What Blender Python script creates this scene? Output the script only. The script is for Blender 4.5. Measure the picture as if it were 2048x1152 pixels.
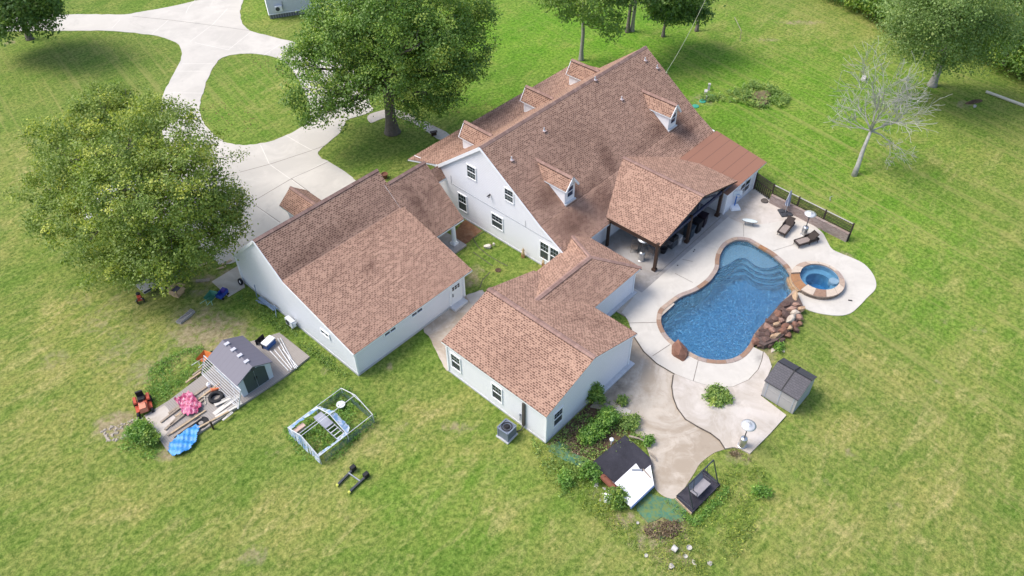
import bpy, bmesh, math, random
import numpy as np
from mathutils import Vector, Matrix
from mathutils.geometry import tessellate_polygon
R = math.radians
scene = bpy.context.scene
for o in list(bpy.data.objects): bpy.data.objects.remove(o)
col = scene.collection
random.seed(7); rng = np.random.default_rng(7)

# ------------------------------------------------------------------ camera
CF, CP, CR, CY = 1581.856, 0.7727, -0.01190, 0.75300
CAM = np.array([-18.397, -31.989, 42.783])
_F = np.array([math.cos(CY)*math.cos(CP), math.sin(CY)*math.cos(CP), -math.sin(CP)])
_R = np.array([math.sin(CY), -math.cos(CY), 0.0]); _U = np.cross(_R, _F)
_R2 = math.cos(CR)*_R+math.sin(CR)*_U; _U2 = -math.sin(CR)*_R+math.cos(CR)*_U
cd = bpy.data.cameras.new("camera"); cam = bpy.data.objects.new("camera", cd); col.objects.link(cam)
cd.lens = CF/2048*36; cd.sensor_width = 36; cd.clip_end = 2000; cd.clip_start = 0.5
cam.matrix_world = Matrix(((_R2[0], _U2[0], -_F[0], CAM[0]), (_R2[1], _U2[1], -_F[1], CAM[1]), (_R2[2], _U2[2], -_F[2], CAM[2]), (0, 0, 0, 1)))
scene.camera = cam
scene.render.resolution_x = 1024; scene.render.resolution_y = 576

def G(u, v, z=0.0):
    """where the sight line through photo point (u,v) meets height z"""
    q = _F*CF+_R2*(u-1024)-_U2*(v-576); t = (z-CAM[2])/q[2]; p = CAM+q*t
    return Vector((p[0], p[1], z))
def GX(u, v, x):
    q = _F*CF+_R2*(u-1024)-_U2*(v-576); t = (x-CAM[0])/q[0]; return Vector(CAM+q*t)

# ------------------------------------------------------------------ light
SUN_AZ = Vector((-0.62, 0.78, 0)).normalized(); SUN_EL = R(56)
w = bpy.data.worlds.new("World"); scene.world = w; w.use_nodes = True
nt = w.node_tree; bg = nt.nodes["Background"]
sky = nt.nodes.new("ShaderNodeTexSky"); sky.sky_type = 'NISHITA'; sky.sun_disc = False
sky.sun_elevation = SUN_EL; sky.sun_rotation = math.atan2(SUN_AZ.x, SUN_AZ.y)
sky.dust_density = 3.0; sky.air_density = 1.0; sky.ozone_density = 1.0
nt.links.new(sky.outputs[0], bg.inputs[0]); bg.inputs[1].default_value = 0.15
ld = bpy.data.lights.new("sun", 'SUN'); ld.energy = 1.65; ld.angle = R(25); ld.color = (1, 0.95, 0.88)
sun = bpy.data.objects.new("sun", ld); col.objects.link(sun)
sd = Vector((SUN_AZ.x*math.cos(SUN_EL), SUN_AZ.y*math.cos(SUN_EL), math.sin(SUN_EL)))
sun.rotation_euler = sd.to_track_quat('Z', 'Y').to_euler(); sun.location = (0, 0, 60)
scene.view_settings.view_transform = 'Standard'; scene.view_settings.look = 'None'
scene.view_settings.exposure = 0.88; scene.view_settings.gamma = 1
try:
    scene.cycles.max_bounces = 8; scene.cycles.transparent_max_bounces = 16
except Exception: pass

# ------------------------------------------------------------------ materials
MATS = {}
class NT:
    def __init__(s, name):
        s.m = bpy.data.materials.new(name); s.m.use_nodes = True; s.t = s.m.node_tree
        s.b = s.t.nodes["Principled BSDF"]; s.out = s.t.nodes["Material Output"]; MATS[name] = s.m
    def n(s, typ, **kw):
        x = s.t.nodes.new("ShaderNode"+typ)
        for k, v in kw.items():
            if k.startswith('i_'):
                x.inputs[k[2:].replace('_', ' ')].default_value = v
            else: setattr(x, k, v)
        return x
    def l(s, a, b): s.t.links.new(a, b)
    def math(s, op, a, b=None, c=None, clamp=False):
        x = s.n("Math", operation=op); x.use_clamp = clamp
        for i, v in enumerate((a, b, c)):
            if v is None: continue
            if isinstance(v, (int, float)): x.inputs[i].default_value = v
            else: s.l(v, x.inputs[i])
        return x.outputs[0]
    def mix(s, f, a, b, mode='MIX'):
        x = s.n("Mix", data_type='RGBA', blend_type=mode)
        for i, v in ((0, f), (6, a), (7, b)):
            if isinstance(v, (int, float)): x.inputs[i].default_value = v
            elif isinstance(v, tuple): x.inputs[i].default_value = (*v[:3], 1)
            else: s.l(v, x.inputs[i])
        return x.outputs[2]
    def noise(s, vec, scale, detail=4, rough=.6, dist=0):
        x = s.n("TexNoise"); x.inputs['Scale'].default_value = scale; x.inputs['Detail'].default_value = detail
        x.inputs['Roughness'].default_value = rough; x.inputs['Distortion'].default_value = dist
        if vec is not None: s.l(vec, x.inputs['Vector'])
        return x.outputs['Fac']
    def ramp(s, f, lo, hi):
        x = s.n("MapRange"); x.inputs[1].default_value = lo; x.inputs[2].default_value = hi
        s.l(f, x.inputs[0]); return x.outputs[0]
    def bump(s, h, strength, dist=.02):
        x = s.n("Bump"); x.inputs['Strength'].default_value = strength; x.inputs['Distance'].default_value = dist
        s.l(h, x.inputs['Height']); s.l(x.outputs[0], s.b.inputs['Normal']); return x
def obvec(N): return N.n("TexCoord").outputs['Object']
def pm(name, c, rough=.7, var=.18, scale=2.5, metal=0.0, bump=0.0, bs=25, dirt=None, dirtamt=.4, spec=.3):
    if name in MATS: return MATS[name]
    N = NT(name); v = obvec(N)
    a = N.noise(v, scale, 5, .65); b = N.noise(v, scale*9, 3, .6)
    f = N.math('ADD', N.math('MULTIPLY', a, .65), N.math('MULTIPLY', b, .35)); f = N.ramp(f, .32, .68)
    c1 = tuple(x*(1-var) for x in c); c2 = tuple(min(1, x*(1+var)) for x in c)
    cc = N.mix(f, c1, c2)
    if dirt:
        g = N.ramp(N.noise(v, scale*.6, 6, .7, .5), .5, .75)
        cc = N.mix(N.math('MULTIPLY', g, dirtamt), cc, dirt)
    N.l(cc, N.b.inputs['Base Color']); N.b.inputs['Roughness'].default_value = rough
    N.b.inputs['Metallic'].default_value = metal; N.b.inputs['Specular IOR Level'].default_value = spec
    if bump: N.bump(N.noise(v, bs, 4, .6), bump)
    return N.m

def shingle():
    N = NT("shingle"); uv = N.n("UVMap"); uv.uv_map = "UVMap"
    pos = N.n("NewGeometry").outputs['Position']
    wob = N.noise(uv.outputs[0], 3.0, 2)
    sp = N.n("SeparateXYZ"); N.l(uv.outputs[0], sp.inputs[0])
    RH, BW = .142, .25
    rv = N.math('DIVIDE', sp.outputs[1], RH); row = N.math('FLOOR', rv); fv = N.math('FRACT', rv)
    wn = N.n("TexWhiteNoise", noise_dimensions='1D'); N.l(row, wn.inputs['W'])
    uu = N.math('ADD', N.math('DIVIDE', sp.outputs[0], BW), N.math('ADD', N.math('MULTIPLY', row, .5), N.math('MULTIPLY', wn.outputs[0], .35)))
    cell = N.n("CombineXYZ"); N.l(N.math('FLOOR', uu), cell.inputs[0]); N.l(row, cell.inputs[1])
    w2 = N.n("TexWhiteNoise", noise_dimensions='2D'); N.l(cell.outputs[0], w2.inputs['Vector'])
    fu = N.math('FRACT', uu)
    hw_ = N.math('ADD', .20, N.math('MULTIPLY', w2.outputs[0], .24)); du = N.ramp(N.math('SUBTRACT', N.math('ABSOLUTE', N.math('SUBTRACT', fu, .5)), hw_), .07, -.03); dv = N.ramp(N.math('ABSOLUTE', N.math('SUBTRACT', fv, .55)), .33, .22)
    w3 = N.n("TexWhiteNoise", noise_dimensions='3D'); N.l(cell.outputs[0], w3.inputs['Vector']); dash = N.math('MULTIPLY', N.math('MULTIPLY', du, dv), N.ramp(w3.outputs[0], -.25, .55))
    lt = N.mix(N.ramp(N.noise(uv.outputs[0], 7, 3, .7), .3, .7), (.450, .292, .212), (.350, .220, .160))
    lt = N.mix(N.math('MULTIPLY', w3.outputs[0], .5), lt, (.230, .138, .105))
    base = N.mix(N.math('MULTIPLY', dash, .82), lt, (.060, .028, .020))
    big = N.ramp(N.noise(pos, .22, 4, .6), .35, .72)
    c = N.mix(N.math('MULTIPLY', big, .18), base, (.19, .115, .09))
    gran = N.noise(uv.outputs[0], 38, 2, .7)
    c = N.mix(N.math('MULTIPLY', gran, .35), c, N.mix(1.0, c, (1.35, 1.3, 1.3), 'MULTIPLY'))
    # weather stains, and dormer shadows darkened into the shingle colour
    sa = N.n("Attribute"); sa.attribute_name = "stain_shade"
    c = N.mix(N.math('MULTIPLY', N.ramp(sa.outputs['Fac'], 0, .8), .85), c, N.mix(1.0, c, (.50, .46, .46), 'MULTIPLY'))
    N.l(c, N.b.inputs['Base Color']); N.b.inputs['Roughness'].default_value = .93; N.b.inputs['Specular IOR Level'].default_value = .2
    h = N.math('ADD', N.math('MULTIPLY', dash, -1.0), N.math('MULTIPLY', fv, -.8))
    N.bump(h, .55, .012)
    return N.m
def ridgecap():
    N = NT("ridge_shingle"); uv = N.n("UVMap"); uv.uv_map = "UVMap"
    br = N.n("TexBrick"); br.inputs['Scale'].default_value = 1; br.inputs['Brick Width'].default_value = .3; br.inputs['Row Height'].default_value = 2.0
    br.inputs['Mortar Size'].default_value = .008; N.l(uv.outputs[0], br.inputs['Vector'])
    br.inputs['Color1'].default_value = (.30, .19, .155, 1); br.inputs['Color2'].default_value = (.19, .11, .09, 1); br.inputs['Mortar'].default_value = (.10, .05, .04, 1)
    c = N.mix(N.math('MULTIPLY', N.noise(uv.outputs[0], 8, 4), .4), br.outputs['Color'], (.33, .22, .185))
    N.l(c, N.b.inputs['Base Color']); N.b.inputs['Roughness'].default_value = .93; return N.m
def siding(name, c, lap=.165):
    N = NT(name); pos = N.n("NewGeometry").outputs['Position']; sp = N.n("SeparateXYZ"); N.l(pos, sp.inputs[0])
    f = N.math('FRACT', N.math('DIVIDE', sp.outputs[2], lap))
    line = N.math('LESS_THAN', f, .10)
    d = N.ramp(N.noise(pos, .5, 5, .65), .45, .8)
    cc = N.mix(N.math('MULTIPLY', d, .18), c, (c[0]*.82, c[1]*.81, c[2]*.76))
    cc = N.mix(N.math('MULTIPLY', line, .50), cc, (c[0]*.45, c[1]*.45, c[2]*.47))
    lo = N.ramp(sp.outputs[2], .55, .1); sc = N.n("Mapping"); sc.inputs['Scale'].default_value = (6, 6, .8); N.l(pos, sc.inputs[0])
    dr = N.math('MULTIPLY', lo, N.ramp(N.noise(sc.outputs[0], 1, 4, .7), .35, .8))
    cc = N.mix(N.math('MULTIPLY', dr, .35), cc, (.35, .33, .25))
    N.l(cc, N.b.inputs['Base Color']); N.b.inputs['Roughness'].default_value = .55; N.b.inputs['Specular IOR Level'].default_value = .3
    N.bump(f, .5, .012); return N.m
def concrete(name, c, stain_shade, amt, scale=.35, dark=(.12, .10, .08), damt=.0, brush=.05):
    N = NT(name); pos = N.n("NewGeometry").outputs['Position']
    a = N.ramp(N.noise(pos, scale, 7, .66, 1.2), .42, .60); b = N.ramp(N.noise(pos, scale*2.3, 6, .7, .8), .52, .64)
    c1 = N.mix(N.math('MULTIPLY', a, amt), c, stain_shade)
    c1 = N.mix(N.math('MULTIPLY', b, amt*.7), c1, tuple(min(1, x*1.16) for x in c)); b2 = N.ramp(N.noise(pos, scale*1.4, 7, .75, 2.2), .56, .66); c1 = N.mix(N.math('MULTIPLY', b2, amt*.5), c1, tuple(x*.8 for x in stain_shade))
    if damt:
        at = N.n("Attribute"); at.attribute_name = "stain_shade"
        g = N.math('MULTIPLY', N.math('MULTIPLY', at.outputs['Fac'], N.ramp(N.noise(pos, 1.6, 6, .7), .3, .62)), damt)
        c1 = N.mix(g, c1, dark)
    sp = N.n("Mapping"); sp.inputs['Scale'].default_value = (1.2, 14, 1); sp.inputs['Rotation'].default_value = (0, 0, R(8)); N.l(pos, sp.inputs[0])
    c1 = N.mix(N.math('MULTIPLY', N.noise(sp.outputs[0], 1, 3), brush*2), c1, tuple(x*.8 for x in c))
    fine = N.noise(pos, 14, 4, .75); c1 = N.mix(N.math('MULTIPLY', fine, .16), c1, tuple(x*.72 for x in c))
    N.l(c1, N.b.inputs['Base Color']); N.b.inputs['Roughness'].default_value = .85; N.b.inputs['Specular IOR Level'].default_value = .25
    N.bump(fine, .15, .01); return N.m
def grass_mat():
    N = NT("lawn_grass"); pos = N.n("NewGeometry").outputs['Position']
    big = N.ramp(N.noise(pos, .045, 5, .6, .6), .35, .65); mid = N.ramp(N.noise(pos, .38, 6, .7, .4), .36, .66)
    fine = N.noise(pos, 3.2, 6, .78); micro = N.noise(pos, 11, 5, .8)
    at = N.n("Attribute"); at.attribute_name = "dry"; ad = N.n("Attribute"); ad.attribute_name = "dirt"; am = N.n("Attribute"); am.attribute_name = "lush"
    c = N.mix(big, (.148, .212, .046), (.188, .235, .058))
    c = N.mix(am.outputs['Fac'], c, (.145, .275, .030))
    dry = N.math('ADD', N.math('MULTIPLY', at.outputs['Fac'], .85), N.math('MULTIPLY', N.math('SUBTRACT', mid, .5), .75), clamp=True)
    c = N.mix(dry, c, (.315, .295, .10))
    patch = N.ramp(N.noise(pos, .55, 8, .78, 1.5), .55, .68)
    c = N.mix(N.math('MULTIPLY', patch, N.math('ADD', N.math('MULTIPLY', at.outputs['Fac'], .75), .10)), c, (.40, .32, .17))
    dk = N.ramp(N.noise(pos, .75, 8, .8, .8), .52, .66)
    c = N.mix(N.math('MULTIPLY', dk, .55), c, N.mix(1.0, c, (.45, .62, .42), 'MULTIPLY'))
    ms = N.n("Mapping"); ms.inputs['Scale'].default_value = (1, 2.6, 1); ms.inputs['Rotation'].default_value = (0, 0, R(-35)); N.l(pos, ms.inputs[0])
    v1 = N.ramp(N.noise(ms.outputs[0], .11, 8, .74, .8), .44, .58); c = N.mix(N.math('MULTIPLY', v1, .60), c, N.mix(1.0, c, (.58, .84, .50), 'MULTIPLY'))
    v2 = N.ramp(N.noise(ms.outputs[0], .30, 8, .78, .9), .50, .64); c = N.mix(N.math('MULTIPLY', v2, N.math('ADD', N.math('MULTIPLY', at.outputs['Fac'], .95), .12), None, True), c, (.40, .35, .16))
    fr = N.ramp(fine, .38, .62)
    c = N.mix(fr, N.mix(1.0, c, (.44, .55, .38), 'MULTIPLY'), N.mix(1.0, c, (1.40, 1.30, 1.30), 'MULTIPLY'))
    mr = N.ramp(micro, .40, .60)
    c = N.mix(N.math('MULTIPLY', mr, .6), N.mix(1.0, c, (.82, .85, .8), 'MULTIPLY'), N.mix(1.0, c, (1.5, 1.4, 1.5), 'MULTIPLY'))
    # mowing swaths
    aw = N.n("Attribute"); aw.attribute_name = "mow"; _a, _b = G(1600, 280), G(2000, 500); rot = -math.atan2((_b-_a).y, (_b-_a).x)
    for sx, sy, lo, hi, amp, cc_ in ((.035, 1.5, .50, .62, .55, (.33, .30, .11)), (.05, 2.6, .52, .62, .35, (.09, .15, .025))):
        mp = N.n("Mapping"); mp.vector_type = 'TEXTURE'; mp.inputs['Rotation'].default_value = (0, 0, -rot); mp.inputs['Scale'].default_value = (1/sx, 1/sy, 1); N.l(pos, mp.inputs[0])
        f = N.math('MULTIPLY', N.math('MULTIPLY', N.ramp(N.noise(mp.outputs[0], 1, 5, .7, .5), lo, hi), aw.outputs['Fac']), amp)
        c = N.mix(f, c, cc_)
    # bare soil
    dm = N.math('MULTIPLY', ad.outputs['Fac'], N.ramp(N.noise(pos, 1.3, 7, .75, .8), .36, .60)); dm = N.ramp(N.math('ADD', dm, N.math('MULTIPLY', ad.outputs['Fac'], .2)), .16, .62)
    soil = N.mix(N.ramp(N.noise(pos, 2.6, 6, .75), .35, .65), (.19, .14, .085), (.43, .35, .235))
    c = N.mix(N.math('MULTIPLY', dm, .82), c, soil)
    N.l(c, N.b.inputs['Base Color']); N.b.inputs['Roughness'].default_value = .95; N.b.inputs['Specular IOR Level'].default_value = .1
    h = N.math('ADD', fine, N.math('MULTIPLY', micro, .6)); N.bump(h, .9, .10); return N.m
def leaf_mat(name, dark, light, yel=None, trans=.35):
    N = NT(name); at = N.n("Attribute"); at.attribute_name = "tint"; g = N.n("NewGeometry")
    f = N.math('ADD', N.math('MULTIPLY', at.outputs['Fac'], .62), N.math('MULTIPLY', g.outputs['Random Per Island'], .38))
    c = N.mix(f, dark, light)
    if yel: c = N.mix(N.ramp(at.outputs['Fac'], .78, 1.0), c, yel)
    d = N.n("BsdfDiffuse"); N.l(c, d.inputs[0]); tr = N.n("BsdfTranslucent"); N.l(N.mix(1.0, c, (1.25, 1.35, .8), 'MULTIPLY'), tr.inputs[0])
    ms = N.n("MixShader"); ms.inputs[0].default_value = trans; N.l(d.outputs[0], ms.inputs[1]); N.l(tr.outputs[0], ms.inputs[2])
    gl = N.n("BsdfGlossy"); gl.inputs['Roughness'].default_value = .55; gl.inputs[0].default_value = (.8, .9, .7, 1)
    m2 = N.n("MixShader"); m2.inputs[0].default_value = .05; N.l(ms.outputs[0], m2.inputs[1]); N.l(gl.outputs[0], m2.inputs[2])
    N.l(m2.outputs[0], N.out.inputs[0]); return N.m
def water_mat(name, tint, sc=(.02, .11, .26), k=.42, bsc=2.6, bst=.55, vol=1.1):
    N = NT(name); pos = N.n("NewGeometry").outputs['Position']
    mp = N.n("Mapping"); mp.inputs['Scale'].default_value = (1.0, 1.5, 1); mp.inputs['Rotation'].default_value = (0, 0, R(25)); N.l(pos, mp.inputs[0])
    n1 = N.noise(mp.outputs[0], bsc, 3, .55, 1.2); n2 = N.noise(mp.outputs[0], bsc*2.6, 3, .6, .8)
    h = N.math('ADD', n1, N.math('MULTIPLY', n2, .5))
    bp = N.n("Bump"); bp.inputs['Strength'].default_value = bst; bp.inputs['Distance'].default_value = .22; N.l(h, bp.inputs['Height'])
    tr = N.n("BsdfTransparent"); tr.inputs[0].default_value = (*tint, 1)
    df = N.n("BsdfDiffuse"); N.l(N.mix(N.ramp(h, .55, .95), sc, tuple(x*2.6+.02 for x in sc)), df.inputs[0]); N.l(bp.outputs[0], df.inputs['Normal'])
    a = N.n("MixShader"); N.l(N.math('MULTIPLY', N.ramp(N.math('ADD', n1, N.math('MULTIPLY', n2, .6)), .62, 1.0), k), a.inputs[0]); N.l(tr.outputs[0], a.inputs[1]); N.l(df.outputs[0], a.inputs[2])  # ripple glints painted as paler diffuse blue on the crests
    gl = N.n("BsdfGlossy"); gl.inputs['Roughness'].default_value = .16; N.l(bp.outputs[0], gl.inputs['Normal'])
    fr = N.n("Fresnel"); fr.inputs[0].default_value = 1.36; N.l(bp.outputs[0], fr.inputs['Normal'])
    b = N.n("MixShader"); N.l(fr.outputs[0], b.inputs[0]); N.l(a.outputs[0], b.inputs[1]); N.l(gl.outputs[0], b.inputs[2])
    N.l(b.outputs[0], N.out.inputs[0])
    va = N.n("VolumeAbsorption"); va.inputs[0].default_value = (.0, .70, .945, 1); va.inputs[1].default_value = vol; N.l(va.outputs[0], N.out.inputs[1]); return N.m
def flag_mat(name, cols, scale, joint=(.22, .19, .16)):
    N = NT(name); pos = N.n("NewGeometry").outputs['Position']
    v = N.n("TexVoronoi"); v.inputs['Scale'].default_value = scale; N.l(pos, v.inputs['Vector'])
    e = N.n("TexVoronoi", feature='DISTANCE_TO_EDGE'); e.inputs['Scale'].default_value = scale; N.l(pos, e.inputs['Vector'])
    s = N.n("SeparateColor"); N.l(v.outputs['Color'], s.inputs[0])
    c = N.mix(s.outputs[0], cols[0], cols[1]); c = N.mix(N.ramp(s.outputs[1], .6, .9), c, cols[2])
    c = N.mix(N.math('MULTIPLY', N.noise(pos, 6, 5, .7), .45), c, tuple(x*.7 for x in cols[0]))
    j = N.math('LESS_THAN', e.outputs['Distance'], .035); c = N.mix(j, c, joint)
    N.l(c, N.b.inputs['Base Color']); N.b.inputs['Roughness'].default_value = .8; N.bump(N.noise(pos, 9, 4), .3, .02); return N.m
def plaster_mat():
    N = NT("pool_plaster"); pos = N.n("NewGeometry").outputs['Position']; sp = N.n("SeparateXYZ"); N.l(pos, sp.inputs[0])
    c = N.mix(N.ramp(N.noise(pos, 1.6, 5, .7), .3, .7), (.37, .42, .49), (.43, .47, .54))
    N.l(c, N.b.inputs['Base Color']); N.b.inputs['Roughness'].default_value = .8; return N.m
def stripes_mat(name, c1, c2, axis, period, duty=.5, rough=.8, coord='Object', var=.1):
    N = NT(name); v = obvec(N) if coord == 'Object' else N.n("UVMap").outputs[0]
    sp = N.n("SeparateXYZ"); N.l(v, sp.inputs[0]); f = N.math('FRACT', N.math('DIVIDE', N.math('ADD', sp.outputs[axis], 100), period))
    c = N.mix(N.math('LESS_THAN', f, duty), c1, c2)
    c = N.mix(N.math('MULTIPLY', N.noise(v, 5, 5, .7), var*2), c, tuple(x*.6 for x in c1))
    N.l(c, N.b.inputs['Base Color']); N.b.inputs['Roughness'].default_value = rough; return N.m

SH = shingle(); RC = ridgecap()
SID = siding("white_siding", (.79, .79, .83)); SIDC = siding("cream_siding", (.74, .75, .80))
WHT = pm("white_trim", (.80, .81, .83), .5, .05); FND = pm("foundation_concrete", (.44, .45, .47), .85, .15, 1.5, bump=.2)
GLS = pm("window_glass", (.018, .025, .035), .08, .4, 1.2, spec=.6); GLB = pm("blue_window_glass", (.02, .045, .09), .1, .4, 1.2, spec=.6)
SCR = pm("window_screen", (.045, .055, .055), .6, .2); MUN = pm("muntin_grey", (.30, .34, .35), .5, .1)
DRV = concrete("driveway_concrete", (.52, .49, .44), (.42, .395, .355), .6, .12, damt=0)
DCK = concrete("pool_deck_concrete", (.53, .50, .45), (.44, .41, .365), .5, .3, (.16, .15, .14), .8)
STN = concrete("stained_patio_concrete", (.46, .405, .34), (.31, .25, .185), .85, .28, (.10, .085, .065), .95)
MID = concrete("weathered_patio_concrete", (.52, .475, .43), (.36, .31, .25), .7, .3, (.2, .17, .13), .6)
SLB = concrete("shade_tinted_concrete", (.36, .345, .335), (.27, .24, .21), .6, .4, (.13, .12, .11), .7)  # same concrete as the deck, roof shade put into its base colour
GRS = grass_mat()
JNT = pm("joint_dark", (.17, .15, .13), .9, .3); JNL = pm("joint_light", (.60, .57, .52), .9, .1)
DKW = pm("dark_stained_wood", (.055, .032, .022), .6, .35, 4); WOD = pm("weathered_wood", (.29, .24, .19), .85, .35, 3, bump=.3)
PIN = pm("fresh_pine", (.42, .32, .21), .85, .3, 3); BRK = pm("tree_bark", (.15, .13, .115), .9, .35, 4, bump=.9, bs=9)
BRL = pm("pale_bark", (.30, .28, .25), .9, .35, 4, bump=.8, bs=9); DED = pm("dead_wood", (.33, .325, .295), .9, .3, 3)
BLK = pm("black_plastic", (.015, .015, .018), .5, .3); DGR = pm("dark_grey_metal", (.05, .055, .065), .45, .25); GRY = pm("grey_metal", (.28, .30, .33), .45, .2, metal=.3)
STL = pm("stainless_steel", (.55, .55, .55), .3, .12, metal=.85); GAL = pm("galvanised_steel", (.56, .57, .59), .5, .12, metal=.15)
RST = pm("rusty_steel", (.18, .065, .04), .8, .3, 4, dirt=(.09, .035, .02)); RUB = pm("black_rubber", (.02, .02, .022), .8, .3)
SOI = pm("garden_soil", (.085, .055, .035), .95, .5, 2.0, bump=.8, bs=6, dirt=(.22, .15, .09), dirtamt=.7)
TERRA = pm("red_brown_soil", (.17, .085, .045), .95, .4, 1.5, bump=.8, bs=5, dirt=(.30, .19, .12), dirtamt=.7)

# ------------------------------------------------------------------ mesh helpers
class MB:
    def __init__(s): s.v = []; s.f = []; s.m = []; s.uv = []
    def face(s, pts, mi=0, uv=None):
        i = len(s.v); s.v += [tuple(p) for p in pts]; s.f.append(tuple(range(i, i+len(pts)))); s.m.append(mi)
        s.uv.append(uv if uv else [(p[0], p[1]) for p in pts])
    def box(s, c, d, mi=0, rz=0, M=None, taper=1.0):
        x, y, z = (q/2 for q in d); P = []
        for k, (a, b, e) in enumerate(((-1, -1, -1), (1, -1, -1), (1, 1, -1), (-1, 1, -1), (-1, -1, 1), (1, -1, 1), (1, 1, 1), (-1, 1, 1))):
            t = taper if e > 0 else 1
            p = Vector((a*x*t, b*y*t, e*z))
            if rz: p = Matrix.Rotation(rz, 3, 'Z') @ p
            p = p+Vector(c)
            if M is not None: p = M @ p
            P.append(p)
        for q in ((0, 3, 2, 1), (4, 5, 6, 7), (0, 1, 5, 4), (1, 2, 6, 5), (2, 3, 7, 6), (3, 0, 4, 7)):
            s.face([P[k] for k in q], mi, [(0, 0), (1, 0), (1, 1), (0, 1)])
        return s
    def bar(s, a, b, w, h=None, mi=0):
        a = Vector(a); b = Vector(b); h = h or w; d = (b-a); L = d.length
        if L < 1e-6: return s
        d /= L; up = Vector((0, 0, 1)) if abs(d.z) < .95 else Vector((1, 0, 0)); x = d.cross(up).normalized(); y = x.cross(d)
        P = [p+x*(i*w/2)+y*(j*h/2) for p in (a, b) for i, j in ((-1, -1), (1, -1), (1, 1), (-1, 1))]
        for q in ((0, 3, 2, 1), (4, 5, 6, 7), (0, 1, 5, 4), (1, 2, 6, 5), (2, 3, 7, 6), (3, 0, 4, 7)): s.face([P[k] for k in q], mi)
        return s
    def tube(s, pts, rads, n=8, mi=0, cap=True):
        pts = [Vector(p) for p in pts]
        if isinstance(rads, (int, float)): rads = [rads]*len(pts)
        base = len(s.v); ref = None
        for i, p in enumerate(pts):
            d = (pts[min(i+1, len(pts)-1)]-pts[max(i-1, 0)]).normalized()
            if ref is None: ref = d.orthogonal().normalized()
            x = (ref-d*ref.dot(d))
            x = x.normalized() if x.length > 1e-5 else d.orthogonal().normalized()
            ref = x; y = d.cross(x)
            for k in range(n):
                a = 2*math.pi*k/n; s.v.append(tuple(p+(x*math.cos(a)+y*math.sin(a))*rads[i]))
        for i in range(len(pts)-1):
            for k in range(n):
                a = base+i*n+k; b = base+i*n+(k+1) % n; s.f.append((a, b, b+n, a+n)); s.m.append(mi); s.uv.append([(0, 0)]*4)
        if cap:
            s.f.append(tuple(base+k for k in range(n))[::-1]); s.m.append(mi); s.uv.append([(0, 0)]*n)
            s.f.append(tuple(base+(len(pts)-1)*n+k for k in range(n))); s.m.append(mi); s.uv.append([(0, 0)]*n)
        return s
    def lathe(s, prof, c=(0, 0, 0), n=24, mi=0, sy=1.0):
        base = len(s.v); c = Vector(c)
        for r, z in prof:
            for k in range(n):
                a = 2*math.pi*k/n; s.v.append((c.x+r*math.cos(a), c.y+r*math.sin(a)*sy, c.z+z))
        for i in range(len(prof)-1):
            for k in range(n):
                a = base+i*n+k; b = base+i*n+(k+1) % n; s.f.append((a, b, b+n, a+n)); s.m.append(mi); s.uv.append([(0, 0)]*4)
        return s
    def poly(s, pts, z0, z1=None, holes=(), mi=0, smi=None):
        """flat top (and skirt down to z1) from a 2D outline with holes"""
        loops = [[Vector((p[0], p[1], 0)) for p in pts]]+[[Vector((p[0], p[1], 0)) for p in h] for h in holes]
        tris = tessellate_polygon(loops); allp = [p for l in loops for p in l]
        for t in tris:
            P = [allp[k] for k in t]
            if (P[1]-P[0]).cross(P[2]-P[0]).z < 0: P = P[::-1]
            s.face([(p.x, p.y, z0) for p in P], mi)
        if z1 is not None:
            for l in loops:
                for a, b in zip(l, l[1:]+l[:1]): s.face([(a.x, a.y, z1), (b.x, b.y, z1), (b.x, b.y, z0), (a.x, a.y, z0)], mi if smi is None else smi)
        return s
    def slab(s, pts, th, mi=0, smi=1, along=None):
        """sloping plane of material mi (uv in metres along eave / up slope), vertical edges smi"""
        P = [Vector(p) for p in pts]; n = Vector((0, 0, 0))
        for a, b in zip(P, P[1:]+P[:1]): n += Vector(((a.y-b.y)*(a.z+b.z), (a.z-b.z)*(a.x+b.x), (a.x-b.x)*(a.y+b.y)))
        n.normalize()
        if n.z < 0: P = P[::-1]; n = -n
        e = Vector((0, 0, 1)).cross(n); e = e.normalized() if e.length > 1e-4 else Vector((1, 0, 0)); up = n.cross(e)
        s.face(P, mi, [(p.dot(e), p.dot(up)) for p in P])
        lo = [p-Vector((0, 0, th)) for p in P]; s.face(lo[::-1], smi)
        for i in range(len(P)):
            j = (i+1) % len(P); m1 = P[i]-Vector((0, 0, .035)); m2 = P[j]-Vector((0, 0, .035))
            s.face([m1, m2, P[j], P[i]], 2 if smi == 1 else smi); s.face([lo[i], lo[j], m2, m1], smi)
        return s
    def build(s, name, mats, parent=None, smooth=False, world=True, merge=False):
        me = bpy.data.meshes.new(name); V = np.array(s.v, dtype=float)
        if parent is not None and world:
            r = parent
            off = np.array(r.get('_org', (0, 0, 0)), dtype=float); V = V-off
        me.from_pydata(V.tolist(), [], s.f); me.update()
        if not isinstance(mats, (list, tuple)): mats = [mats]
        for m in mats: me.materials.append(m)
        me.polygons.foreach_set('material_index', s.m)
        ul = me.uv_layers.new(name="UVMap"); fl = []
        for u in s.uv:
            for q in u: fl += [q[0], q[1]]
        ul.data.foreach_set('uv', fl)
        if merge:
            bm = bmesh.new(); bm.from_mesh(me); bmesh.ops.remove_doubles(bm, verts=bm.verts, dist=.0005); bm.to_mesh(me); bm.free()
        if smooth: me.polygons.foreach_set('use_smooth', [True]*len(me.polygons))
        o = bpy.data.objects.new(name, me); col.objects.link(o)
        if parent is not None:
            o.parent = parent; o['_org'] = parent.get('_org', (0, 0, 0)) if world else (0, 0, 0)
        return o
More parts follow.
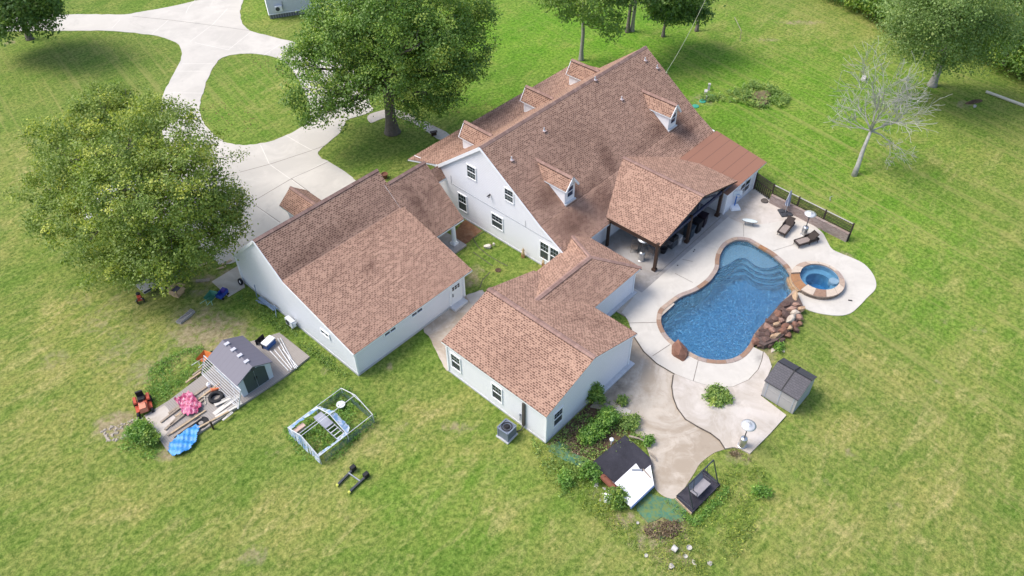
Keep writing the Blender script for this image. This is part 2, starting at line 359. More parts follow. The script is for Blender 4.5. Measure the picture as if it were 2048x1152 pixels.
def tag(o, label=None, cat=None, group=None, kind=None):
    if label: o['label'] = label
    if cat: o['category'] = cat
    if group: o['group'] = group
    if kind: o['kind'] = kind
    return o
def thing(name, label, cat, loc, rz=0, group=None, world=True):
    """Empty at the thing's base. world=True: its parts are given in world coordinates (rz must be 0)"""
    o = bpy.data.objects.new(name, None); o.empty_display_size = .3; col.objects.link(o); o.location = loc; o.rotation_euler = (0, 0, rz)
    o['_org'] = tuple(loc) if world else (0, 0, 0); return tag(o, label, cat, group)
def one(name, mb, mats, label, cat, loc, rz=0, group=None, kind=None, smooth=False):
    """a thing that is a single mesh, given in local coordinates"""
    o = mb.build(name, mats, smooth=smooth); o.location = loc; o.rotation_euler = (0, 0, rz); return tag(o, label, cat, group, kind)
def copytree(o, parent=None):
    c = o.copy(); col.objects.link(c); c.parent = parent
    for ch in [x for x in bpy.data.objects if x.parent == o]: copytree(ch, c)
    return c
def smoothpoly(pts, n=4, closed=True):
    P = [Vector((p[0], p[1])) for p in pts]; out = []; L = len(P)
    rg = range(L) if closed else range(L-1)
    for i in rg:
        p0 = P[(i-1) % L] if closed or i > 0 else P[i]; p1 = P[i]; p2 = P[(i+1) % L]; p3 = P[(i+2) % L] if closed or i < L-2 else p2
        for k in range(n):
            t = k/n; out.append(.5*((2*p1)+(p2-p0)*t+(2*p0-5*p1+4*p2-p3)*t*t+(3*p1-p0-3*p2+p3)*t*t*t))
    if not closed: out.append(P[-1])
    return out
def offset(P, d):
    P = [Vector((p[0], p[1])) for p in P]; A = sum(a.x*b.y-b.x*a.y for a, b in zip(P, P[1:]+P[:1]))/2; s = 1 if A > 0 else -1; out = []
    for i in range(len(P)):
        t = (P[(i+1) % len(P)]-P[i-1]).normalized(); n = Vector((-t.y, t.x))*s; out.append(P[i]+n*d)
    return out
def gp(lst, z=0): return [G(u, v, z).xy for u, v in lst]
def floatattr(o, name, fn, domain='POINT'):
    me = o.data; off = np.array(o.get('_org', (0, 0, 0)))
    co = np.empty(len(me.vertices)*3); me.vertices.foreach_get('co', co); co = co.reshape(-1, 3)+off
    a = me.attributes.new(name, 'FLOAT', 'POINT'); a.data.foreach_set('value', fn(co).astype(np.float32))

# ================================================================== SETTING
# ---- pool outline (photo outline of the coping, dropped on the ground)
copx = [(1574.3,528.5),(1548.3,506),(1525.7,492.4),(1512,484.5),(1498,477),(1478,474.7),(1463,477),(1445,487.4),(1434,503.7),(1430,518.4),(1429,533),(1423,545),(1409.7,561),(1386,577.4),(1356.6,589),(1333,606),(1318,619),(1313,636),(1314.7,651.6),(1324.8,672),(1343,690),(1374.5,710),(1399,722),(1426,727.5),(1453.5,727.5),(1476,722),(1494,710),(1508,692),(1519,670),(1547,639),(1570,611),(1590,591),(1599,578),(1597,562),(1586,545)]
COP = smoothpoly(gp(copx, .03), 4); WAT = offset(COP, .34)
# ---- lawn: fine grid near the house with the pool cut out, big sheet beyond
def in_poly(px, py, poly):
    c = np.zeros(px.shape, bool); n = len(poly)
    for i in range(n):
        x1, y1 = poly[i]; x2, y2 = poly[(i+1) % n]
        cond = ((y1 > py) != (y2 > py)) & (px < (x2-x1)*(py-y1)/((y2-y1) if y2 != y1 else 1e-9)+x1); c ^= cond
    return c
X0, X1, Y0, Y1, ST = -40, 110, -60, 110, .5
xs = np.arange(X0, X1+ST/2, ST); ys = np.arange(Y0, Y1+ST/2, ST); nx, ny = len(xs), len(ys)
gx, gy = np.meshgrid(xs, ys); V = np.stack([gx.ravel(), gy.ravel(), np.zeros(gx.size)], 1)
cx_, cy_ = np.meshgrid(xs[:-1]+ST/2, ys[:-1]+ST/2); pc = offset(COP, -.12); spc = G(1640, 553, .45)
hole = in_poly(cx_.ravel(), cy_.ravel(), [tuple(p) for p in pc])
hole |= (cx_.ravel()-spc.x)**2+(cy_.ravel()-spc.y)**2 < 1.85**2
ii, jj = np.meshgrid(np.arange(nx-1), np.arange(ny-1)); a = (jj*nx+ii).ravel()[~hole]
F = np.stack([a, a+1, a+nx+1, a+nx], 1)
big = 900; V = np.vstack([V, [[-big, -big, 0], [big, -big, 0], [big, big, 0], [-big, big, 0]]]); k = nx*ny
c00, c10, c11, c01 = 0, nx-1, nx*ny-1, nx*(ny-1)
me = bpy.data.meshes.new("lawn")
nv = len(V); faces = F.tolist()
# ring quads (share only corner verts; edge T-junctions lie flat)
faces += [[k, k+1, c10, c00], [k+1, k+2, c11, c10], [k+2, k+3, c01, c11], [k+3, k, c00, c01]]
me.from_pydata(V.tolist(), [], faces); me.update(); me.materials.append(GRS)
lawn = bpy.data.objects.new("lawn", me); col.objects.link(lawn); lawn['kind'] = 'structure'
def blobs(P, lst, soft=1.0):
    o = np.zeros(len(P))
    for (u, v, ru, rv, amp) in lst:
        c = G(u, v); ex = (G(u+ru, v)-c).length; e = G(u+ru, v)-c; th = math.atan2(e.y, e.x); ey = (G(u, v-rv)-c).length
        dx = P[:, 0]-c.x; dy = P[:, 1]-c.y; a = (dx*math.cos(th)+dy*math.sin(th))/ex; b = (-dx*math.sin(th)+dy*math.cos(th))/ey
        d = np.sqrt(a*a+b*b); o = np.maximum(o, amp*np.clip(1.35-d, 0, 1))
    return np.clip(o, 0, 1)
DIRT = [(1250,1035,60,8,.75),(1290,1070,40,8,.8),(1340,1110,40,10,.8),(1870,760,26,8,.55),(1700,905,22,10,.55),(1790,1010,30,8,.45),(1650,965,20,8,.5),(545,905,20,8,.4),(700,1040,25,8,.4),(1960,660,22,7,.5),(1890,640,18,6,.45),(1760,520,16,6,.4),(1600,1110,20,8,.5),(110,720,40,24,.4),(160,600,50,26,.3),(1600,45,60,5,.55),(1530,80,40,4,.5),(1700,130,30,5,.45),(420,665,90,38,.85),(400,635,70,26,.6),(200,640,50,40,.35),(330,720,70,30,.35),(230,600,40,20,.3),(455,655,40,22,.8),(245,690,60,70,.35),(235,850,50,25,1),(215,862,26,14,1),(330,910,22,14,.8),(280,745,45,35,.45),(510,560,20,8,.3),(395,585,35,10,.5),
        (505,1110,35,20,.7),(915,855,45,8,.75),(820,850,18,7,.5),(495,1060,25,10,.35),(1330,1060,60,35,.75),(1250,1045,30,12,.5),(1290,1090,50,10,.6),(1345,1120,50,15,.6),(1190,990,25,14,.5),(1120,960,26,12,.3),(1395,1040,24,10,.3),
        (1475,915,30,10,.9),(1530,715,22,22,.7),(1545,700,12,10,.5),(940,560,22,16,.8),(955,540,20,14,.5),(650,740,10,8,.8),(772,733,12,5,1.0),(680,470,10,5,0),(1405,200,32,14,.55),(1500,190,40,12,.55),(720,390,10,4,0),(1690,512,22,8,.8),
        (1930,210,22,9,.6),(1866,170,18,4,.6),(785,262,16,5,.7),(60,78,12,4,.5),(1640,840,30,10,0),(1830,960,50,12,.2),(1700,760,40,12,.22),(1900,800,60,10,.18),(900,640,22,30,.8),(20,85,14,5,.7),(140,760,90,30,.15),(205,560,60,15,.15),(420,560,40,12,.7),(460,545,24,8,.8),(868,520,30,14,.25)]
DRY = [(130,640,90,70,.75),(250,1000,160,60,.5),(560,1010,90,40,.6),(850,820,90,30,.6),(1700,870,120,60,.7),(1850,980,160,60,.7),(1620,1040,120,50,.55),(1950,720,140,40,.5),(60,330,90,60,.5),(1720,700,90,40,.5),(1300,1120,160,40,.6),(200,700,260,180,.55),(60,470,120,60,.35),(500,1080,420,110,.42),(820,880,260,90,.42),(1700,1050,420,150,.55),(1600,800,160,110,.35),(1900,860,260,200,.45),(1950,560,220,180,.22),(1650,420,120,50,.25),(1350,1080,200,70,.35),(300,620,200,80,.35),(1000,1050,300,90,.35),(60,900,160,160,.35),(600,30,300,40,.15),(560,180,60,60,.25),(1900,320,300,60,.28),(1620,60,240,50,.3)]
LUSH = [(1150,70,420,90,.95),(1500,180,380,130,.8),(1750,450,240,120,.75),(1650,300,300,120,.75),(1000,200,120,70,.6),(450,20,200,40,.3),(900,1000,260,120,.35),(1500,1000,140,80,.3),(1900,600,200,140,.45),(500,200,120,90,.35),(620,620,80,60,.35)]
MOW = [(1900,500,600,500,.8),(1800,150,600,260,.6),(1600,1000,500,220,.5),(200,200,420,140,.7),(1350,40,400,60,.3)]
floatattr(lawn, 'dirt', lambda P: blobs(P, DIRT)); floatattr(lawn, 'dry', lambda P: blobs(P, DRY)); floatattr(lawn, 'lush', lambda P: blobs(P, LUSH)); floatattr(lawn, 'mow', lambda P: blobs(P, MOW))

def sheet(name, pts, z, mat, holes=(), skirt=0.0, smi=None, sub=None):
    mb = MB(); mb.poly(pts, z, skirt, holes, 0, smi); o = mb.build(name, mat if isinstance(mat, list) else [mat]); o['kind'] = 'structure'
    if sub:
        bm = bmesh.new(); bm.from_mesh(o.data); top = [e for e in bm.edges if all(abs(q.co.z-z) < 1e-4 for q in e.verts)]
        for _ in range(sub):
            es = [e for e in bm.edges if e.calc_length() > .7]
            if not es: break
            bmesh.ops.subdivide_edges(bm, edges=es, cuts=1); bmesh.ops.triangulate(bm, faces=[f for f in bm.faces if len(f.verts) > 4])
        bm.to_mesh(o.data); bm.free()
    return o
def jag(pts, amp, step):
    """resample an outline with small irregularities (grass creeping over the edge)"""
    out = []; P = [Vector((p[0], p[1])) for p in pts]
    for a, b in zip(P, P[1:]+P[:1]):
        n = max(1, int((b-a).length/step)); t = (b-a).normalized() if (b-a).length > 0 else Vector((1, 0)); q = Vector((-t.y, t.x))
        for k in range(n): out.append(a+(b-a)*k/n+q*random.uniform(-amp, amp))
    return out
# driveway with its island of grass
dr = [(-60,36),(0,31),(60,30),(114,29.5),(180,29),(250,29),(280,24),(312,19),(355,10),(399,0),(420,-8),(480,-8),(486,0),(481,18),(481,31),(486,48),(500,62),(530,70),(560,78),(610,90),(660,108),(700,135),(728,170),(738,205),(745,222),(700,238),(686,256),(675,271),(649,292),(636,304),(640,314),(660,326),(700,351),(712,362),(735,385),(600,470),(482,520),(440,530),(425,515),(330,455),(200,435),(170,440),(172,405),(250,385),(322,355),(335,330),(332,290),(318,240),(322,205),(333,175),(344,156),(358,128),(364,108),(358,90),(330,76),(278,67),(215,62),(104,62),(0,64),(-60,68)]
isl = [(458,111),(480,108),(503,107.6),(535,111),(562,120),(578,132),(590,149),(605,175),(617,205),(620,225),(612,243),(595,260),(573,271),(548,281),(521,287),(500,290),(479,290),(460,287),(444,281),(424,266),(410,250),(402,235),(399,218),(402,200),(406,187),(412,165),(420,149),(430,130),(441,118)]
dpoly = jag(smoothpoly(gp(dr), 3), .07, .6)
ipoly = jag(smoothpoly(gp(isl), 3), .06, .5)
drive = sheet("driveway", dpoly, .035, DRV, [ipoly])
# walkway to the front porch
wk = [(735,232),(760,222),(788,219),(812,226),(838,237),(864,250),(900,270),(880,280),(858,266),(833,250),(810,240),(792,236),(765,237),(742,246)]
walk = sheet("walkway", jag(smoothpoly(gp(wk), 3), .03, .5), .03, MID)
# joints
def strip(name, segs, w, z, mat):
    mb = MB()
    for s_ in segs:
        P = [G(*q) for q in s_]
        for a, b in zip(P, P[1:]):
            a2 = a.xy; b2 = b.xy; t = (b2-a2).normalized(); n = Vector((-t.y, t.x))*w/2; t *= w*.3
            mb.face([(a2.x-n.x-t.x, a2.y-n.y-t.y, z), (b2.x-n.x+t.x, b2.y-n.y+t.y, z), (b2.x+n.x+t.x, b2.y+n.y+t.y, z), (a2.x+n.x-t.x, a2.y+n.y-t.y, z)])
    o = mb.build(name, [mat]); o['kind'] = 'structure'; return o
strip("driveway_joints", [[(480,345),(540,329),(622,302),(649,292)],[(512,400),(583,358),(655,325)],[(265,33),(345,41),(460,56),(500,62)],[(560,445),(500,404)],[(620,385),(583,358)]], .05, .040, JNT)
strip("driveway_seams", [[(521,290),(539,329),(583,360),(608,379)],[(573,272),(600,288),(626,302)],[(558,447),(498,402)],[(372,27),(378,14),(395,-4)],[(305,68),(338,40)],[(380,84),(425,50),(455,18)],[(456,101),(500,66)],[(224,57),(240,40)],[(364,128),(425,128)],[(340,186),(405,187)],[(455,100),(390,86)],[(352,143),(414,143)],[(528,111),(562,88)],[(583,360),(655,322)]], .07, .0395, JNL)
strip("walkway_joints", [[(833,237),(815,250)],[(850,245),(836,258)],[(868,253),(850,267)],[(812,226),(806,241)]], .04, .0345, JNT)
# pool deck, old slabs, patios
dk = [(1243,626),(1251,634),(1257,644),(1261,656),(1268,675),(1287,704),(1313,728),(1350,750),(1383,763),(1408,771),(1440,777),(1467,775),(1498,761),(1517,740),(1524,722),(1527,705)]
deck_l = [tuple(p) for p in smoothpoly(gp(dk), 4, False)]
dk2 = [(1607,616),(1622,623),(1647,629),(1678,632),(1701,627),(1720,611),(1734,596),(1749,581),(1752,567),(1745,548),(1728,529),(1705,517),(1680,507),(1663,498),(1653,481),(1645,467),(1630,454),(1617,448),(1597,442),(1563,442.5),(1540,447),(1510,449.5),(1485,447),(1465,440),(1447,429)]
deck_r = [tuple(p) for p in smoothpoly(gp(dk2), 4, False)]
mid_ = [tuple(p) for p in gp([(1505,694),(1530,660),(1560,630),(1585,605)])]
close_ = [(32.6, -9.0), (32.6, -3.6), (19.0, -3.6), (19.0, -9.6)]
deckpoly = deck_l+mid_+deck_r+close_
DH = [tuple(p) for p in offset(COP, .15)]
deck = sheet("pool_deck", deckpoly, .055, DCK, [DH, [(spc.x+1.52*math.cos(a), spc.y+1.52*math.sin(a)) for a in np.linspace(0, 2*math.pi, 40, endpoint=False)]], sub=5)
def dstain(P):
    o = blobs(P, [(1262,700,26,26,.8),(1290,715,30,12,.7),(1520,720,10,22,.8),(1400,480,90,8,.0),(1330,545,50,9,.45),(1395,470,30,20,.4),(1680,505,22,6,.5),(1250,640,14,14,.6),(1590,600,20,8,.4)]); return o
floatattr(deck, 'stain_shade', dstain)
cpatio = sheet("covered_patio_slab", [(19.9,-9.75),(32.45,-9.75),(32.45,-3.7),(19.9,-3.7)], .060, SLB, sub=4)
floatattr(cpatio, 'stain_shade', lambda P: blobs(P, [(1300,560,60,20,.9),(1370,500,40,20,.5),(1400,480,30,20,.5)]))
oldslab = sheet("old_slab", [tuple(p) for p in gp([(1440,430),(1500,372),(1537,397),(1600,432),(1626,449),(1617,452),(1597,446),(1563,446),(1540,451),(1510,453),(1485,451),(1465,444)])], .045, MID, sub=4)
floatattr(oldslab, 'stain_shade', lambda P: blobs(P, [(1475,415,45,14,1),(1500,385,20,16,1)]))
cornerslab = sheet("corner_slab", [(17.0,-12.3),(20.6,-12.3),(20.6,-8.5),(17.0,-8.5)], .044, STN, sub=4)
floatattr(cornerslab, 'stain_shade', lambda P: blobs(P, [(1290,560,30,25,1), (1240,640,30,20,.8)]))
lp = [(1180,815),(1253,725),(1262,660),(1268,675),(1287,704),(1313,728),(1350,750)]
curve = [(1346,752),(1343,775),(1346,797),(1354,818),(1370,840),(1395,855),(1420,868),(1438,882),(1449,899)]
lp2 = [(1430,905),(1412,917),(1398,930),(1390,944),(1370,975),(1353,996),(1335,996),(1318,986),(1308,972),(1306,950),(1303,930),(1297,905),(1285,880),(1265,862),(1240,838),(1215,822)]
lower = sheet("stained_patio", [tuple(p) for p in gp(lp)]+[tuple(p) for p in smoothpoly(gp(curve), 4, False)]+[tuple(p) for p in smoothpoly(gp(lp2), 3, False)], .035, STN, sub=5)
floatattr(lower, 'stain_shade', lambda P: blobs(P, [(1230,760,36,40,.9),(1275,800,30,20,.35),(1300,700,30,20,.4),(1262,690,14,30,.6)]))
mid2 = [(1350,750),(1383,763),(1408,771),(1440,777),(1467,775),(1498,761),(1517,740),(1524,722),(1527,705),(1537,716),(1543,735),(1532,760),(1521,793),(1572,832),(1540,868),(1499,909),(1480,899),(1465,896),(1449,899)]
midp = sheet("upper_patio", [tuple(p) for p in gp(mid2)]+[tuple(p) for p in smoothpoly(gp(curve), 4, False)][::-1][1:], .10, MID, sub=5)
floatattr(midp, 'stain_shade', lambda P: blobs(P, [(1500,750,30,20,.6),(1430,830,30,30,.35),(1540,850,26,16,.5)]))
EDG = pm("slab_edge_dark", (.09, .075, .06), .9, .4)
strip("slab_edges", [curve], .09, .105, EDG)
strip("deck_edges", [dk[3:]], .10, .059, EDG)
strip("deck_joints", [[(1257,647),(1313,646)],[(1305,713),(1340,690)],[(1386,764),(1396,722)],[(1350,548),(1385,566)],[(1313,551),(1441,436)],[(1365,520),(1385,524)]], .04, .067, JNT)
strip("deck_seams", [[(1487,450),(1487,474)],[(1545,503),(1600,486)]], .03, .066, JNT)
# soil, beds, side path
sheet("breezeway_soil", jag(gp([(903,470),(931,440),(965,462),(945,478),(915,500),(903,492)]), .08, .4), .018, TERRA)
sheet("side_path", jag(gp([(905,600),(960,580),(985,590),(930,690),(905,745),(892,742),(868,690),(845,655),(880,620)]), .1, .4), .022, STN)
sheet("flower_bed", jag(gp([(1095,890),(1200,790),(1225,800),(1245,835),(1290,880),(1255,868),(1170,940),(1135,915)]), .15, .4), .02, SOI)
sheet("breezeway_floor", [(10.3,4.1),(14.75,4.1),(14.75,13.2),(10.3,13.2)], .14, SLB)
sheet("garage_pad", [tuple(p) for p in gp([(424,564),(480,530),(490,575),(457,594)])], .06, MID)
sheet("door_pad", [tuple(p) for p in gp([(932,592),(965,580),(975,600),(945,612)])], .03, MID)
STEP = pm("step_concrete", (.50, .51, .53), .8, .15)

# ================================================================== POOL
PLA = plaster_mat()
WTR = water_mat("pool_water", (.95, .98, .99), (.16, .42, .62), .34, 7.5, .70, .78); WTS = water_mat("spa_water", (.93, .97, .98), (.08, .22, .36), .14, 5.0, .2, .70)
COPM = flag_mat("coping_flagstone", ((.30, .21, .16), (.40, .31, .25), (.25, .15, .09)), 1.9)
STONES = [pm("coping_buff", (.36, .27, .21), .8, .22, 5, bump=.3), pm("coping_brown", (.26, .165, .115), .8, .25, 5, bump=.3), pm("coping_grey_pink", (.31, .245, .215), .8, .22, 5, bump=.3), pm("coping_rust", (.30, .155, .075), .8, .25, 5, bump=.3), pm("coping_cream", (.48, .40, .32), .8, .15, 5, bump=.3)]
COPL = flag_mat("spa_flagstone", ((.47, .37, .29), (.52, .43, .35), (.32, .17, .07)), 1.15)
STNW = flag_mat("stone_wall", ((.20, .155, .12), (.28, .22, .17), (.14, .11, .09)), 3.2, (.06, .05, .04))
pool = thing("swimming_pool", "freeform blue swimming pool with flagstone coping set in pale concrete deck", "pool", tuple(G(1450, 600)))
mb = MB(); O_ = [tuple(p) for p in offset(COP, -.0)]; I_ = [tuple(p) for p in WAT]
n = len(O_)
for i in range(n):
    j = (i+1) % n; a, b, c, d = O_[i], O_[j], I_[j], I_[i]
    if i % 3 == 0: sm_ = random.choice([0, 0, 1, 1, 2, 2, 3])
    mb.face([(a[0], a[1], .085), (b[0], b[1], .085), (c[0], c[1], .085), (d[0], d[1], .085)][::-1], sm_); mb.face([(a[0], a[1], 0), (b[0], b[1], 0), (b[0], b[1], .085), (a[0], a[1], .085)], sm_)
    mb.face([(d[0], d[1], -.1), (c[0], c[1], -.1), (c[0], c[1], .085), (d[0], d[1], .085)][::-1], sm_)
    if i % 3 == 0:
        t_ = Vector((b[0]-a[0], b[1]-a[1])).normalized()*.012; mb.face([(a[0]-t_.x, a[1]-t_.y, .088), (a[0]+t_.x, a[1]+t_.y, .088), (d[0]+t_.x, d[1]+t_.y, .088), (d[0]-t_.x, d[1]-t_.y, .088)][::-1], 5)
mb.build("coping", STONES+[JNT], pool)
mb = MB()
BT = pm("waterline_tile", (.05, .07, .10), .3, .5, 6)
for i in range(n):
    j = (i+1) % n; c, d = I_[j], I_[i]
    mb.face([(d[0], d[1], -.32), (c[0], c[1], -.32), (c[0], c[1], -.09), (d[0], d[1], -.09)], 1)
    mb.face([(d[0], d[1], -1.75), (c[0], c[1], -1.75), (c[0], c[1], -.32), (d[0], d[1], -.32)], 0)
mb.poly(I_, -1.75); basin = mb.build("basin", [PLA, BT], pool)
# sun shelf and steps: outlines follow the photographed curves, each a solid step
far_ = [(1578,546),(1560,522),(1530,503),(1505,488),(1480,482),(1462,485),(1447,495),(1438,508),(1434,525)]
def stepshape(front, z, nm):
    P = [tuple(p) for p in offset(gp(far_+[(1431,533)]), -.30)]
    f = [tuple(p) for p in smoothpoly([G(u, v, z).xy for u, v in front], 3, False)]
    m_ = MB(); m_.poly([tuple(p) for p in gp(far_)]+f, z, -1.74); return m_.build(nm, [PLA, BT], pool)
edge = pm("step_edge_tile", (.02, .05, .13), .4, .3)
fronts = [([(1433,541),(1455,531),(1475,519),(1488,517),(1500,524),(1510,532),(1525,537),(1545,536),(1562,529)], -.38),
          ([(1429,549),(1450,543),(1470,531),(1487,528),(1500,537),(1515,545),(1540,549),(1556,544),(1568,545)], -.66),
          ([(1424,558),(1447,553),(1468,542),(1486,539),(1500,547),(1515,556),(1540,560),(1560,556),(1576,556)], -.94),
          ([(1418,568),(1445,562),(1468,553),(1487,550),(1500,558),(1515,567),(1540,571),(1562,568),(1582,562)], -1.22)]
for f, z in fronts:
    s_ = stepshape(f, z, "pool_step")
    m_ = MB(); P = [Vector((*G(u, v, z).xy, z+.006)) for u, v in f]; P = [Vector((*q, z+.006)) for q in smoothpoly([p.xy for p in P], 3, False)]
    for a, b in zip(P, P[1:]):
        t = (b-a).normalized(); q = Vector((t.y, -t.x, 0))*.07
        m_.face([a-q, b-q, b+q, a+q])
    m_.build("edge_tile", [edge], s_)
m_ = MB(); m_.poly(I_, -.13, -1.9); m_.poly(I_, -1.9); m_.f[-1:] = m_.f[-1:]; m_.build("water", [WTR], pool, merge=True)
# ---- hot tub
sc_ = spc.xy; ROUT, RIN, HZ = 2.0, 1.46, .46
oc = Vector(G(1636, 557, .46).xy)
tub = thing("hot_tub", "round raised hot tub with flagstone rim at the far end of the pool", "hot tub", (sc_.x, sc_.y, 0))
pdir = (Vector(G(1560, 570, 0).xy)-sc_).normalized(); pa = math.atan2(pdir.y, pdir.x)
mb = MB(); N_ = 64
def rp(r, k, c=sc_): a = 2*math.pi*k/N_; return (c.x+r*math.cos(a), c.y+r*math.sin(a))
def isspill(k):
    a = (2*math.pi*(k+.5)/N_-pa+math.pi) % (2*math.pi)-math.pi; return abs(a+.02) < .48
mbw = MB()
for k in range(N_):
    a, b, c, d = rp(ROUT, k, oc), rp(ROUT, k+1, oc), rp(RIN, k+1), rp(RIN, k); h = HZ-.14 if isspill(k) else HZ
    if k % 5 == 0: sm_ = [4, 4, 0, 4, 3, 2, 4, 1, 4, 4, 0, 2, 4][(k//5) % 13]
    if isspill(k): sm_ = 3
    if k % 5 == 0: t_ = (Vector(b)-Vector(a)).normalized()*.014; mb.face([(d[0]-t_.x, d[1]-t_.y, h+.003), (a[0]-t_.x, a[1]-t_.y, h+.003), (a[0]+t_.x, a[1]+t_.y, h+.003), (d[0]+t_.x, d[1]+t_.y, h+.003)], 5)
    mb.face([(d[0], d[1], h), (a[0], a[1], h), (b[0], b[1], h), (c[0], c[1], h)], sm_)
    mb.face([(a[0], a[1], h-.1), (b[0], b[1], h-.1), (b[0], b[1], h), (a[0], a[1], h)]); mb.face([(d[0], d[1], h-.12), (c[0], c[1], h-.12), (c[0], c[1], h), (d[0], d[1], h)][::-1])
    if isspill(k) != isspill(k-1): mb.face([(a[0], a[1], HZ-.3), (d[0], d[1], HZ-.3), (d[0], d[1], HZ), (a[0], a[1], HZ)]); 
    a2, b2 = rp(ROUT-.07, k, oc), rp(ROUT-.07, k+1, oc)
    mbw.face([(a2[0], a2[1], -.5), (b2[0], b2[1], -.5), (b2[0], b2[1], h-.08), (a2[0], a2[1], h-.08)])
mb.build("rim", STONES+[JNT], tub); mbw.build("outer_wall", [STNW], tub)
mb = MB()
for k in range(N_):
    d, c = rp(RIN+.02, k), rp(RIN+.02, k+1); d2, c2 = rp(.95, k), rp(.95, k+1)
    mb.face([(d[0], d[1], -.12), (c[0], c[1], -.12), (c[0], c[1], HZ-.1), (d[0], d[1], HZ-.1)][::-1])
    mb.face([(d[0], d[1], -.10), (c[0], c[1], -.10), (c2[0], c2[1], -.10), (d2[0], d2[1], -.10)][::-1])
    mb.face([(d2[0], d2[1], -1.2), (c2[0], c2[1], -1.2), (c2[0], c2[1], -.10), (d2[0], d2[1], -.10)][::-1])
mb.poly([rp(.96, k) for k in range(N_)], -1.2); mb.build("basin", [pm("tub_plaster", (.22, .33, .44), .8, .12)], tub)
mb = MB(); sp_ = G(1669, 558, .3); mb.lathe([(0, .12), (.36, .12), (.38, 0), (.38, -.3)], (sp_.x, sp_.y, 0), 20); mb.build("tanning_seat", [PLA], tub)
m_ = MB(); m_.poly([rp(RIN+.01, k) for k in range(N_)], HZ-.2, -1.4); m_.poly([rp(RIN+.01, k) for k in range(N_)], -1.4); m_.build("water", [WTS], tub, merge=True)
mb = MB()
for i, (r, z) in enumerate(((ROUT+.10, .20), (ROUT+.24, .06))):
    P = [(oc.x+r*math.cos(pa+t), oc.y+r*math.sin(pa+t)) for t in np.linspace(-.42, .42, 9)]; Q = [(oc.x+(r-.3)*math.cos(pa+t), oc.y+(r-.3)*math.sin(pa+t)) for t in np.linspace(-.42, .42, 9)]
    mb.poly(P+Q[::-1], z, -.4)
mb.build("spillway", [flag_mat("spillway_stone", ((.38, .24, .12), (.45, .32, .18), (.28, .16, .08)), 5)], tub)
# ---- rocks
def rock_mb(sx, sy, sz, seed, flat=.55, lvl=1):
    bm = bmesh.new(); bmesh.ops.create_icosphere(bm, subdivisions=lvl, radius=1); r = random.Random(seed)
    pl = [(Vector((r.uniform(-1, 1), r.uniform(-1, 1), r.uniform(-.3, 1))).normalized(), r.uniform(.42, .8)) for _ in range(11)]+[(Vector((0, 0, 1)), flat)]
    for v in bm.verts:
        for nn, d in pl:
            k = v.co.dot(nn)
            if k > d: v.co -= nn*(k-d)
        v.co += Vector((r.uniform(-1, 1), r.uniform(-1, 1), r.uniform(-1, 1)))*.05
        v.co = Vector((v.co.x*sx, v.co.y*sy, v.co.z*sz))
    m_ = MB()
    for f in bm.faces: m_.face([v.co for v in f.verts])
    bm.free(); return m_
def rockmat(nm, c, c2):
    return pm(nm, c, .85, .3, 2.2, bump=.8, bs=8, dirt=c2, dirtamt=.8)
RK = [rockmat("rock_brown", (.19, .095, .065), (.30, .19, .14)), rockmat("rock_dark", (.10, .062, .052), (.22, .14, .11)), rockmat("rock_tan", (.42, .29, .18), (.20, .11, .07)), rockmat("rock_pink", (.30, .18, .135), (.33, .24, .19)), rockmat("rock_white", (.46, .40, .33), (.30, .2, .13))]
fall = thing("rock_waterfall", "long pile of stacked brown and tan rocks along the pool edge beside the hot tub", "rock pile", tuple(G(1560, 655)))
mb = MB(); mb.poly([tuple(p) for p in gp([(1505,688),(1526,699),(1552,688),(1580,665),(1598,640),(1603,618),(1590,590),(1560,612),(1520,660)])], .42, -.9)
mb.build("mortar_core", [pm("rock_core", (.10, .07, .06), .9, .4, 4, bump=1, bs=7)], fall)
rocks = [(1591,592,.35,.62,.34,2,.45),(1573,608,.62,.36,.3,1,.45),(1594,609,.45,.33,.28,3,.45),(1602,616,.40,.3,.28,2,.45),(1581,618,.42,.3,.3,3,.5),(1566,620,.42,.36,.3,1,.5),(1557,627,.36,.46,.3,0,.5),(1590,625,.36,.26,.3,4,.6),(1598,633,.36,.4,.3,3,.5),
 (1571,629,.42,.52,.3,1,.6),(1584,634,.34,.74,.34,4,.62),(1550,637,.40,.34,.3,1,.45),(1540,644,.42,.32,.3,1,.45),(1563,641,.3,.26,.28,3,.6),(1553,648,.42,.26,.3,2,.55),(1571,650,.36,.3,.3,0,.6),(1580,655,.30,.24,.26,2,.55),(1590,648,.34,.3,.3,0,.45),(1533,652,.42,.34,.3,3,.45),(1545,658,.4,.36,.3,3,.5),
 (1565,660,.46,.32,.3,0,.55),(1525,661,.46,.3,.28,1,.4),(1519,669,.44,.28,.28,1,.4),(1549,671,.62,.26,.28,2,.5),(1534,669,.34,.26,.28,1,.45),(1531,679,.42,.38,.3,1,.42),(1512,681,.50,.38,.3,0,.42),(1519,691,.40,.24,.2,1,.2),(1540,690,.42,.26,.24,1,.2),(1560,682,.5,.26,.3,1,.2),(1576,671,.42,.26,.3,0,.2),(1591,658,.36,.26,.3,1,.2),(1600,646,.3,.3,.3,0,.2)]
for i, (u, v, a, b, c, m_i, z) in enumerate(rocks):
    p = G(u, v, z); m_ = rock_mb(a*1.12, b*1.12, c*1.05, 40+i); rz = random.uniform(-.6, .6)+R(-52)
    M_ = Matrix.Translation(Vector((p.x, p.y, z)))@Matrix.Rotation(rz, 4, 'Z')@Matrix.Rotation(random.uniform(-.15, .15), 4, 'X')
    m_.v = [tuple(M_@Vector(q)) for q in m_.v]; m_.build("rock", [RK[m_i]], fall)
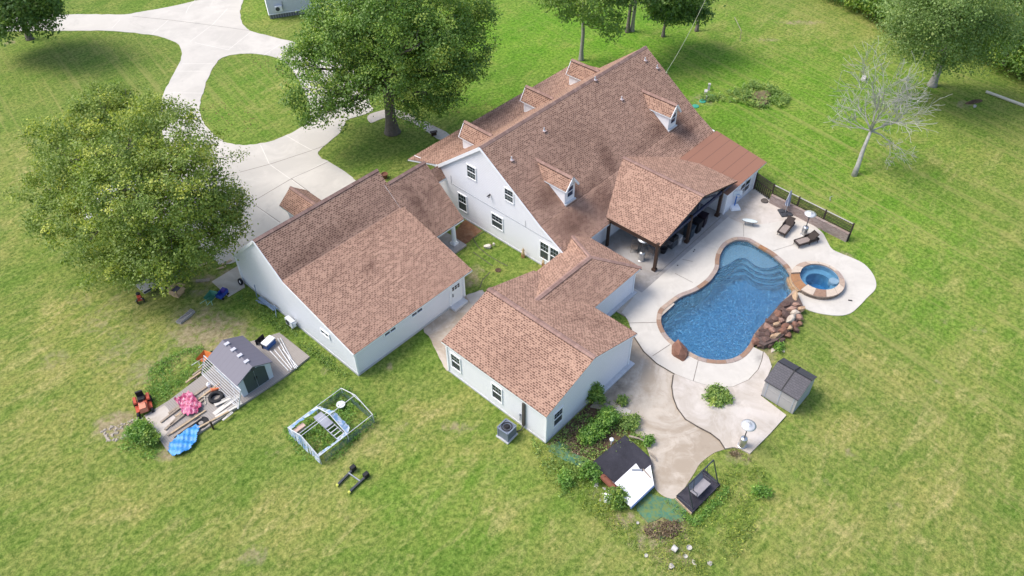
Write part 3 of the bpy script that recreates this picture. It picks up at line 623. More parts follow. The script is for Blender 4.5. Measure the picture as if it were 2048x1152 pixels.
bo = rock_mb(.85, 1.15, .75, 5, .6, 1); one("boulder", bo, [RK[0]], "large reddish brown boulder at the pool's near end overhanging the water", "boulder", (*G(1362, 705).xy, .25), R(-28))
for i, (u, v, s) in enumerate([(1546,701,.2),(1557,699,.16),(1567,702,.15)]):
    one("stone", rock_mb(s*1.5, s, s*.5, 70+i), [RK[4]], ["pale flat stone at the foot of the rock waterfall, nearest the pool", "pale chunky stone at the foot of the rock waterfall, middle one", "pale stone at the foot of the rock waterfall, nearest the grass"][i], "stone", (*G(u, v).xy, .04), .4*i, "pale stones below the rock waterfall")

# ================================================================== BUILDINGS
def stain_shade_roof(o, lst):
    bm = bmesh.new(); bm.from_mesh(o.data)
    for _ in range(5):
        es = [e for e in bm.edges if e.calc_length() > .8]
        if not es: break
        bmesh.ops.subdivide_edges(bm, edges=es, cuts=1, use_grid_fill=True); bmesh.ops.triangulate(bm, faces=[f for f in bm.faces if len(f.verts) > 4])
    bm.to_mesh(o.data); bm.free(); off = np.array(o.get('_org', (0, 0, 0)))
    def fn(P):
        s = np.zeros(len(P)); rel = P-CAM; zz = rel@_F; U_ = 1024+CF*(rel@_R2)/zz; V_ = 576-CF*(rel@_U2)/zz
        for (x, y, r1, r2, ang, a) in lst:
            dx = P[:, 0]-x; dy = P[:, 1]-y; c, s_ = math.cos(ang), math.sin(ang); d = np.sqrt(((dx*c+dy*s_)/r1)**2+((-dx*s_+dy*c)/r2)**2); s = np.maximum(s, a*np.clip(1.3-d, 0, 1))
        return s
    floatattr(o, 'stain_shade', fn)
def cap(parent, a, b, w=.17, dz=.03, s1=.3, s2=.3, nm="ridge_cap"):
    """ridge cap: two strips falling s1/s2 per metre to either side of the line a-b"""
    a = Vector(a); b = Vector(b); t = (b-a).normalized(); h = Vector((t.y, -t.x, 0)).normalized(); L = (b-a).length; m_ = MB(); u = Vector((0, 0, dz))
    for s, sl in ((1, s1), (-1, s2)):
        o1 = h*s*w-Vector((0, 0, sl*w)); m_.face([a+u, b+u, b+u+o1, a+u+o1], 0, [(0, 0), (L, 0), (L, w), (0, w)])
        m_.face([a+u+o1, b+u+o1, b+o1-u*.6, a+o1-u*.6], 1)
    for p in (a, b): m_.face([p+u, p+u+h*w-Vector((0, 0, s1*w)), p-u, p+u-h*w-Vector((0, 0, s2*w))], 1)
    return m_.build(nm, [RC, pm("shingle_edge", (.05, .028, .022), .95, .2)], parent)
EDS = pm("shingle_edge", (.05, .028, .022), .95, .2)
def roof(parent, polys, name="roof", th=.17, mats=None):
    m_ = MB()
    for P in polys: m_.slab(P, th)
    o = m_.build(name, mats or [SH, WHT, EDS], parent); return o
def window(parent, origin, ux, w, h, muntin=True, style='double', nm="window", glass=None):
    """origin = lower-left corner on the wall face, ux = unit vector along the wall; outward = ux x z"""
    o = Vector(origin); ux = Vector(ux); uz = Vector((0, 0, 1)); n = ux.cross(uz); m_ = MB(); t = .085
    def bx(a0, a1, z0, z1, d0, d1, mi=0):
        P = [o+ux*a+uz*z+n*d for d in (d0, d1) for a, z in ((a0, z0), (a1, z0), (a1, z1), (a0, z1))]
        for q in ((0, 3, 2, 1), (4, 5, 6, 7), (0, 1, 5, 4), (1, 2, 6, 5), (2, 3, 7, 6), (3, 0, 4, 7)): m_.face([P[k] for k in q], mi)
    bx(-t, w+t, -t, 0, .0, .075); bx(-t, w+t, h, h+t, .0, .06); bx(-t, 0, 0, h, .0, .06); bx(w, w+t, 0, h, .0, .06)
    if style == 'double':
        bx(0, w, h*.5-.03, h*.5+.03, .005, .045)
        if muntin:
            for k in (1, 2): bx(w*k/3-.012, w*k/3+.012, h*.5+.03, h, .012, .028, 1)
            bx(0, w, h*.75-.012, h*.75+.012, .012, .028, 1)
            if muntin == 'full':
                for k in (1, 2): bx(w*k/3-.014, w*k/3+.014, 0, h*.5-.03, .012, .028, 1)
                bx(0, w, h*.25-.014, h*.25+.014, .012, .028, 1)
    elif style == 'slider': bx(w*.5-.03, w*.5+.03, 0, h, .005, .045)
    f = m_.build(nm, [WHT, MUN], parent); g = MB()
    P = lambda a, z, d: o+ux*a+uz*z+n*d
    g.face([P(0, 0, .010), P(w, 0, .010), P(w, h*.5, .010), P(0, h*.5, .010)], 0); g.face([P(0, h*.5, .012), P(w, h*.5, .012), P(w, h, .012), P(0, h, .012)], 1 if style == 'double' and muntin else 0)
    g.build("pane", [glass or SCR if style == 'double' and not glass else (glass or GLS), glass or GLS], f); return f
def wallbox(parent, x0, x1, y0, y1, z0, z1, mat, nm="wall"):
    m_ = MB(); m_.box(((x0+x1)/2, (y0+y1)/2, (z0+z1)/2), (x1-x0, y1-y0, z1-z0)); return m_.build(nm, [mat], parent)
def prism_x(parent, prof, x0, x1, mat, nm="wall"):
    m_ = MB(); A = [(x0, y, z) for y, z in prof]; B = [(x1, y, z) for y, z in prof]; m_.face(A); m_.face(B[::-1])
    for i in range(len(prof)):
        j = (i+1) % len(prof); m_.face([A[j], A[i], B[i], B[j]])
    return m_.build(nm, [mat], parent)
def prism_y(parent, prof, y0, y1, mat, nm="wall"):
    m_ = MB(); A = [(x, y0, z) for x, z in prof]; B = [(x, y1, z) for x, z in prof]; m_.face(A[::-1]); m_.face(B)
    for i in range(len(prof)):
        j = (i+1) % len(prof); m_.face([A[i], A[j], B[j], B[i]])
    return m_.build(nm, [mat], parent)
def cornerboard(parent, x, y, z0, z1, sx, sy, w=.12, nm="corner_board"):
    m_ = MB(); m_.box((x+sx*w/2-sx*.015, y+sy*w/2-sy*.015, (z0+z1)/2), (w, w, z1-z0)); return m_.build(nm, [WHT], parent)

# ---------------- garage with breezeway
gar = thing("garage", "white garage wing with brown shingle roof and breezeway on the left of the house", "garage", (5.2, 7, 0))
gprof = [(0, .2), (0, 2.22), (7.35, 4.30), (10.0, 6.52), (14.1, 2.75), (14.1, .2)]
prism_x(gar, gprof, .02, 10.42, SIDC); 
prism_x(gar, [(-.03, 0), (-.03, .2), (14.15, .2), (14.15, 0)], -.03, 10.47, FND, "foundation")
gl = roof(gar, [[(-.06, -.10, 2.37), (11.3, -.10, 2.37), (11.3, 7.35, 4.47), (-.06, 7.35, 4.47)]], "lower_roof")
gu = roof(gar, [[(-.06, 7.35, 4.468), (11.3, 7.35, 4.468), (11.3, 10.0, 6.72), (-.06, 10.0, 6.72)], [(-.06, 10.0, 6.72), (11.3, 10.0, 6.72), (11.3, 14.35, 2.60), (-.06, 14.35, 2.60)]], "upper_roof")
stain_shade_roof(gl, [(5.4, 4.6, .9, .35, .5, .9), (6.6, 5.9, .8, .25, .3, .5), (3.2, 5.6, 1.6, .3, .2, .35), (8, 6.9, 2, .3, 0, .3)]); stain_shade_roof(gu, [(2, 7.8, 3, .5, 0, .6), (6, 8, 3, .5, 0, .5)])
cap(gu, (-.06, 10.0, 6.72), (11.3, 10.0, 6.72), .19, .04, .8, .85)
bz = roof(gar, [[(11.0, 4.73, 2.26), (15.2, 4.73, 2.26), (15.2, 8.95, 5.92), (11.0, 8.95, 5.92)], [(11.0, 8.95, 5.92), (15.2, 8.95, 5.92), (15.2, 12.9, 2.4), (11.0, 12.9, 2.4)]], "breezeway_roof")
stain_shade_roof(bz, [(12.4, 7.0, .5, 2.0, .0, .8), (13.8, 7.2, 1.0, .5, 0, .4)])
cap(bz, (11.3, 8.95, 5.92), (15.2, 8.95, 5.92), .19, .04, .8, .85)
wallbox(gar, 11.05, 11.25, 4.9, 7.3, 2.35, 3.6, SIDC, "step_wall")
gd = roof(gar, [[(7.32, 16.75, 3.85), (7.32, 13.0, 3.85), (5.95, 13.0, 2.72), (5.95, 16.75, 2.72)], [(7.32, 16.75, 3.85), (7.32, 13.0, 3.85), (8.68, 13.0, 2.72), (8.68, 16.75, 2.72)]], "entry_roof")
cap(gd, (7.32, 16.75, 3.85), (7.32, 13.3, 3.85), .17, .04, .8, .8)
prism_y(gar, [(6.3, 0), (6.3, 2.75), (7.32, 3.6), (8.35, 2.75), (8.35, 0)], 13.9, 16.3, SIDC, "entry_wall")
for y in (4.95, 12.4):
    m_ = MB(); m_.box((14.16, y, .23), (.52, .52, .18)); m_.lathe([(.25, .32), (.25, .4), (.20, .46), (.19, 1.3), (.165, 2.15), (.20, 2.2), (.22, 2.3)], (14.16, y, 0), 20); m_.build("column", [WHT], gar, smooth=False)
cornerboard(gar, 0.02, 0, .2, 2.25, 0, 0, .13); cornerboard(gar, 10.42, 0, .2, 2.25, 0, 0, .13); cornerboard(gar, .02, 14.1, .2, 2.75, 0, 0, .13)
m_ = MB(); m_.bar((-.075, -.06, 2.26), (-.075, 7.35, 4.34), .05, .2); m_.bar((-.075, 7.35, 4.34), (-.075, 10.0, 6.6), .05, .2); m_.bar((-.075, 10.0, 6.6), (-.075, 14.3, 2.55), .05, .2); m_.build("rake_board", [WHT], gar)
# door in near wall
m_ = MB(); m_.box((9.52, -.03, 1.16), (1.22, .06, 2.08)); dr_ = m_.build("door_frame", [WHT], gar)
m_ = MB(); m_.box((9.52, -.075, 1.15), (.92, .04, 1.98)); door = m_.build("door", [pm("door_white", (.74, .76, .80), .45, .05)], gar)
m_ = MB()
for i in range(3):
    for j in range(2): m_.box((9.25+.27*i, -.10, 1.72+.2*j), (.20, .012, .16))
m_.build("door_lites", [GLS], door)
m_ = MB(); m_.box((9.16, -.12, 1.15), (.06, .05, .16)); m_.box((9.16, -.12, 1.32), (.06, .05, .06)); m_.build("handle", [DGR], door)
m_ = MB(); m_.box((9.52, -.32, .12), (1.35, .6, .24)); m_.build("threshold_step", [STEP], gar)
for x0 in (2.75, 5.35):
    if x0 < 5: window(gar, (2.68, -.004, 1.92), (1, 0, 0), .98, .26, style='slider')
    else: window(gar, (5.22, -.004, 1.90), (1, 0, 0), .98, .26, style='slider')
window(gar, (.0, 3.6, 1.85), (0, -1, 0), .85, .34, style='slider')

# ---------------- main house
hs = thing("house", "large white sided two storey house with brown shingle roof and five dormers", "house", (27, 0, 0))
prof = [(-3.9, .12), (-3.9, 2.62), (-1.82, 3.84), (4.46, 8.16), (9.48, 4.1), (9.48, .12)]
mw = prism_x(hs, prof, 17.16, 38.45, SID)
prism_x(hs, [(-3.94, 0), (-3.94, .12), (9.5, .12), (9.5, 0)], 17.10, 38.5, FND, "foundation")
ru = roof(hs, [[(17.06, -1.82, 4.02), (38.64, -1.82, 4.02), (38.64, 4.46, 8.34), (17.06, 4.46, 8.34)]], "rear_roof")
rl = roof(hs, [[(17.06, -4.5, 2.50), (38.62, -4.5, 2.50), (38.62, -1.82, 4.018), (17.06, -1.82, 4.018)]], "rear_eave_roof")
rf = roof(hs, [[(17.06, 4.46, 8.34), (38.64, 4.46, 8.34), (38.64, 9.48, 4.32), (17.06, 9.48, 4.32)]], "front_roof")
rp_ = roof(hs, [[(17.06, 9.48, 4.318), (38.64, 9.48, 4.318), (38.64, 12.46, 3.88), (16.3, 12.46, 3.88)]], "porch_roof")
cap(ru, (17.06, 4.46, 8.34), (38.64, 4.46, 8.34), .20, .045, .8, .7)
stain_shade_roof(ru, [(21.9, -1.3, .7, 1.8, .3, 1.0), (23.5, -1.9, 1.6, .8, .5, .8), (19.3, -.6, 1.4, .7, .0, .8), (26.6, -1.0, .9, 2.2, -.35, .85), (35.9, -1.2, 1.0, 1.8, .3, 1.0), (33.6, -1.2, 2.0, .7, 0, .8), (30.5, -1.5, 1.5, .6, 0, .5), (20.9, .4, .5, 1.4, 0, .7), (35.1, .4, .5, 1.4, 0, .6), (25, 1.5, 3, 2, .2, .25)])  # stains, plus the shadows beside the dormers painted as dark patches
stain_shade_roof(rl, [(19.8, -3.0, 2.0, 1.0, 0, .9), (23.5, -3.0, 1.8, 1.2, 0, .9), (36.2, -2.4, 1.4, .7, 0, 1.0), (34.2, -2.6, 1.6, .5, 0, .7)])  # dormer shadows carried on down the eave in colour, with stains
stain_shade_roof(rp_, [(20, 11.8, 4, .5, 0, .5), (25, 11.6, 5, .6, .0, .8), (27, 11.0, 1.2, .6, .2, .5)])
wallbox(hs, 17.3, 38.3, 12.1, 12.3, 0, 3.6, SID, "porch_front_wall") if False else None
for x in (17.6, 21.4, 25.2, 29.0, 32.8, 36.4): m_ = MB(); m_.box((x, 12.15, 1.9), (.2, .2, 3.6)); m_.build("porch_post", [WHT], hs)
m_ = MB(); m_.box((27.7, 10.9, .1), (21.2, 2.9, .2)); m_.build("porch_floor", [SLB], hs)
# white gable rakes
m_ = MB(); X_ = 17.03
for a, b in (((4.46, 8.20), (9.48, 4.18)), ((9.48, 4.18), (12.4, 3.76))): m_.bar((X_, a[0], a[1]), (X_, b[0], b[1]), .07, .26)
for a, b in (((4.46, 8.24), (-1.82, 3.90)), ((-1.82, 3.90), (-4.45, 2.42))): m_.bar((X_, a[0], a[1]), (X_, b[0], b[1]), .06, .16)
m_.build("rake_board", [WHT], hs)
cornerboard(hs, 17.16, -3.9, .12, 2.6, 0, 0, .13)
# small pent roof where the breezeway meets the gable
pr_ = roof(hs, [[(17.15, 9.5, 4.25), (15.75, 9.5, 4.25), (15.75, 8.75, 3.32), (17.15, 8.75, 3.32)]], "pent_roof", .2)
# faint siding flashing lines on the gable
m_ = MB(); m_.bar((17.145, 8.11, 3.85), (17.145, 8.11, 3.03), .02, .02); m_.bar((17.145, 8.11, 3.03), (17.145, -3.9, 2.93), .02, .03); m_.bar((17.145, -.2, 3.6), (17.145, -.2, 2.97), .02, .02)
m_.build("flashing", [pm("flashing_grey", (.30, .31, .33), .6, .1)], hs)
for (y0, z0, w_, h_, mt) in ((6.05, 4.80, .90, 1.14, 'full'), (1.93, 4.62, .84, 1.08, 'full'), (7.33, .85, .90, 1.62, True), (3.45, 1.18, 1.15, 1.22, True), (-1.80, .82, .82, 1.62, True), (-2.82, .82, .82, 1.62, True)):
    window(hs, (17.155, y0, z0), (0, -1, 0), w_, h_, mt)
m_ = MB(); m_.box((17.05, 3.56, 4.22), (.12, .1, .12)); m_.tube([(17.0, 3.56, 4.22), (16.85, 3.66, 4.12)], .05, 8); m_.tube([(17.0, 3.56, 4.22), (16.85, 3.44, 4.12)], .05, 8); m_.build("security_light", [BLK], hs)
# dormers
def dormer(xc, sgn, front_y, zb):
    """sgn -1: rear (towards the pool), +1 front"""
    hw = .60; zt = 5.78 if sgn < 0 else 5.62; zr = 6.60 if sgn < 0 else 6.62; fy = front_y; ov = .26
    by = {-1: 2.2, 1: 6.7}[sgn]
    m_ = MB(); F_ = lambda x, y, z: (x, y, z)
    z0 = zb
    cy = fy-sgn*(zt-z0)/(.688 if sgn < 0 else .80)
    for s in (-1, 1):
        m_.face([F_(xc+s*hw, fy, z0-.25), F_(xc+s*hw, fy, zt), F_(xc+s*hw, cy, zt), F_(xc+s*hw, cy, zt-.3)])
    m_.face([F_(xc-hw, fy, z0-.25), F_(xc+hw, fy, z0-.25), F_(xc+hw, fy, zt), F_(xc, fy, zr-.12), F_(xc-hw, fy, zt)])
    d_ = m_.build("dormer", [WHT], hs)
    ex = hw+.16; ze = zt-.16*(zr-zt)/hw*.8
    y1 = fy+sgn*ov
    rr = roof(d_, [[(xc, y1, zr), (xc, by-sgn*.4, zr), (xc+s*ex, by-sgn*.0+(-sgn)*-1.35*1, ze), (xc+s*ex, y1, ze)] for s in (-1, 1)], "dormer_roof", .12)
    cap(rr, (xc, y1, zr), (xc, by, zr), .17, .04, 1.0, 1.0) if False else cap(d_, (xc, y1, zr), (xc, by, zr), .17, .04, 1.0, 1.0)
    if sgn < 0:
        window(d_, (xc-.26, fy-.002, z0+.62), (1, 0, 0), .52, .92, False, 'double', "dormer_window", GLB) if False else None
        w0 = MB(); 
        for (a0, a1, b0, b1) in ((-.40, .40, .44, .52), (-.40, .40, 1.46, 1.54), (-.40, -.33, .52, 1.46), (.33, .40, .52, 1.46), (-.33, .33, .96, 1.02)):
            w0.box((xc+(a0+a1)/2, fy-.03, z0+(b0+b1)/2), (a1-a0, .06, b1-b0))
        w0.box((xc, fy-.012, z0+.99), (.66, .02, .94), 1); w0.build("dormer_window", [WHT, GLB], d_)
        m2 = MB(); m2.box((xc, fy-.09, z0-.02), (1.28, .16, .10)); m2.build("sill_flashing", [GAL], d_)
    m3 = MB(); m3.bar((xc, y1, zr-.08), (xc+ex, y1, ze-.08), .05, .16); m3.bar((xc, y1, zr-.08), (xc-ex, y1, ze-.08), .05, .16); m3.build("dormer_trim", [WHT], d_)
    return d_
for xc in (20.75, 34.8): dormer(xc, -1, -1.60, 4.17)
for xc in (20.8, 28.52, 34.9): dormer(xc, 1, 9.70, 4.25)
# roof vents
def onroof(u, v, y0=4.46, z0=8.34, s=.688):
    q = _F*CF+_R2*(u-1024)-_U2*(v-576); t = (z0+s*(CAM[1]-y0)-CAM[2])/(q[2]-s*q[1]); return CAM+q*t
for u, v in ((1088,262),(1190,160),(1023,320),(1243,199),(1290,121),(1314,136)):
    p = onroof(u, v); m_ = MB(); m_.box((p[0], p[1]-.04, p[2]+.02), (.30, .30, .04), 1, M=None); m_.lathe([(.12, 0), (.055, .12), (.05, .3), (0, .31)], (p[0], p[1], p[2]), 12); m_.build("roof_vent", [GAL, pm("vent_flange", (.40, .30, .29), .6, .1)], hs)
# membrane roofed wing
MEMB = stripes_mat("rolled_roofing", (.10, .05, .04), (.27, .128, .082), 1, .98, .968, .8, 'UV', .06)
mr = roof(hs, [[(32.25, -4.0, 3.06), (38.64, -4.0, 3.06), (38.64, -9.3, 2.12), (32.25, -9.3, 2.12)]], "membrane_roof", .14, [MEMB, WHT, pm("membrane_edge", (.25, .11, .08), .8, .1)])
m_ = MB(); m_.poly([(38.63, -3.84), (38.63, -1.9), (38.55, -1.9), (38.55, -3.84)], 3.0, 2.6); m_.build("flashing_strip", [WHT], hs)
wallbox(hs, 32.3, 37.15, -9.24, -3.9, .02, 2.02, SID, "wing_wall")
wallbox(hs, 32.25, 37.2, -9.30, -3.9, -.2, .06, FND, "wing_foundation")
for x0 in (34.55, 35.42): window(hs, (x0, -9.245, .62), (1, 0, 0), .78, 1.18, False, 'double', glass=GLS)
cornerboard(hs, 37.15, -9.24, .05, 2.0, 0, 0, .13); cornerboard(hs, 32.3, -9.24, .05, 2.0, 0, 0, .13)
window(hs, (32.295, -6.6, 1.0), (0, -1, 0), .6, .9, False)
# link wing
wallbox(hs, 13.6, 19.35, -9.22, -4.2, .15, 2.45, SID, "link_wall"); wallbox(hs, 13.6, 19.62, -9.50, -4.0, -.1, .15, STEP, "link_ledge")
q3 = Vector(onroof(1144, 471, -1.82, 4.02, .57)); hip = (17.0, -6.7, 3.86)
lr = roof(hs, [[(9.6, -6.7, 3.86), hip, (19.80, -9.48, 2.58), (9.6, -9.48, 2.58)]], "link_roof", .16)
lr2 = roof(hs, [[hip, (19.80, -9.48, 2.58), (19.95, -4.45, 2.54)], [hip, (19.95, -4.45, 2.54), tuple(q3)]], "hip_roof", .14)
lr3 = roof(hs, [[(9.6, -6.7, 3.86), hip, tuple(q3), (17.3, -4.2, 2.75)], [(9.6, -6.7, 3.86), (17.3, -4.2, 2.75), (17.1, -3.92, 2.58), (9.6, -3.92, 2.58)]], "link_rear_roof", .14)
cap(lr, (10.9, -6.7, 3.86), (17.0, -6.7, 3.86), .19, .05, .45, .45); cap(lr2, hip, (19.80, -9.48, 2.58), .16, .035, .35, .35); cap(lr2, hip, tuple(q3), .16, .035, .35, .35)
cornerboard(hs, 19.35, -9.22, .15, 2.45, 0, 0, .13)
window(hs, (18.9, -3.955, .7), (1, 0, 0), 1.2, 1.5, False) 
# annex wing
ap = [(4.56, .12), (4.56, 2.72), (9.18, 4.28), (13.35, 2.86), (13.35, .12)]
prism_y(hs, ap, -13.28, -4.35, SID, "annex_wall"); wallbox(hs, 4.5, 13.4, -13.32, -4.3, 0, .12, FND, "annex_foundation"); wallbox(hs, 9.9, 13.72, -13.62, -9.6, -.1, .16, STEP, "annex_ledge")
ar = roof(hs, [[(4.46, -13.34, 2.88), (4.46, -3.94, 2.88), (9.16, -3.94, 4.47), (9.16, -13.34, 4.47)]], "annex_roof")
ar2 = roof(hs, [[(9.16, -13.34, 4.47), (9.16, -3.94, 4.47), (13.94, -3.94, 2.885), (13.94, -13.34, 2.885)]], "annex_rear_roof")
cap(ar, (9.16, -13.36, 4.47), (9.16, -3.92, 4.47), .20, .05, .33, .33)
stain_shade_roof(ar, [(6, -9, 1.5, 2, .3, .25)]); stain_shade_roof(ar2, [(12.8, -11, .8, 1.2, .2, .4), (11.8, -9.8, 1.0, .5, 0, .55)])
cornerboard(hs, 4.56, -13.28, .12, 2.7, 0, 0, .13); cornerboard(hs, 4.56, -4.35, .12, 2.6, 0, 0, .13); cornerboard(hs, 13.35, -13.28, .15, 2.75, 0, 0, .13)
window(hs, (4.552, -4.78, .88), (0, -1, 0), .80, 1.36); window(hs, (4.552, -8.64, .86), (0, -1, 0), .80, 1.36); window(hs, (5.28, -13.285, 1.0), (1, 0, 0), .82, 1.30)
m_ = MB(); m_.box((4.48, -11.45, 1.45), (.14, .20, 2.3)); m_.tube([(4.45, -11.45, .3), (4.2, -11.5, .12), (3.8, -11.5, .35)], .05, 8); m_.build("line_cover", [pm("downpipe_bronze", (.075, .065, .06), .5, .15)], hs)
m_ = MB(); m_.tube([(4.5, -11.1, .5), (4.5, -11.12, 1.1)], .03, 6); m_.box((4.50, -11.1, 1.1), (.08, .1, .16)); m_.build("disconnect_box", [GRY], hs)
# ---------------- covered patio (pavilion)
pv = thing("patio_cover", "open gable patio cover with brown shingle roof on dark timber posts facing the pool", "patio cover", (28.1, -7, 0))
po = roof(pv, [[(22.52, -9.23, 2.78), (22.52, -1.5, 2.78), (28.15, -.3, 4.36), (28.15, -9.23, 4.36)]], "roof", .16, [SH, DKW, EDS])
po2 = roof(pv, [[(28.15, -9.23, 4.36), (28.15, -.3, 4.36), (33.70, -1.5, 2.78), (33.70, -9.23, 2.78)]], "roof", .16, [SH, DKW, EDS])
cap(po, (28.15, -9.24, 4.36), (28.15, -.9, 4.36), .17, .04, .28, .28)
NVY = pm("soffit_navy", (.030, .038, .075), .6, .2)
for x, nm in ((22.5, 0), (27.15, 0), (31.75, 0)):
    m_ = MB(); m_.box((x if x > 23 else 22.6, -8.98, 1.42), (.22, .22, 2.84)); m_.box((x if x > 23 else 22.6, -8.98, .17), (.34, .34, .24)); m_.build("post", [DKW], pv)
m_ = MB(); m_.box((22.45, -4.4, 1.3), (.2, .2, 2.6)); m_.build("post", [DKW], pv)
m_ = MB(); m_.box((28.1, -8.98, 2.62), (10.9, .16, .28)); m_.box((28.1, -8.95, 3.6), (.16, .14, 1.3)); m_.bar((23.2, -8.97, 2.75), (28.1, -8.97, 4.1), .1, .2); m_.bar((33.0, -8.97, 2.75), (28.1, -8.97, 4.1), .1, .2)
m_.bar((25.4, -8.95, 2.8), (28.1, -8.95, 3.9), .1, .14); m_.bar((30.8, -8.95, 2.8), (28.1, -8.95, 3.9), .1, .14); m_.build("truss", [NVY], pv)
for x in (22.62, 33.5): m_ = MB(); m_.box((x, -5.6, 2.5), (.14, 6.8, .24)); m_.build("beam", [DKW], pv)

# ---------------- neighbour building
nb = thing("outbuilding", "grey white metal sided outbuilding with corrugated skirting at the top edge", "outbuilding", (28.04, 50.68, 0), R(-28.5), world=False)
CORR = stripes_mat("corrugated_skirt", (.26, .27, .28), (.12, .12, .13), 0, .3, .6)
m_ = MB(); m_.box((5.0, 4.0, 2.2), (10, 8, 3.4)); m_.build("wall", [pm("grey_metal_siding", (.52, .55, .60), .5, .06)], nb)
m_ = MB(); m_.box((5.0, 4.0, .26), (9.9, 7.9, .5)); m_.build("skirt", [CORR], nb)
m_ = MB(); m_.box((5, 4, .54), (10.1, 8.1, .06)); m_.build("trim", [WHT], nb)
m_ = MB(); m_.slab([(-.3, -.3, 3.9), (10.3, -.3, 3.9), (10.3, 4, 5.2), (-.3, 4, 5.2)], .15); m_.slab([(-.3, 8.3, 3.9), (10.3, 8.3, 3.9), (10.3, 4, 5.2), (-.3, 4, 5.2)], .15); m_.build("roof", [GRY, WHT, GRY], nb)
def outdoor_unit(name, label, loc, rz, legs=0.0):
    t = thing(name, label, "air conditioner", loc, rz, world=False)
    m_ = MB(); m_.box((0, 0, .3+legs), (.84, .34, .60)); m_.build("casing", [pm("ac_white", (.66, .68, .71), .45, .05)], t)
    m_ = MB(); m_.lathe([(0, 0), (.24, 0), (.25, .02), (.25, 0)], (0, 0, 0), 24); g_ = m_
    g_.v = [(x-.12, -.175-z*.6, y+.3+legs) for x, y, z in g_.v]; g_.build("fan_grille", [DGR], t)
    m_ = MB(); m_.box((-.28, 0, legs*.5), (.05, .4, max(.04, legs))); m_.box((.28, 0, legs*.5), (.05, .4, max(.04, legs))); m_.build("feet", [GRY], t)
    m_ = MB(); m_.box((.455, .02, .3+legs), (.07, .2, .3)); m_.tube([(.46, .1, .3+legs), (.55, .17, .5+legs), (.55, .17, 1.0+legs)], .035, 6); m_.build("pipe_cover", [GRY if legs < .1 else WHT], t)
    return t
o_ = outdoor_unit("air_conditioner", "small white outdoor unit hung on the distant outbuilding wall", (0, 0, 0), 0, .0)
_e = Vector((math.cos(R(-28.5)), math.sin(R(-28.5)))); _b = Vector((28.04, 50.68))+_e*1.25-Vector((_e.y, -_e.x))*-.22
o_.location = (_b.x, _b.y, .95); o_.rotation_euler.z = R(-28.5)
o_ = outdoor_unit("air_conditioner", "white mini split outdoor unit against the garage's left wall", (-.34, 7.3, .12), R(-90), .12)

# ================================================================== TREES AND PLANTS
def leaf_mesh(name, C, D, per, spread, size, parent, mat, seed=1, world=True, aspect=.6, flat=.35):
    """C cluster centres, D outward directions; every leaf is one small rhombus"""
    r = np.random.default_rng(seed); n = len(C); N_ = n*per
    c = np.repeat(C, per, 0)+r.normal(0, 1, (N_, 3))*spread*np.array([1, 1, .75]); d = np.repeat(D, per, 0)
    nn = d*.45+np.array([0, 0, flat])+r.normal(0, 1, (N_, 3))*.55; nn /= np.linalg.norm(nn, axis=1, keepdims=True)+1e-9
    t = r.normal(0, 1, (N_, 3)); t -= nn*(t*nn).sum(1, keepdims=True); t /= np.linalg.norm(t, axis=1, keepdims=True)+1e-9; b = np.cross(nn, t)
    s = size*r.uniform(.6, 1.35, (N_, 1)); V = np.empty((N_, 4, 3)); V[:, 0] = c-t*s; V[:, 1] = c-b*s*aspect; V[:, 2] = c+t*s; V[:, 3] = c+b*s*aspect
    off = np.array(parent.get('_org', (0, 0, 0))) if parent is not None and world else np.zeros(3); V = V.reshape(-1, 3)-off
    me = bpy.data.meshes.new(name); me.vertices.add(N_*4); me.vertices.foreach_set('co', V.ravel())
    me.loops.add(N_*4); me.loops.foreach_set('vertex_index', np.arange(N_*4, dtype=np.int32)); me.polygons.add(N_)
    me.polygons.foreach_set('loop_start', np.arange(0, N_*4, 4, dtype=np.int32)); me.polygons.foreach_set('loop_total', np.full(N_, 4, dtype=np.int32)); me.update()
    a = me.attributes.new('tint', 'FLOAT', 'FACE'); tv = np.repeat(r.uniform(0, 1, n), per); a.data.foreach_set('value', tv.astype(np.float32))
    me.materials.append(mat); o = bpy.data.objects.new(name, me); col.objects.link(o)
    if parent is not None: o.parent = parent; o['_org'] = parent.get('_org', (0, 0, 0))
    return o
def lobes_points(lobes, dens, seed, gap=.30, under=.35):
    """cluster centres on and inside the skins of the lobes, patchy"""
    r = np.random.default_rng(seed); C = []; D = []
    ph = r.uniform(0, 6, 6)
    for (x, y, z, rx, ry, rz) in lobes:
        n = int(dens*4*math.pi*((rx*ry+rx*rz+ry*rz)/3)); d = r.normal(0, 1, (n, 3)); d /= np.linalg.norm(d, axis=1, keepdims=True)
        d = d[(d[:, 2] > -.25) | (r.uniform(0, 1, n) < under)]
        k = len(d); rad = np.clip(1.06-np.abs(r.normal(0, .20, k)), .3, 1.12)
        wob = 1+.14*np.sin(d[:, 0]*5+ph[0]+x)+.12*np.sin(d[:, 1]*6+ph[1]+y)+.1*np.sin(d[:, 2]*7+ph[2])
        p = np.array([x, y, z])+d*np.array([rx, ry, rz])*(rad*wob)[:, None]
        q = np.sin(p[:, 0]*1.7+ph[3])*np.sin(p[:, 1]*1.9+ph[4])*np.sin(p[:, 2]*2.3+ph[5])
        keep = q > -1+gap*2*r.uniform(.3, 1, k); p = p[keep]; d = d[keep]; C.append(p); D.append(d)
    return np.concatenate(C), np.concatenate(D)
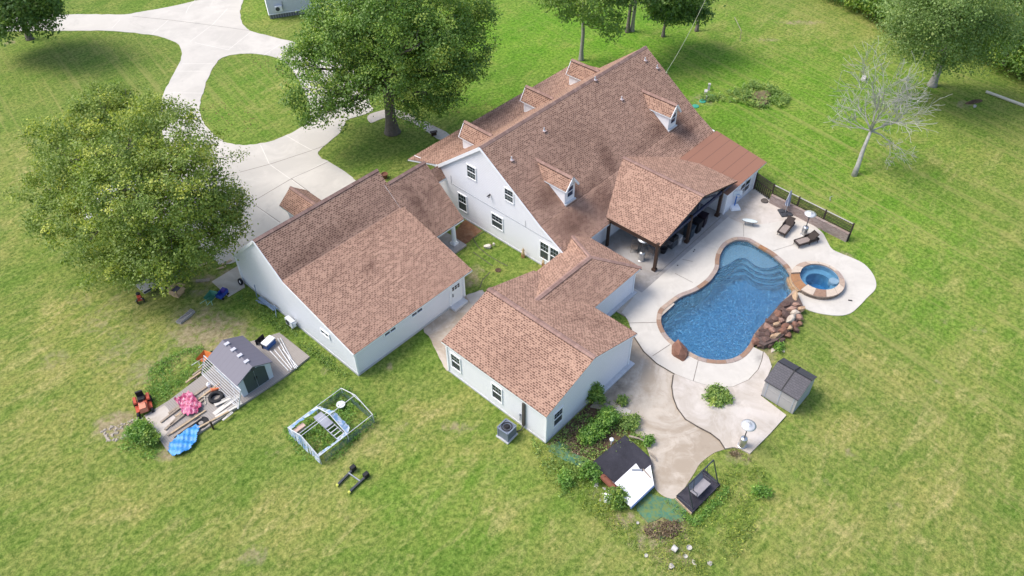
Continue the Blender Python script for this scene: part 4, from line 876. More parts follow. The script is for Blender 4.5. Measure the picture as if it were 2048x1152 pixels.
def limb(m_, a, b, r0, r1, seed, n=6, wob=.08):
    r = random.Random(seed); a = Vector(a); b = Vector(b); L = (b-a).length; pts = []; rad = []
    for i in range(n+1):
        t = i/n; p = a.lerp(b, t)+Vector((r.uniform(-1, 1), r.uniform(-1, 1), r.uniform(-.5, .5)))*L*wob*math.sin(math.pi*t)
        pts.append(p); rad.append(r0*(1-t)+r1*t)
    m_.tube(pts, rad, 8); return pts
def tree(name, label, base, H, rc, lobes, mat, bark, r0=.35, dens=5.0, per=22, spread=.32, size=.13, seed=1, cat="tree", group=None, gap=.3, top=None, flat=.35, aspect=.6, under=.35):
    """lobes relative to base; trunk rises to H (or to top offset)"""
    b = Vector(base); t = thing(name, label, cat, tuple(b), group=group)
    m_ = MB(); tp = b+Vector(top if top else (0, 0, H))
    pts = [b+Vector((0, 0, -.1)), b+Vector((0, 0, .15)), b.lerp(tp, .12), b.lerp(tp, .35)+Vector((.05, -.05, 0)), b.lerp(tp, .65)+Vector((-.08, .06, 0)), tp]
    m_.tube(pts, [r0*1.75, r0*1.45, r0*1.05, r0*.9, r0*.65, r0*.35], 12)
    for i, l in enumerate(lobes):
        e = b+Vector(l[:3]); f = min(.95, max(.35, .30+.55*(l[2]/max(H*1.35, 1)))); s = b.lerp(tp, f)
        P = limb(m_, s, e, r0*.38, r0*.10, seed*31+i); 
        for k in range(4):
            rr = random.Random(seed*77+i*5+k); q = P[3+k % 3]; o = Vector((rr.uniform(-1, 1)*l[3], rr.uniform(-1, 1)*l[4], rr.uniform(-.3, .9)*l[5]))*.8
            limb(m_, q, e+o, r0*.13, r0*.03, seed*99+i*7+k, 4)
    m_.build("trunk", [bark], t, smooth=True)
    C, D = lobes_points([(b.x+l[0], b.y+l[1], b.z+l[2], l[3], l[4], l[5]) for l in lobes], dens, seed, gap, under)
    leaf_mesh("crown", C, D, per, spread, size, t, mat, seed, aspect=aspect, flat=flat); return t
def fitlobes(base, spec):
    """spec: (u, v, height above ground, radius, vertical radius) -> lobes relative to base"""
    out = []
    for u, v, z, r_, rz in spec:
        p = G(u, v, z)-Vector(base); out.append((p.x, p.y, z, r_, r_, rz))
    return out
LF1 = leaf_mat("willow_leaf", (.085, .150, .018), (.270, .345, .045), (.46, .48, .07))
LF2 = leaf_mat("oak_leaf", (.050, .125, .016), (.215, .345, .045), (.38, .46, .08))
LF3 = leaf_mat("dark_leaf", (.045, .105, .02), (.165, .265, .05), (.26, .35, .07))
LF4 = leaf_mat("soft_leaf", (.12, .21, .045), (.26, .38, .08), (.40, .48, .10))
LF6 = leaf_mat("hazy_leaf", (.13, .21, .055), (.25, .35, .10), (.36, .42, .12)); LF5 = leaf_mat("shrub_leaf", (.075, .18, .022), (.19, .36, .045), (.32, .46, .08)); LFB = leaf_mat("brown_leaf", (.09, .055, .035), (.22, .15, .09), (.30, .22, .14), .15)
# big tree left of the driveway
tb = G(292, 478)
sp1 = [(270,395,8.5,3.6,3.0),(150,330,7.5,2.7,2.2),(210,235,8.5,2.6,2.2),(165,270,8.0,2.4,2.0),(330,270,9.5,2.8,2.4),(300,235,9.3,1.8,1.6),(400,320,8.5,2.3,1.9),(360,340,10,2.4,2),(240,300,10.5,2.6,2.0),(95,280,6.5,1.9,1.5),(90,380,5.5,2.0,1.6),(130,430,5.0,2.3,1.8),(180,480,5.0,2.5,2.0),(430,390,6.5,2.0,1.6),(460,410,5.5,1.4,1.2),(410,440,6.0,2.3,2.0),(360,480,6.0,2.7,2.2),(300,510,4.6,2.6,2.2),(240,530,3.8,2.2,1.8),(400,500,4.0,2.0,1.6),(330,400,9.0,2.8,2.2),(200,400,6.5,2.4,2.0),(450,455,4.2,1.5,1.3),(340,550,2.6,1.2,1.0),(245,205,8.6,1.6,1.3),(205,190,8.8,1.1,1.0)]
tree("broad_shade_tree", "broad yellow green shade tree overhanging parked trailers left of the driveway", tb, 7.5, 0, fitlobes(tb, sp1), LF1, BRK, .42, 2.5, 52, .31, .095, 11, gap=.56, under=.2, flat=.6)
# big tree at the centre
tb = G(785, 264)
sp2 = [(770,80,9,3.8,3.6),(655,120,8,2.8,2.4),(662,48,10,2.0,1.8),(602,128,7,1.8,1.6),(640,190,6.0,2.4,2.0),(620,225,4.8,1.4,1.2),(690,215,4.5,2.0,1.5),(700,20,12,3.2,2.8),(800,-10,13.5,3.6,3.0),(880,40,11,3.2,2.8),(930,20,10.5,2.4,2.0),(930,105,8.5,2.4,1.9),(945,140,7.0,1.4,1.1),(880,130,8.0,2.6,2.2),(860,190,5.5,2.3,1.9),(890,200,4.6,1.5,1.3),(840,225,3.8,1.6,1.3),(770,160,7.5,2.8,2.2),(720,170,6.5,2.4,2.0),(618,100,8,1.6,1.3),(690,62,11,2.6,2.2),(840,90,11,3.0,2.6),(750,20,14,3.0,2.4),(960,40,9.5,1.6,1.3)]
tree("large_oak_tree", "large dark green tree with thick grey trunk between driveway loop and front porch", tb, 10, 0, fitlobes(tb, sp2), LF2, BRK, .52, 2.05, 54, .36, .115, 12, gap=.62, under=.25, flat=.6)
tb = G(60, 78)
tree("shade_tree", "dark round tree standing at the driveway edge in the top left corner", tb, 7, 0, fitlobes(tb, [(50,10,6,3.2,2.6),(15,-10,6.5,2.8,2.2),(85,10,5.5,2.2,1.8),(20,40,4.0,2.4,1.8),(80,45,3.4,1.8,1.4),(45,-30,8.5,3.2,2.6),(100,20,4.5,1.3,1.1),(-10,30,5,2.6,2.0)]), LF3, BRK, .3, 3.2, 20, .36, .16, 13, gap=.5, flat=.6)
tb = G(1162, 120)
tree("slender_tree", "slender pale barked tree with loose foliage rising behind the rear dormer", tb, 9, 0, fitlobes(tb, [(1120,0,8,1.6,1.4),(1140,30,6,1.2,1.0),(1190,10,7.5,1.9,1.5),(1215,45,5.0,1.6,1.2),(1225,65,3.6,1.0,.8),(1170,-20,9,2.2,1.8),(1100,-15,9,1.5,1.3),(1180,40,5,1.0,.8)]), LF4, BRL, .2, 3.2, 16, .34, .15, 14, gap=.5)
for i, (u, v, lb) in enumerate([(1255,64,"left stem of the close pair of dark trunks at the top"),(1264,62,"right stem of the close pair of dark trunks at the top")]):
    tb = G(u, v); tree("yard_tree", lb, tb, 9, 0, fitlobes(tb, [(u-10,-40,9.5,2.6,2.0),(u+5,-20,8.5,1.8,1.4),(u-20,-10,7.6,1.2,.9)]), LF3, BRK if i == 0 else BRL, .2, 3.0, 14, .36, .16, 15+i, gap=.4, group="trees along the top edge")
tb = G(1326, 73); tree("yard_tree", "short dense dark tree on a thin trunk, right of the paired trunks", tb, 5.5, 0, fitlobes(tb, [(1335,20,4.6,1.9,1.4),(1345,0,6,2.2,1.7),(1320,5,5.4,1.5,1.2),(1360,25,4.2,1.4,1.0),(1335,-20,8,2.2,1.8)]), LF3, BRK, .16, 4.5, 18, .34, .16, 17, group="trees along the top edge")
tb = G(1393, 62); tree("yard_tree", "dark tree on a leaning thin trunk, rightmost of the trees at the top centre", tb, 5.5, 0, fitlobes(tb, [(1385,10,4.8,1.3,1.0),(1402,28,3.8,1.0,.8),(1400,-20,7.5,1.9,1.5),(1375,30,3.6,.9,.7)]), LF3, BRK, .17, 4.0, 18, .32, .16, 18, group="trees along the top edge", top=(1.0, .4, 6))
tb = G(1864, 171)
tree("park_tree", "soft green spreading tree with bare grey trunk at the right, in front of the woodland", tb, 8.5, 0, fitlobes(tb, [(1880,80,7,3.0,2.2),(1830,60,7.5,2.8,2.0),(1930,60,7.5,3.2,2.3),(1880,20,10,3.4,2.6),(1820,20,9.5,2.6,2.0),(1970,30,9,3.0,2.3),(1800,85,5.8,1.6,1.1),(1870,125,3.8,1.6,1.1),(1920,110,4.8,2.0,1.5),(1820,110,4.4,1.1,.8),(1975,80,6.5,2.4,1.8),(1900,-20,12.5,3.4,2.8),(1960,-15,12,3,2.4),(1990,55,7.5,2.2,1.8)]), LF6, BRL, .33, 2.0, 60, .50, .10, 19, gap=.70, top=(.6, .1, 7.5), flat=.6)
# woodland edge
def woodland():
    r = random.Random(5); L = []
    edge = [(1600,-40),(1645,-8),(1700,22),(1745,42),(1800,66),(1850,88),(1930,108),(1990,130),(2050,165),(2120,205)]
    P = [G(u, v).xy for u, v in edge]
    for a, b in zip(P, P[1:]):
        t = (b-a).normalized(); nrm = Vector((-t.y, t.x)); nrm = nrm if nrm.dot(Vector((.68, .73))) > 0 else -nrm
        k = max(2, int((b-a).length/1.9))
        for i in range(k):
            for row in range(5):
                p = a+(b-a)*((i+r.random())/k)+nrm*(row*3.0+r.uniform(-.6, 1.2)); hh = (3.0 if row == 0 else 5+row*1.6)+r.uniform(-.6, 1.4); rr = (1.5 if row == 0 else 2.2)+r.uniform(-.3, .6)
                L.append((p.x, p.y, hh*.62, rr, rr, hh*.60))
    C, D = lobes_points(L, 2.6, 8, .30, .3)
    o = leaf_mesh("woodland", C, D, 16, .42, .16, None, LF2, 9); r_ = np.random.default_rng(3)
    return o, L
wd, WL = woodland(); tag(wd, "dense mixed green woodland edge filling the top right corner", "woodland", kind='stuff')
C_, D_ = lobes_points([l for i, l in enumerate(WL) if i % 4 == 1], 1.6, 21, .45, .1)
wl2 = leaf_mesh("bright_undergrowth", C_, D_, 14, .42, .16, None, LF1, 22); tag(wl2, "brighter yellow green foliage patches along the woodland edge", "foliage", kind='stuff')
for i, (u, v, du, dv, lb) in enumerate([(2005,130,12,-22,"pale bare trunk leaning out of the woodland edge, left one"),(2044,145,14,-16,"pale bare trunk leaning at the right border of the woodland edge")]):
    a = G(u, v); b = G(u+du, v+dv, 2.0); m_ = MB(); m_.tube([Vector((0, 0, 0)), (b-a)*.5+Vector((.1, 0, 0)), b-a], [.2, .15, .1], 8); one("tree_trunk", m_, [BRL], lb, "tree trunk", tuple(a))
# dead tree
def deadtree():
    b = G(1708, 351); t = thing("dead_tree", "leafless pale dead tree standing alone on the right lawn", "dead tree", tuple(b)); m_ = MB(); r = random.Random(4)
    fork = G(1742, 262, 3.8); m_.tube([b+Vector((0, 0, -.1)), b.lerp(fork, .25)+Vector((0, 0, 0)), b.lerp(fork, .6)+Vector((.15, .1, 0)), fork], [.27, .21, .17, .13], 10); m_.build("trunk", [DED], t, smooth=True)
    m_ = MB()
    def grow(p, d, L, rad, lev):
        n = 4; pts = [p]; q = p; dd = d.normalized()
        for i in range(n):
            dd = (dd+Vector((r.uniform(-1, 1), r.uniform(-1, 1), r.uniform(-.7, .7)))*.30).normalized(); q = q+dd*L/n; pts.append(q)
        m_.tube(pts, [max(.014, rad*(1-.6*i/n)) for i in range(n+1)], 5 if lev < 2 else 3, cap=False)
        if lev >= 5: return
        for k in range(3):
            j = r.randint(1, n); nd = (dd+Vector((r.uniform(-1, 1), r.uniform(-1, 1), r.uniform(-.6, .9)))*.95).normalized(); grow(pts[j], nd, L*r.uniform(.55, .9), rad*.5, lev+1)
    for tu, tv, z in ((1745,180,8),(1790,190,7.5),(1700,205,6),(1690,240,4.2),(1800,245,4.5),(1790,275,3.0),(1740,215,7),(1820,215,5.5),(1770,170,8.6)):
        e = G(tu, tv, z); grow(fork, e-fork, (e-fork).length*.80, .085, 1)
    m_.build("branches", [DED], t); return t
deadtree()
# shrubs and weeds
def shrub(name, label, u, v, r_, h, mat, seed, dens=14, size=.07, group=None, cat="shrub", sx=1.0, rz=0, per=14):
    b = G(u, v); t = thing(name, label, cat, tuple(b), group=group); rr = random.Random(seed); L = []
    for i in range(5):
        a = rr.uniform(0, 6.28); q = rr.uniform(.1, .55)*r_; L.append((b.x+math.cos(a)*q*sx, b.y+math.sin(a)*q, h*rr.uniform(.35, .6), r_*.62, r_*.62, h*.5))
    m_ = MB()
    for l in L: limb(m_, b, (l[0], l[1], l[2]), .035, .012, seed+int(l[0]*10), 4)
    m_.build("stem", [BRK], t); C, D = lobes_points(L, dens, seed, .25, .2); leaf_mesh("foliage", C, D, per, .11, size, t, mat, seed, flat=.5); return t
for i, (u, v, r_, h, mt, lb) in enumerate([
    (1184,800,.8,1.5,LF2,"tall green bush against the annex wall where its ledge begins"),
    (1212,845,.85,1.1,LF5,"bright leafy bush in the flower bed nearest the stained patio"),
    (1190,862,.8,.9,LF5,"green bush in the middle of the flower bed"),
    (1170,880,.7,.8,LF5,"low green bush above the torn green netting"),
    (1258,852,.7,.7,LF4,"olive shrub spilling onto the stained patio above the black roof panel"),
    (1295,886,.45,.5,LF5,"small weed at the right corner of the black roof panel"),
    (1240,805,.4,.6,LF4,"small shrub beside the square stepping slab"),
    (1182,960,.75,.9,LF5,"bright bush under the rusty cylinder"),
    (1232,1008,.75,.9,LF2,"dark leafy bush at the lower corner of the white panel"),
    (1134,965,.6,.6,LF5,"clump of tall weeds left of the black roof panel"),
    (283,872,.95,.9,LF5,"bright round bush beside the wooden platform"),
    (308,884,.7,.8,LF2,"darker bush between the bright bush and the platform"),
    (1523,985,.55,.5,LF5,"weed clump with white flowers on the lower right lawn"),
    (1555,697,.4,.4,LF5,"small green tuft below the rock waterfall")]):
    shrub("shrub", lb, u, v, r_, h, mt, 100+i)
shrub("patio_shrub", "heart shaped mass of shrubs growing in the opening of the upper patio", 1432, 797, 1.15, .5, LF4, 140, 12, .08, sx=1.35); 
def bed(name, label, poly, n, mat, h=.25, seed=3, size=.09, per=5, cat="weeds"):
    P = [tuple(p) for p in gp(poly)]; X = [p[0] for p in P]; Y = [p[1] for p in P]; r = np.random.default_rng(seed)
    x = r.uniform(min(X), max(X), n*4); y = r.uniform(min(Y), max(Y), n*4); k = in_poly(x, y, P); x = x[k][:n]; y = y[k][:n]
    q = np.sin(x*1.3+seed+np.sin(y*2.1))*np.sin(y*1.1+seed*2+np.sin(x*1.7))+r.uniform(-1.1, .9, len(x)); kk = q > -.1; x = x[kk]; y = y[kk]
    C = np.stack([x, y, r.uniform(.03, h, len(x))], 1); D = np.tile([0, 0, .4], (len(C), 1)); o = leaf_mesh(name, C, D, per, .10, size, None, mat, seed, flat=.8, aspect=.3); return tag(o, label, cat, kind='stuff')
bed("tall_weeds", "weeds and tall grass around the wire run and its outside", [(565,860),(610,830),(690,770),(760,840),(650,945),(600,915)], 1500, LF5, .28, 4)
bed("bed_weeds", "green and brown weeds filling the flower bed by the annex", [(1095,895),(1200,792),(1250,835),(1295,880),(1180,935),(1120,1000),(1060,880)], 1300, LF4, .3, 5)
bed("dead_stems", "brown dead stems matted in the flower bed", [(1130,880),(1180,830),(1235,850),(1175,915),(1140,905)], 900, LFB, .22, 6, .08)
bed("ditch_weeds", "rough weeds along the bottom ditch below the torn netting", [(1060,880),(1110,900),(1170,960),(1220,1020),(1290,1060),(1420,1040),(1440,960),(1470,915),(1530,940),(1530,1040),(1450,1150),(1330,1150),(1190,1040),(1090,960)], 4600, LF1, .12, 7, .07, 4)
bed("shed_weeds", "rough bright grass around the wooden platform and shed", [(300,730),(400,690),(420,720),(330,805),(250,860),(235,900),(300,925),(330,905),(280,850)], 1900, LF5, .16, 8, .08)
bed("wall_grass", "longer grass along the garage wall", [(500,585),(580,650),(700,752),(690,765),(600,695),(560,665),(470,600)], 1900, LF2, .13, 9, .075)
bed("platform_edge_grass", "weeds round the foot of the swing platform", [(1340,1000),(1385,1040),(1450,975),(1460,985),(1390,1055),(1330,1010)], 500, LF5, .22, 10, .08)

# ================================================================== YARD OBJECTS (left side)
def lbox(mb, c, d, rz=0, mi=0): mb.box(c, d, mi, rz); return mb
# --- timber platform and what lies on it
PLK = stripes_mat("weathered_planks", (.33, .30, .275), (.16, .14, .12), 0, .145, .10, .9, 'Object', .3)
m_ = MB(); P0 = [tuple(p) for p in gp([(290,834),(340,803),(420,742),(455,700),(560,668),(620,716),(575,752),(494,806),(400,868),(336,905)])]
cen = Vector(G(450, 790)); m_.poly([(x-cen.x, y-cen.y) for x, y in P0], .16, 0); one("timber_platform", m_, [PLK], "long weathered timber and concrete platform under the domed roof shed", "platform", (cen.x, cen.y, 0))
sheet("platform_pad", jag(gp([(291,834),(330,810),(352,838),(338,862),(322,880)], .17), .04, .3), .172, MID)
# --- resin shed with grey roof and dark double doors
sh = thing("garden_shed", "pale blue resin shed with lilac grey roof and dark double doors", "shed", (-6.62, 4.2, .16), world=False)
W_, L_ = 2.62, 3.35; SHW = pm("shed_light_blue", (.50, .55, .62), .5, .06); SHR = stripes_mat("shed_roof_panels", (.135, .13, .165), (.095, .09, .12), 1, .42, .04, .6, 'Object', .12)
m_ = MB(); A = [(.1, 0, 0), (W_-.1, 0, 0), (W_-.04, 0, 1.55), (W_/2, 0, 2.12), (.04, 0, 1.55)]; B = [(x, L_, z) for x, y, z in A]; m_.face(A); m_.face(B[::-1])
for i in range(5): j = (i+1) % 5; m_.face([A[j], A[i], B[i], B[j]])
m_.build("wall", [SHW], sh, world=False)
m_ = MB(); 
for s in (0, 1):
    e = -.12 if s == 0 else W_+.12
    m_.slab([(e, -.14, 1.52), (W_/2, -.14, 2.24), (W_/2, L_+.1, 2.24), (e, L_+.1, 1.52)], .07, 0, 0)
m_.build("roof", [SHR, SHR, SHR], sh, world=False)
m_ = MB(); 
for k in range(4): m_.box((W_/2, .55+.78*k, 2.265), (.34, .24, .07))
m_.build("skylight_vent", [pm("vent_lilac", (.48, .48, .53), .5, .08)], sh, world=False)
for s in (-1, 1):
    m_ = MB(); x0 = W_/2; xa, xb = (x0+s*.015, x0+s*.84); F_ = [(xa, -.03, .06), (xb, -.03, .06), (xb, -.03, 1.52), (x0+s*.42, -.03, 1.80), (xa, -.03, 1.86)]
    B_ = [(x, y+.03, z) for x, y, z in F_]; m_.face(F_ if s > 0 else F_[::-1])
    for i in range(5): j = (i+1) % 5; m_.face([F_[i], F_[j], B_[j], B_[i]])
    d_ = m_.build("door", [pm("shed_door_green_grey", (.055, .072, .075), .5, .1)], sh, world=False)
    m_ = MB(); m_.box((x0+s*.07, -.06, 1.0), (.05, .05, .22)); m_.build("handle", [BLK], d_, world=False)
m_ = MB(); m_.lathe([(0, 0), (.17, 0), (.17, .04), (0, .05)], (0, 0, 0), 16); m_.v = [(x+W_/2, -.06-z, y+1.98) for x, y, z in m_.v]; m_.build("gable_vent", [DGR], sh, world=False)
# --- livestock gate leaning on the shed
gt = thing("farm_gate", "galvanised tubular farm gate leaning along the shed's left side", "gate", (-7.35, 3.6, .16), world=False)
m_ = MB(); hh = 1.45; ln = .62
pt_ = lambda t, h: (ln*h/hh, t, h)
m_.tube([pt_(0, .05), pt_(4.5, .05), pt_(4.5, hh), pt_(0, hh), pt_(0, .05)], .04, 6); m_.build("frame", [GAL], gt, world=False)
for k in range(6):
    m_ = MB(); z = .05+(hh-.05)*(k+.7)/6.8; m_.tube([pt_(0, z), pt_(4.5, z)], .025, 5); m_.build("rail", [GAL], gt, world=False)
m_ = MB(); m_.tube([pt_(0, .05), pt_(1.2, hh)], .018, 5); m_.tube([pt_(2.25, .05), pt_(2.25, hh)], .018, 5); m_.build("brace", [GAL], gt, world=False)
# --- lumber
for i, (a, b, w_, h_, mt, lb) in enumerate([
  ((331,861),(390,803),.16,.12,WOD,"outermost grey timber of the stack left of the pink sheet"),((322,846),(372,808),.13,.11,WOD,"short grey timber at the end of the stack beside the pink sheet"),
  ((338,828),(420,770),.16,.1,WOD,"grey timber running under the pink sheet towards the gate"),((352,834),(440,768),.12,.1,PIN,"tan timber running under the pink sheet towards the traffic cone"),
  ((342,852),(408,800),.14,.12,WOD,"dark edged timber below the pink sheet"),((343,868),(412,822),.11,.11,PIN,"tan timber nearest the blue tarp"),
  ((348,875),(404,836),.10,.1,WOD,"grey timber touching the blue tarp"),((336,872),(400,826),.12,.1,WOD,"middle grey timber between the pink sheet and the blue tarp"),
  ((395,858),(458,824),.12,.1,PIN,"long tan beam at the platform's lower edge"),((386,752),(420,727),.14,.1,WOD,"thin grey plank beside the gate's far end"),
  ((372,766),(402,745),.12,.08,PIN,"thin tan plank above the pink sheet")]):
    A_ = G(*a, .16); B_ = G(*b, .16); L = (B_-A_).length; m_ = MB(); m_.box((0, 0, h_/2), (L, w_, h_)); ang = math.atan2(B_.y-A_.y, B_.x-A_.x)
    one("timber", m_, [mt], lb, "timber", (*((A_+B_)/2).xy, .165 if i != 8 else .165), ang, "timbers on the platform")
for i, (a, b, w_, lb) in enumerate([((428,829),(477,792),.34,"upper white painted board in the pile under the gate"),((432,836),(484,806),.28,"lower white painted board in the pile under the gate"),((446,842),(466,826),.14,"short white painted offcut at the front of the board pile"),((430,812),(462,797),.3,"white painted board lying behind the black tyre")]):
    A_ = G(*a, .18); B_ = G(*b, .18); L = (B_-A_).length; m_ = MB(); m_.box((0, 0, .03), (L, w_, .06)); m_.box((L*.2, w_*.3, .08), (L*.5, .05, .05))
    one("white_board", m_, [pm("old_white_paint", (.55, .52, .47), .7, .12)], lb, "board", (*((A_+B_)/2).xy, .17+.03*i), math.atan2(B_.y-A_.y, B_.x-A_.x), "white boards under the gate")
def tyre(name, lb, u, v, z, ro, ri, h, hub=None, rx=0.0, rz=0.0):
    pr_ = [(ri, 0), (ro*.93, 0), (ro, h*.2), (ro, h*.8), (ro*.93, h), (ri, h), (ri*.97, h*.5), (ri, 0)]
    t = thing(name, lb, "tyre", (*G(u, v, z).xy, z), rz, world=False)
    if rx: t.rotation_euler.x = rx
    m_ = MB(); m_.lathe(pr_, (0, 0, 0), 28); m_.build("tread", [RUB], t, True, world=False)
    if hub: m_ = MB(); m_.lathe([(0, h*.7), (ri*.4, h*.75), (ri*.95, h*.6), (ri, h*.3)], (0, 0, 0), 20); m_.build("rim", [hub], t, True, world=False)
    return t
tyre("tyre", "large black tyre lying on the platform below the gate", 433, 797, .17, .52, .30, .26)
tyre("tyre", "flat black tyre tube half under the platform edge beside the blue tarp", 403, 848, .03, .55, .16, .14)
t_ = tyre("wheel", "small spare wheel with white rim leaning on the garage wall", 483, 563, .28, .28, .17, .18, WHT, R(78), R(-90)); t_['category'] = 'wheel'; t_.location.z = .30
# --- pink quilted sheet (crumpled play mat), blue tarp
def crumple(name, lb, cat, poly, z, mat, seed, amp=.12, base=.12, mats=None):
    P = [tuple(p) for p in gp(poly, z)]; X = [p[0] for p in P]; Y = [p[1] for p in P]; cx, cy = sum(X)/len(X), sum(Y)/len(Y); m_ = MB(); st = .09
    nx_ = int((max(X)-min(X))/st)+1; ny_ = int((max(Y)-min(Y))/st)+1
    def H(x, y): return z+base+amp*(math.sin(x*4.1+seed)*math.cos(y*3.3+seed*2)+.6*math.sin(x*9+y*7+seed)+.4*math.sin(x*17-y*13))*.5
    for i in range(nx_):
        for j in range(ny_):
            x, y = min(X)+i*st, min(Y)+j*st
            if in_poly(np.array([x+st/2]), np.array([y+st/2]), P)[0]:
                q = [(x, y), (x+st, y), (x+st, y+st), (x, y+st)]; m_.face([(a-cx, b-cy, H(a, b)-z) for a, b in q]); m_.face([(a-cx, b-cy, H(a, b)-z-.02) for a, b in q][::-1])
    # hem down to the ground
    for a, b in zip(P, P[1:]+P[:1]): pass
    o = m_.build(name, [mat], smooth=True, merge=True); o.location = (cx, cy, z); return tag(o, lb, cat)
def patch_mat(name, c1, c2, c3, sc=3.0):
    N = NT(name); v = obvec(N); n = N.noise(v, sc, 3, .6, 1.5); c = N.mix(N.ramp(n, .46, .50), c1, c2); c = N.mix(N.ramp(N.noise(v, sc*1.7, 2, .6, 2), .58, .62), c, c3)
    N.l(c, N.b.inputs['Base Color']); N.b.inputs['Roughness'].default_value = .5; return N.m
crumple("pink_sheet", "crumpled pink and crimson patterned sheet heaped on the platform timbers", "sheet", [(349,800),(362,797),(378,785),(392,800),(405,812),(398,826),(378,836),(366,828),(360,815)], .22, patch_mat("pink_print", (.50, .14, .25), (.34, .03, .10), (.60, .38, .43), 2.4), 3, .26, .24)
crumple("blue_tarp", "bright blue tarpaulin folded on the grass against the platform", "tarp", [(339,905),(342,890),(356,876),(376,863),(394,851),(403,858),(397,872),(394,886),(382,901),(362,912),(346,914)], .02, patch_mat("tarp_blue", (.03, .20, .50), (.05, .27, .58), (.02, .14, .38), 2.0), 8, .12, .26)
# --- traffic cone and white jug
cn = thing("traffic_cone", "orange traffic cone lying on its side beside the black tyre", "cone", (*G(425, 783, .2).xy, .30), R(-20), world=False)
m_ = MB(); m_.lathe([(.16, 0), (.03, .62), (0, .62)], (0, 0, 0), 16); m_.v = [(z, y, x) for x, y, z in m_.v]; m_.build("cone", [pm("cone_orange", (.62, .17, .07), .6, .12)], cn, world=False)
m_ = MB(); m_.box((-.02, 0, 0), (.04, .34, .34)); m_.build("base", [pm("cone_orange", (0, 0, 0))], cn, world=False)
m_ = MB(); m_.lathe([(0, 0), (.12, 0), (.14, .05), (.14, .25), (.05, .34), (.04, .4), (0, .4)], (0, 0, 0), 14); one("plastic_jug", m_, [WHT], "white plastic jug standing by the traffic cone", "jug", (*G(418, 772, .2).xy, .17))
m_ = MB(); m_.tube([(-.6, 0, 0), (.5, .1, 0)], .035, 6); m_.tube([(0, -.35, 0), (.1, .3, .05)], .03, 6); one("drain_pipe", m_, [pm("beige_pvc", (.5, .46, .38), .5, .1)], "beige cross of thin pipe lying beside the traffic cone", "pipe", (*G(411, 795, .2).xy, .2), R(60))
m_ = MB(); m_.box((0, 0, .4), (.11, .11, .8)); one("short_post", m_, [DKW], "short dark post standing in the grass beside the platform's lower edge", "post", tuple(G(427, 858)))
# --- riding mower
mo = thing("riding_mower", "red orange riding mower with a black seat parked left of the platform", "mower", tuple(G(290, 816)), math.atan2((G(283, 787)-G(292, 825)).y, (G(283, 787)-G(292, 825)).x)-math.pi/2, world=False)
RED = pm("mower_red", (.40, .07, .035), .4, .12); SAL = pm("mower_salmon", (.62, .22, .14), .5, .1)
m_ = MB(); m_.box((0, .05, .42), (.62, 1.35, .22), taper=.9); m_.build("body", [RED], mo, world=False)
m_ = MB(); m_.box((0, -.48, .66), (.52, .70, .36), taper=.78); m_.build("hood", [SAL], mo, world=False)
m_ = MB(); m_.box((0, .42, .62), (.50, .46, .14), taper=.9); m_.box((0, .64, .85), (.46, .12, .46)); m_.build("seat", [BLK], mo, world=False)
for s in (-1, 1):
    m_ = MB(); m_.box((s*.42, .42, .58), (.22, .66, .10), taper=.85); m_.build("fender", [RED], mo, world=False)
    for y, r_, w_ in ((.42, .27, .24), (-.62, .19, .16)):
        m_ = MB(); m_.lathe([(0, -w_/2), (r_*.9, -w_/2), (r_, -w_*.3), (r_, w_*.3), (r_*.9, w_/2), (0, w_/2)], (0, 0, 0), 20); m_.v = [(z+s*.46, x+y, y_+r_) for (x, y_, z) in [(q[0], q[1], q[2]) for q in m_.v]]; m_.build("wheel", [RUB], mo, True, world=False)
m_ = MB(); m_.lathe([(.17, 0), (.19, .015), (.17, .03), (.15, .015), (.17, 0)], (0, -.10, .92), 18); m_.tube([(0, -.2, .7), (0, -.1, .93)], .03, 6); m_.build("steering_wheel", [BLK], mo, world=False)
m_ = MB(); m_.box((0, -.05, .24), (1.05, .8, .16)); m_.build("mower_deck", [RED], mo, world=False)
# --- cinder blocks
BLKC = pm("cinder_block", (.33, .32, .31), .9, .15, 5, bump=.4)
def cinder():
    m_ = MB(); L, W, H = .29, .40, .20
    for y in (-.195, .195): m_.box((0, y, H/2), (L, .03, H))
    for x in (-.13, 0, .13): m_.box((x, 0, H/2), (.03, .36, H))
    return m_
words = ["nearest the garage, lying flat", "second from the garage end", "in the middle of the row", "second from the open lawn end", "nearest the open lawn"]
c0 = None
for i, (u, v) in enumerate([(384,625),(378,631),(372,636),(366,640),(360,645)]):
    if c0 is None: c0 = one("cinder_block", cinder(), [BLKC], "x", "cinder block", (0, 0, 0)); o = c0
    else: o = c0.copy(); col.objects.link(o)
    p = G(u, v); o.location = (p.x, p.y, 0); o.rotation_euler = (0, 0, R(11+3*i)); tag(o, "grey cinder block of the row of five, "+words[i], "cinder block", "row of cinder blocks on the grass")
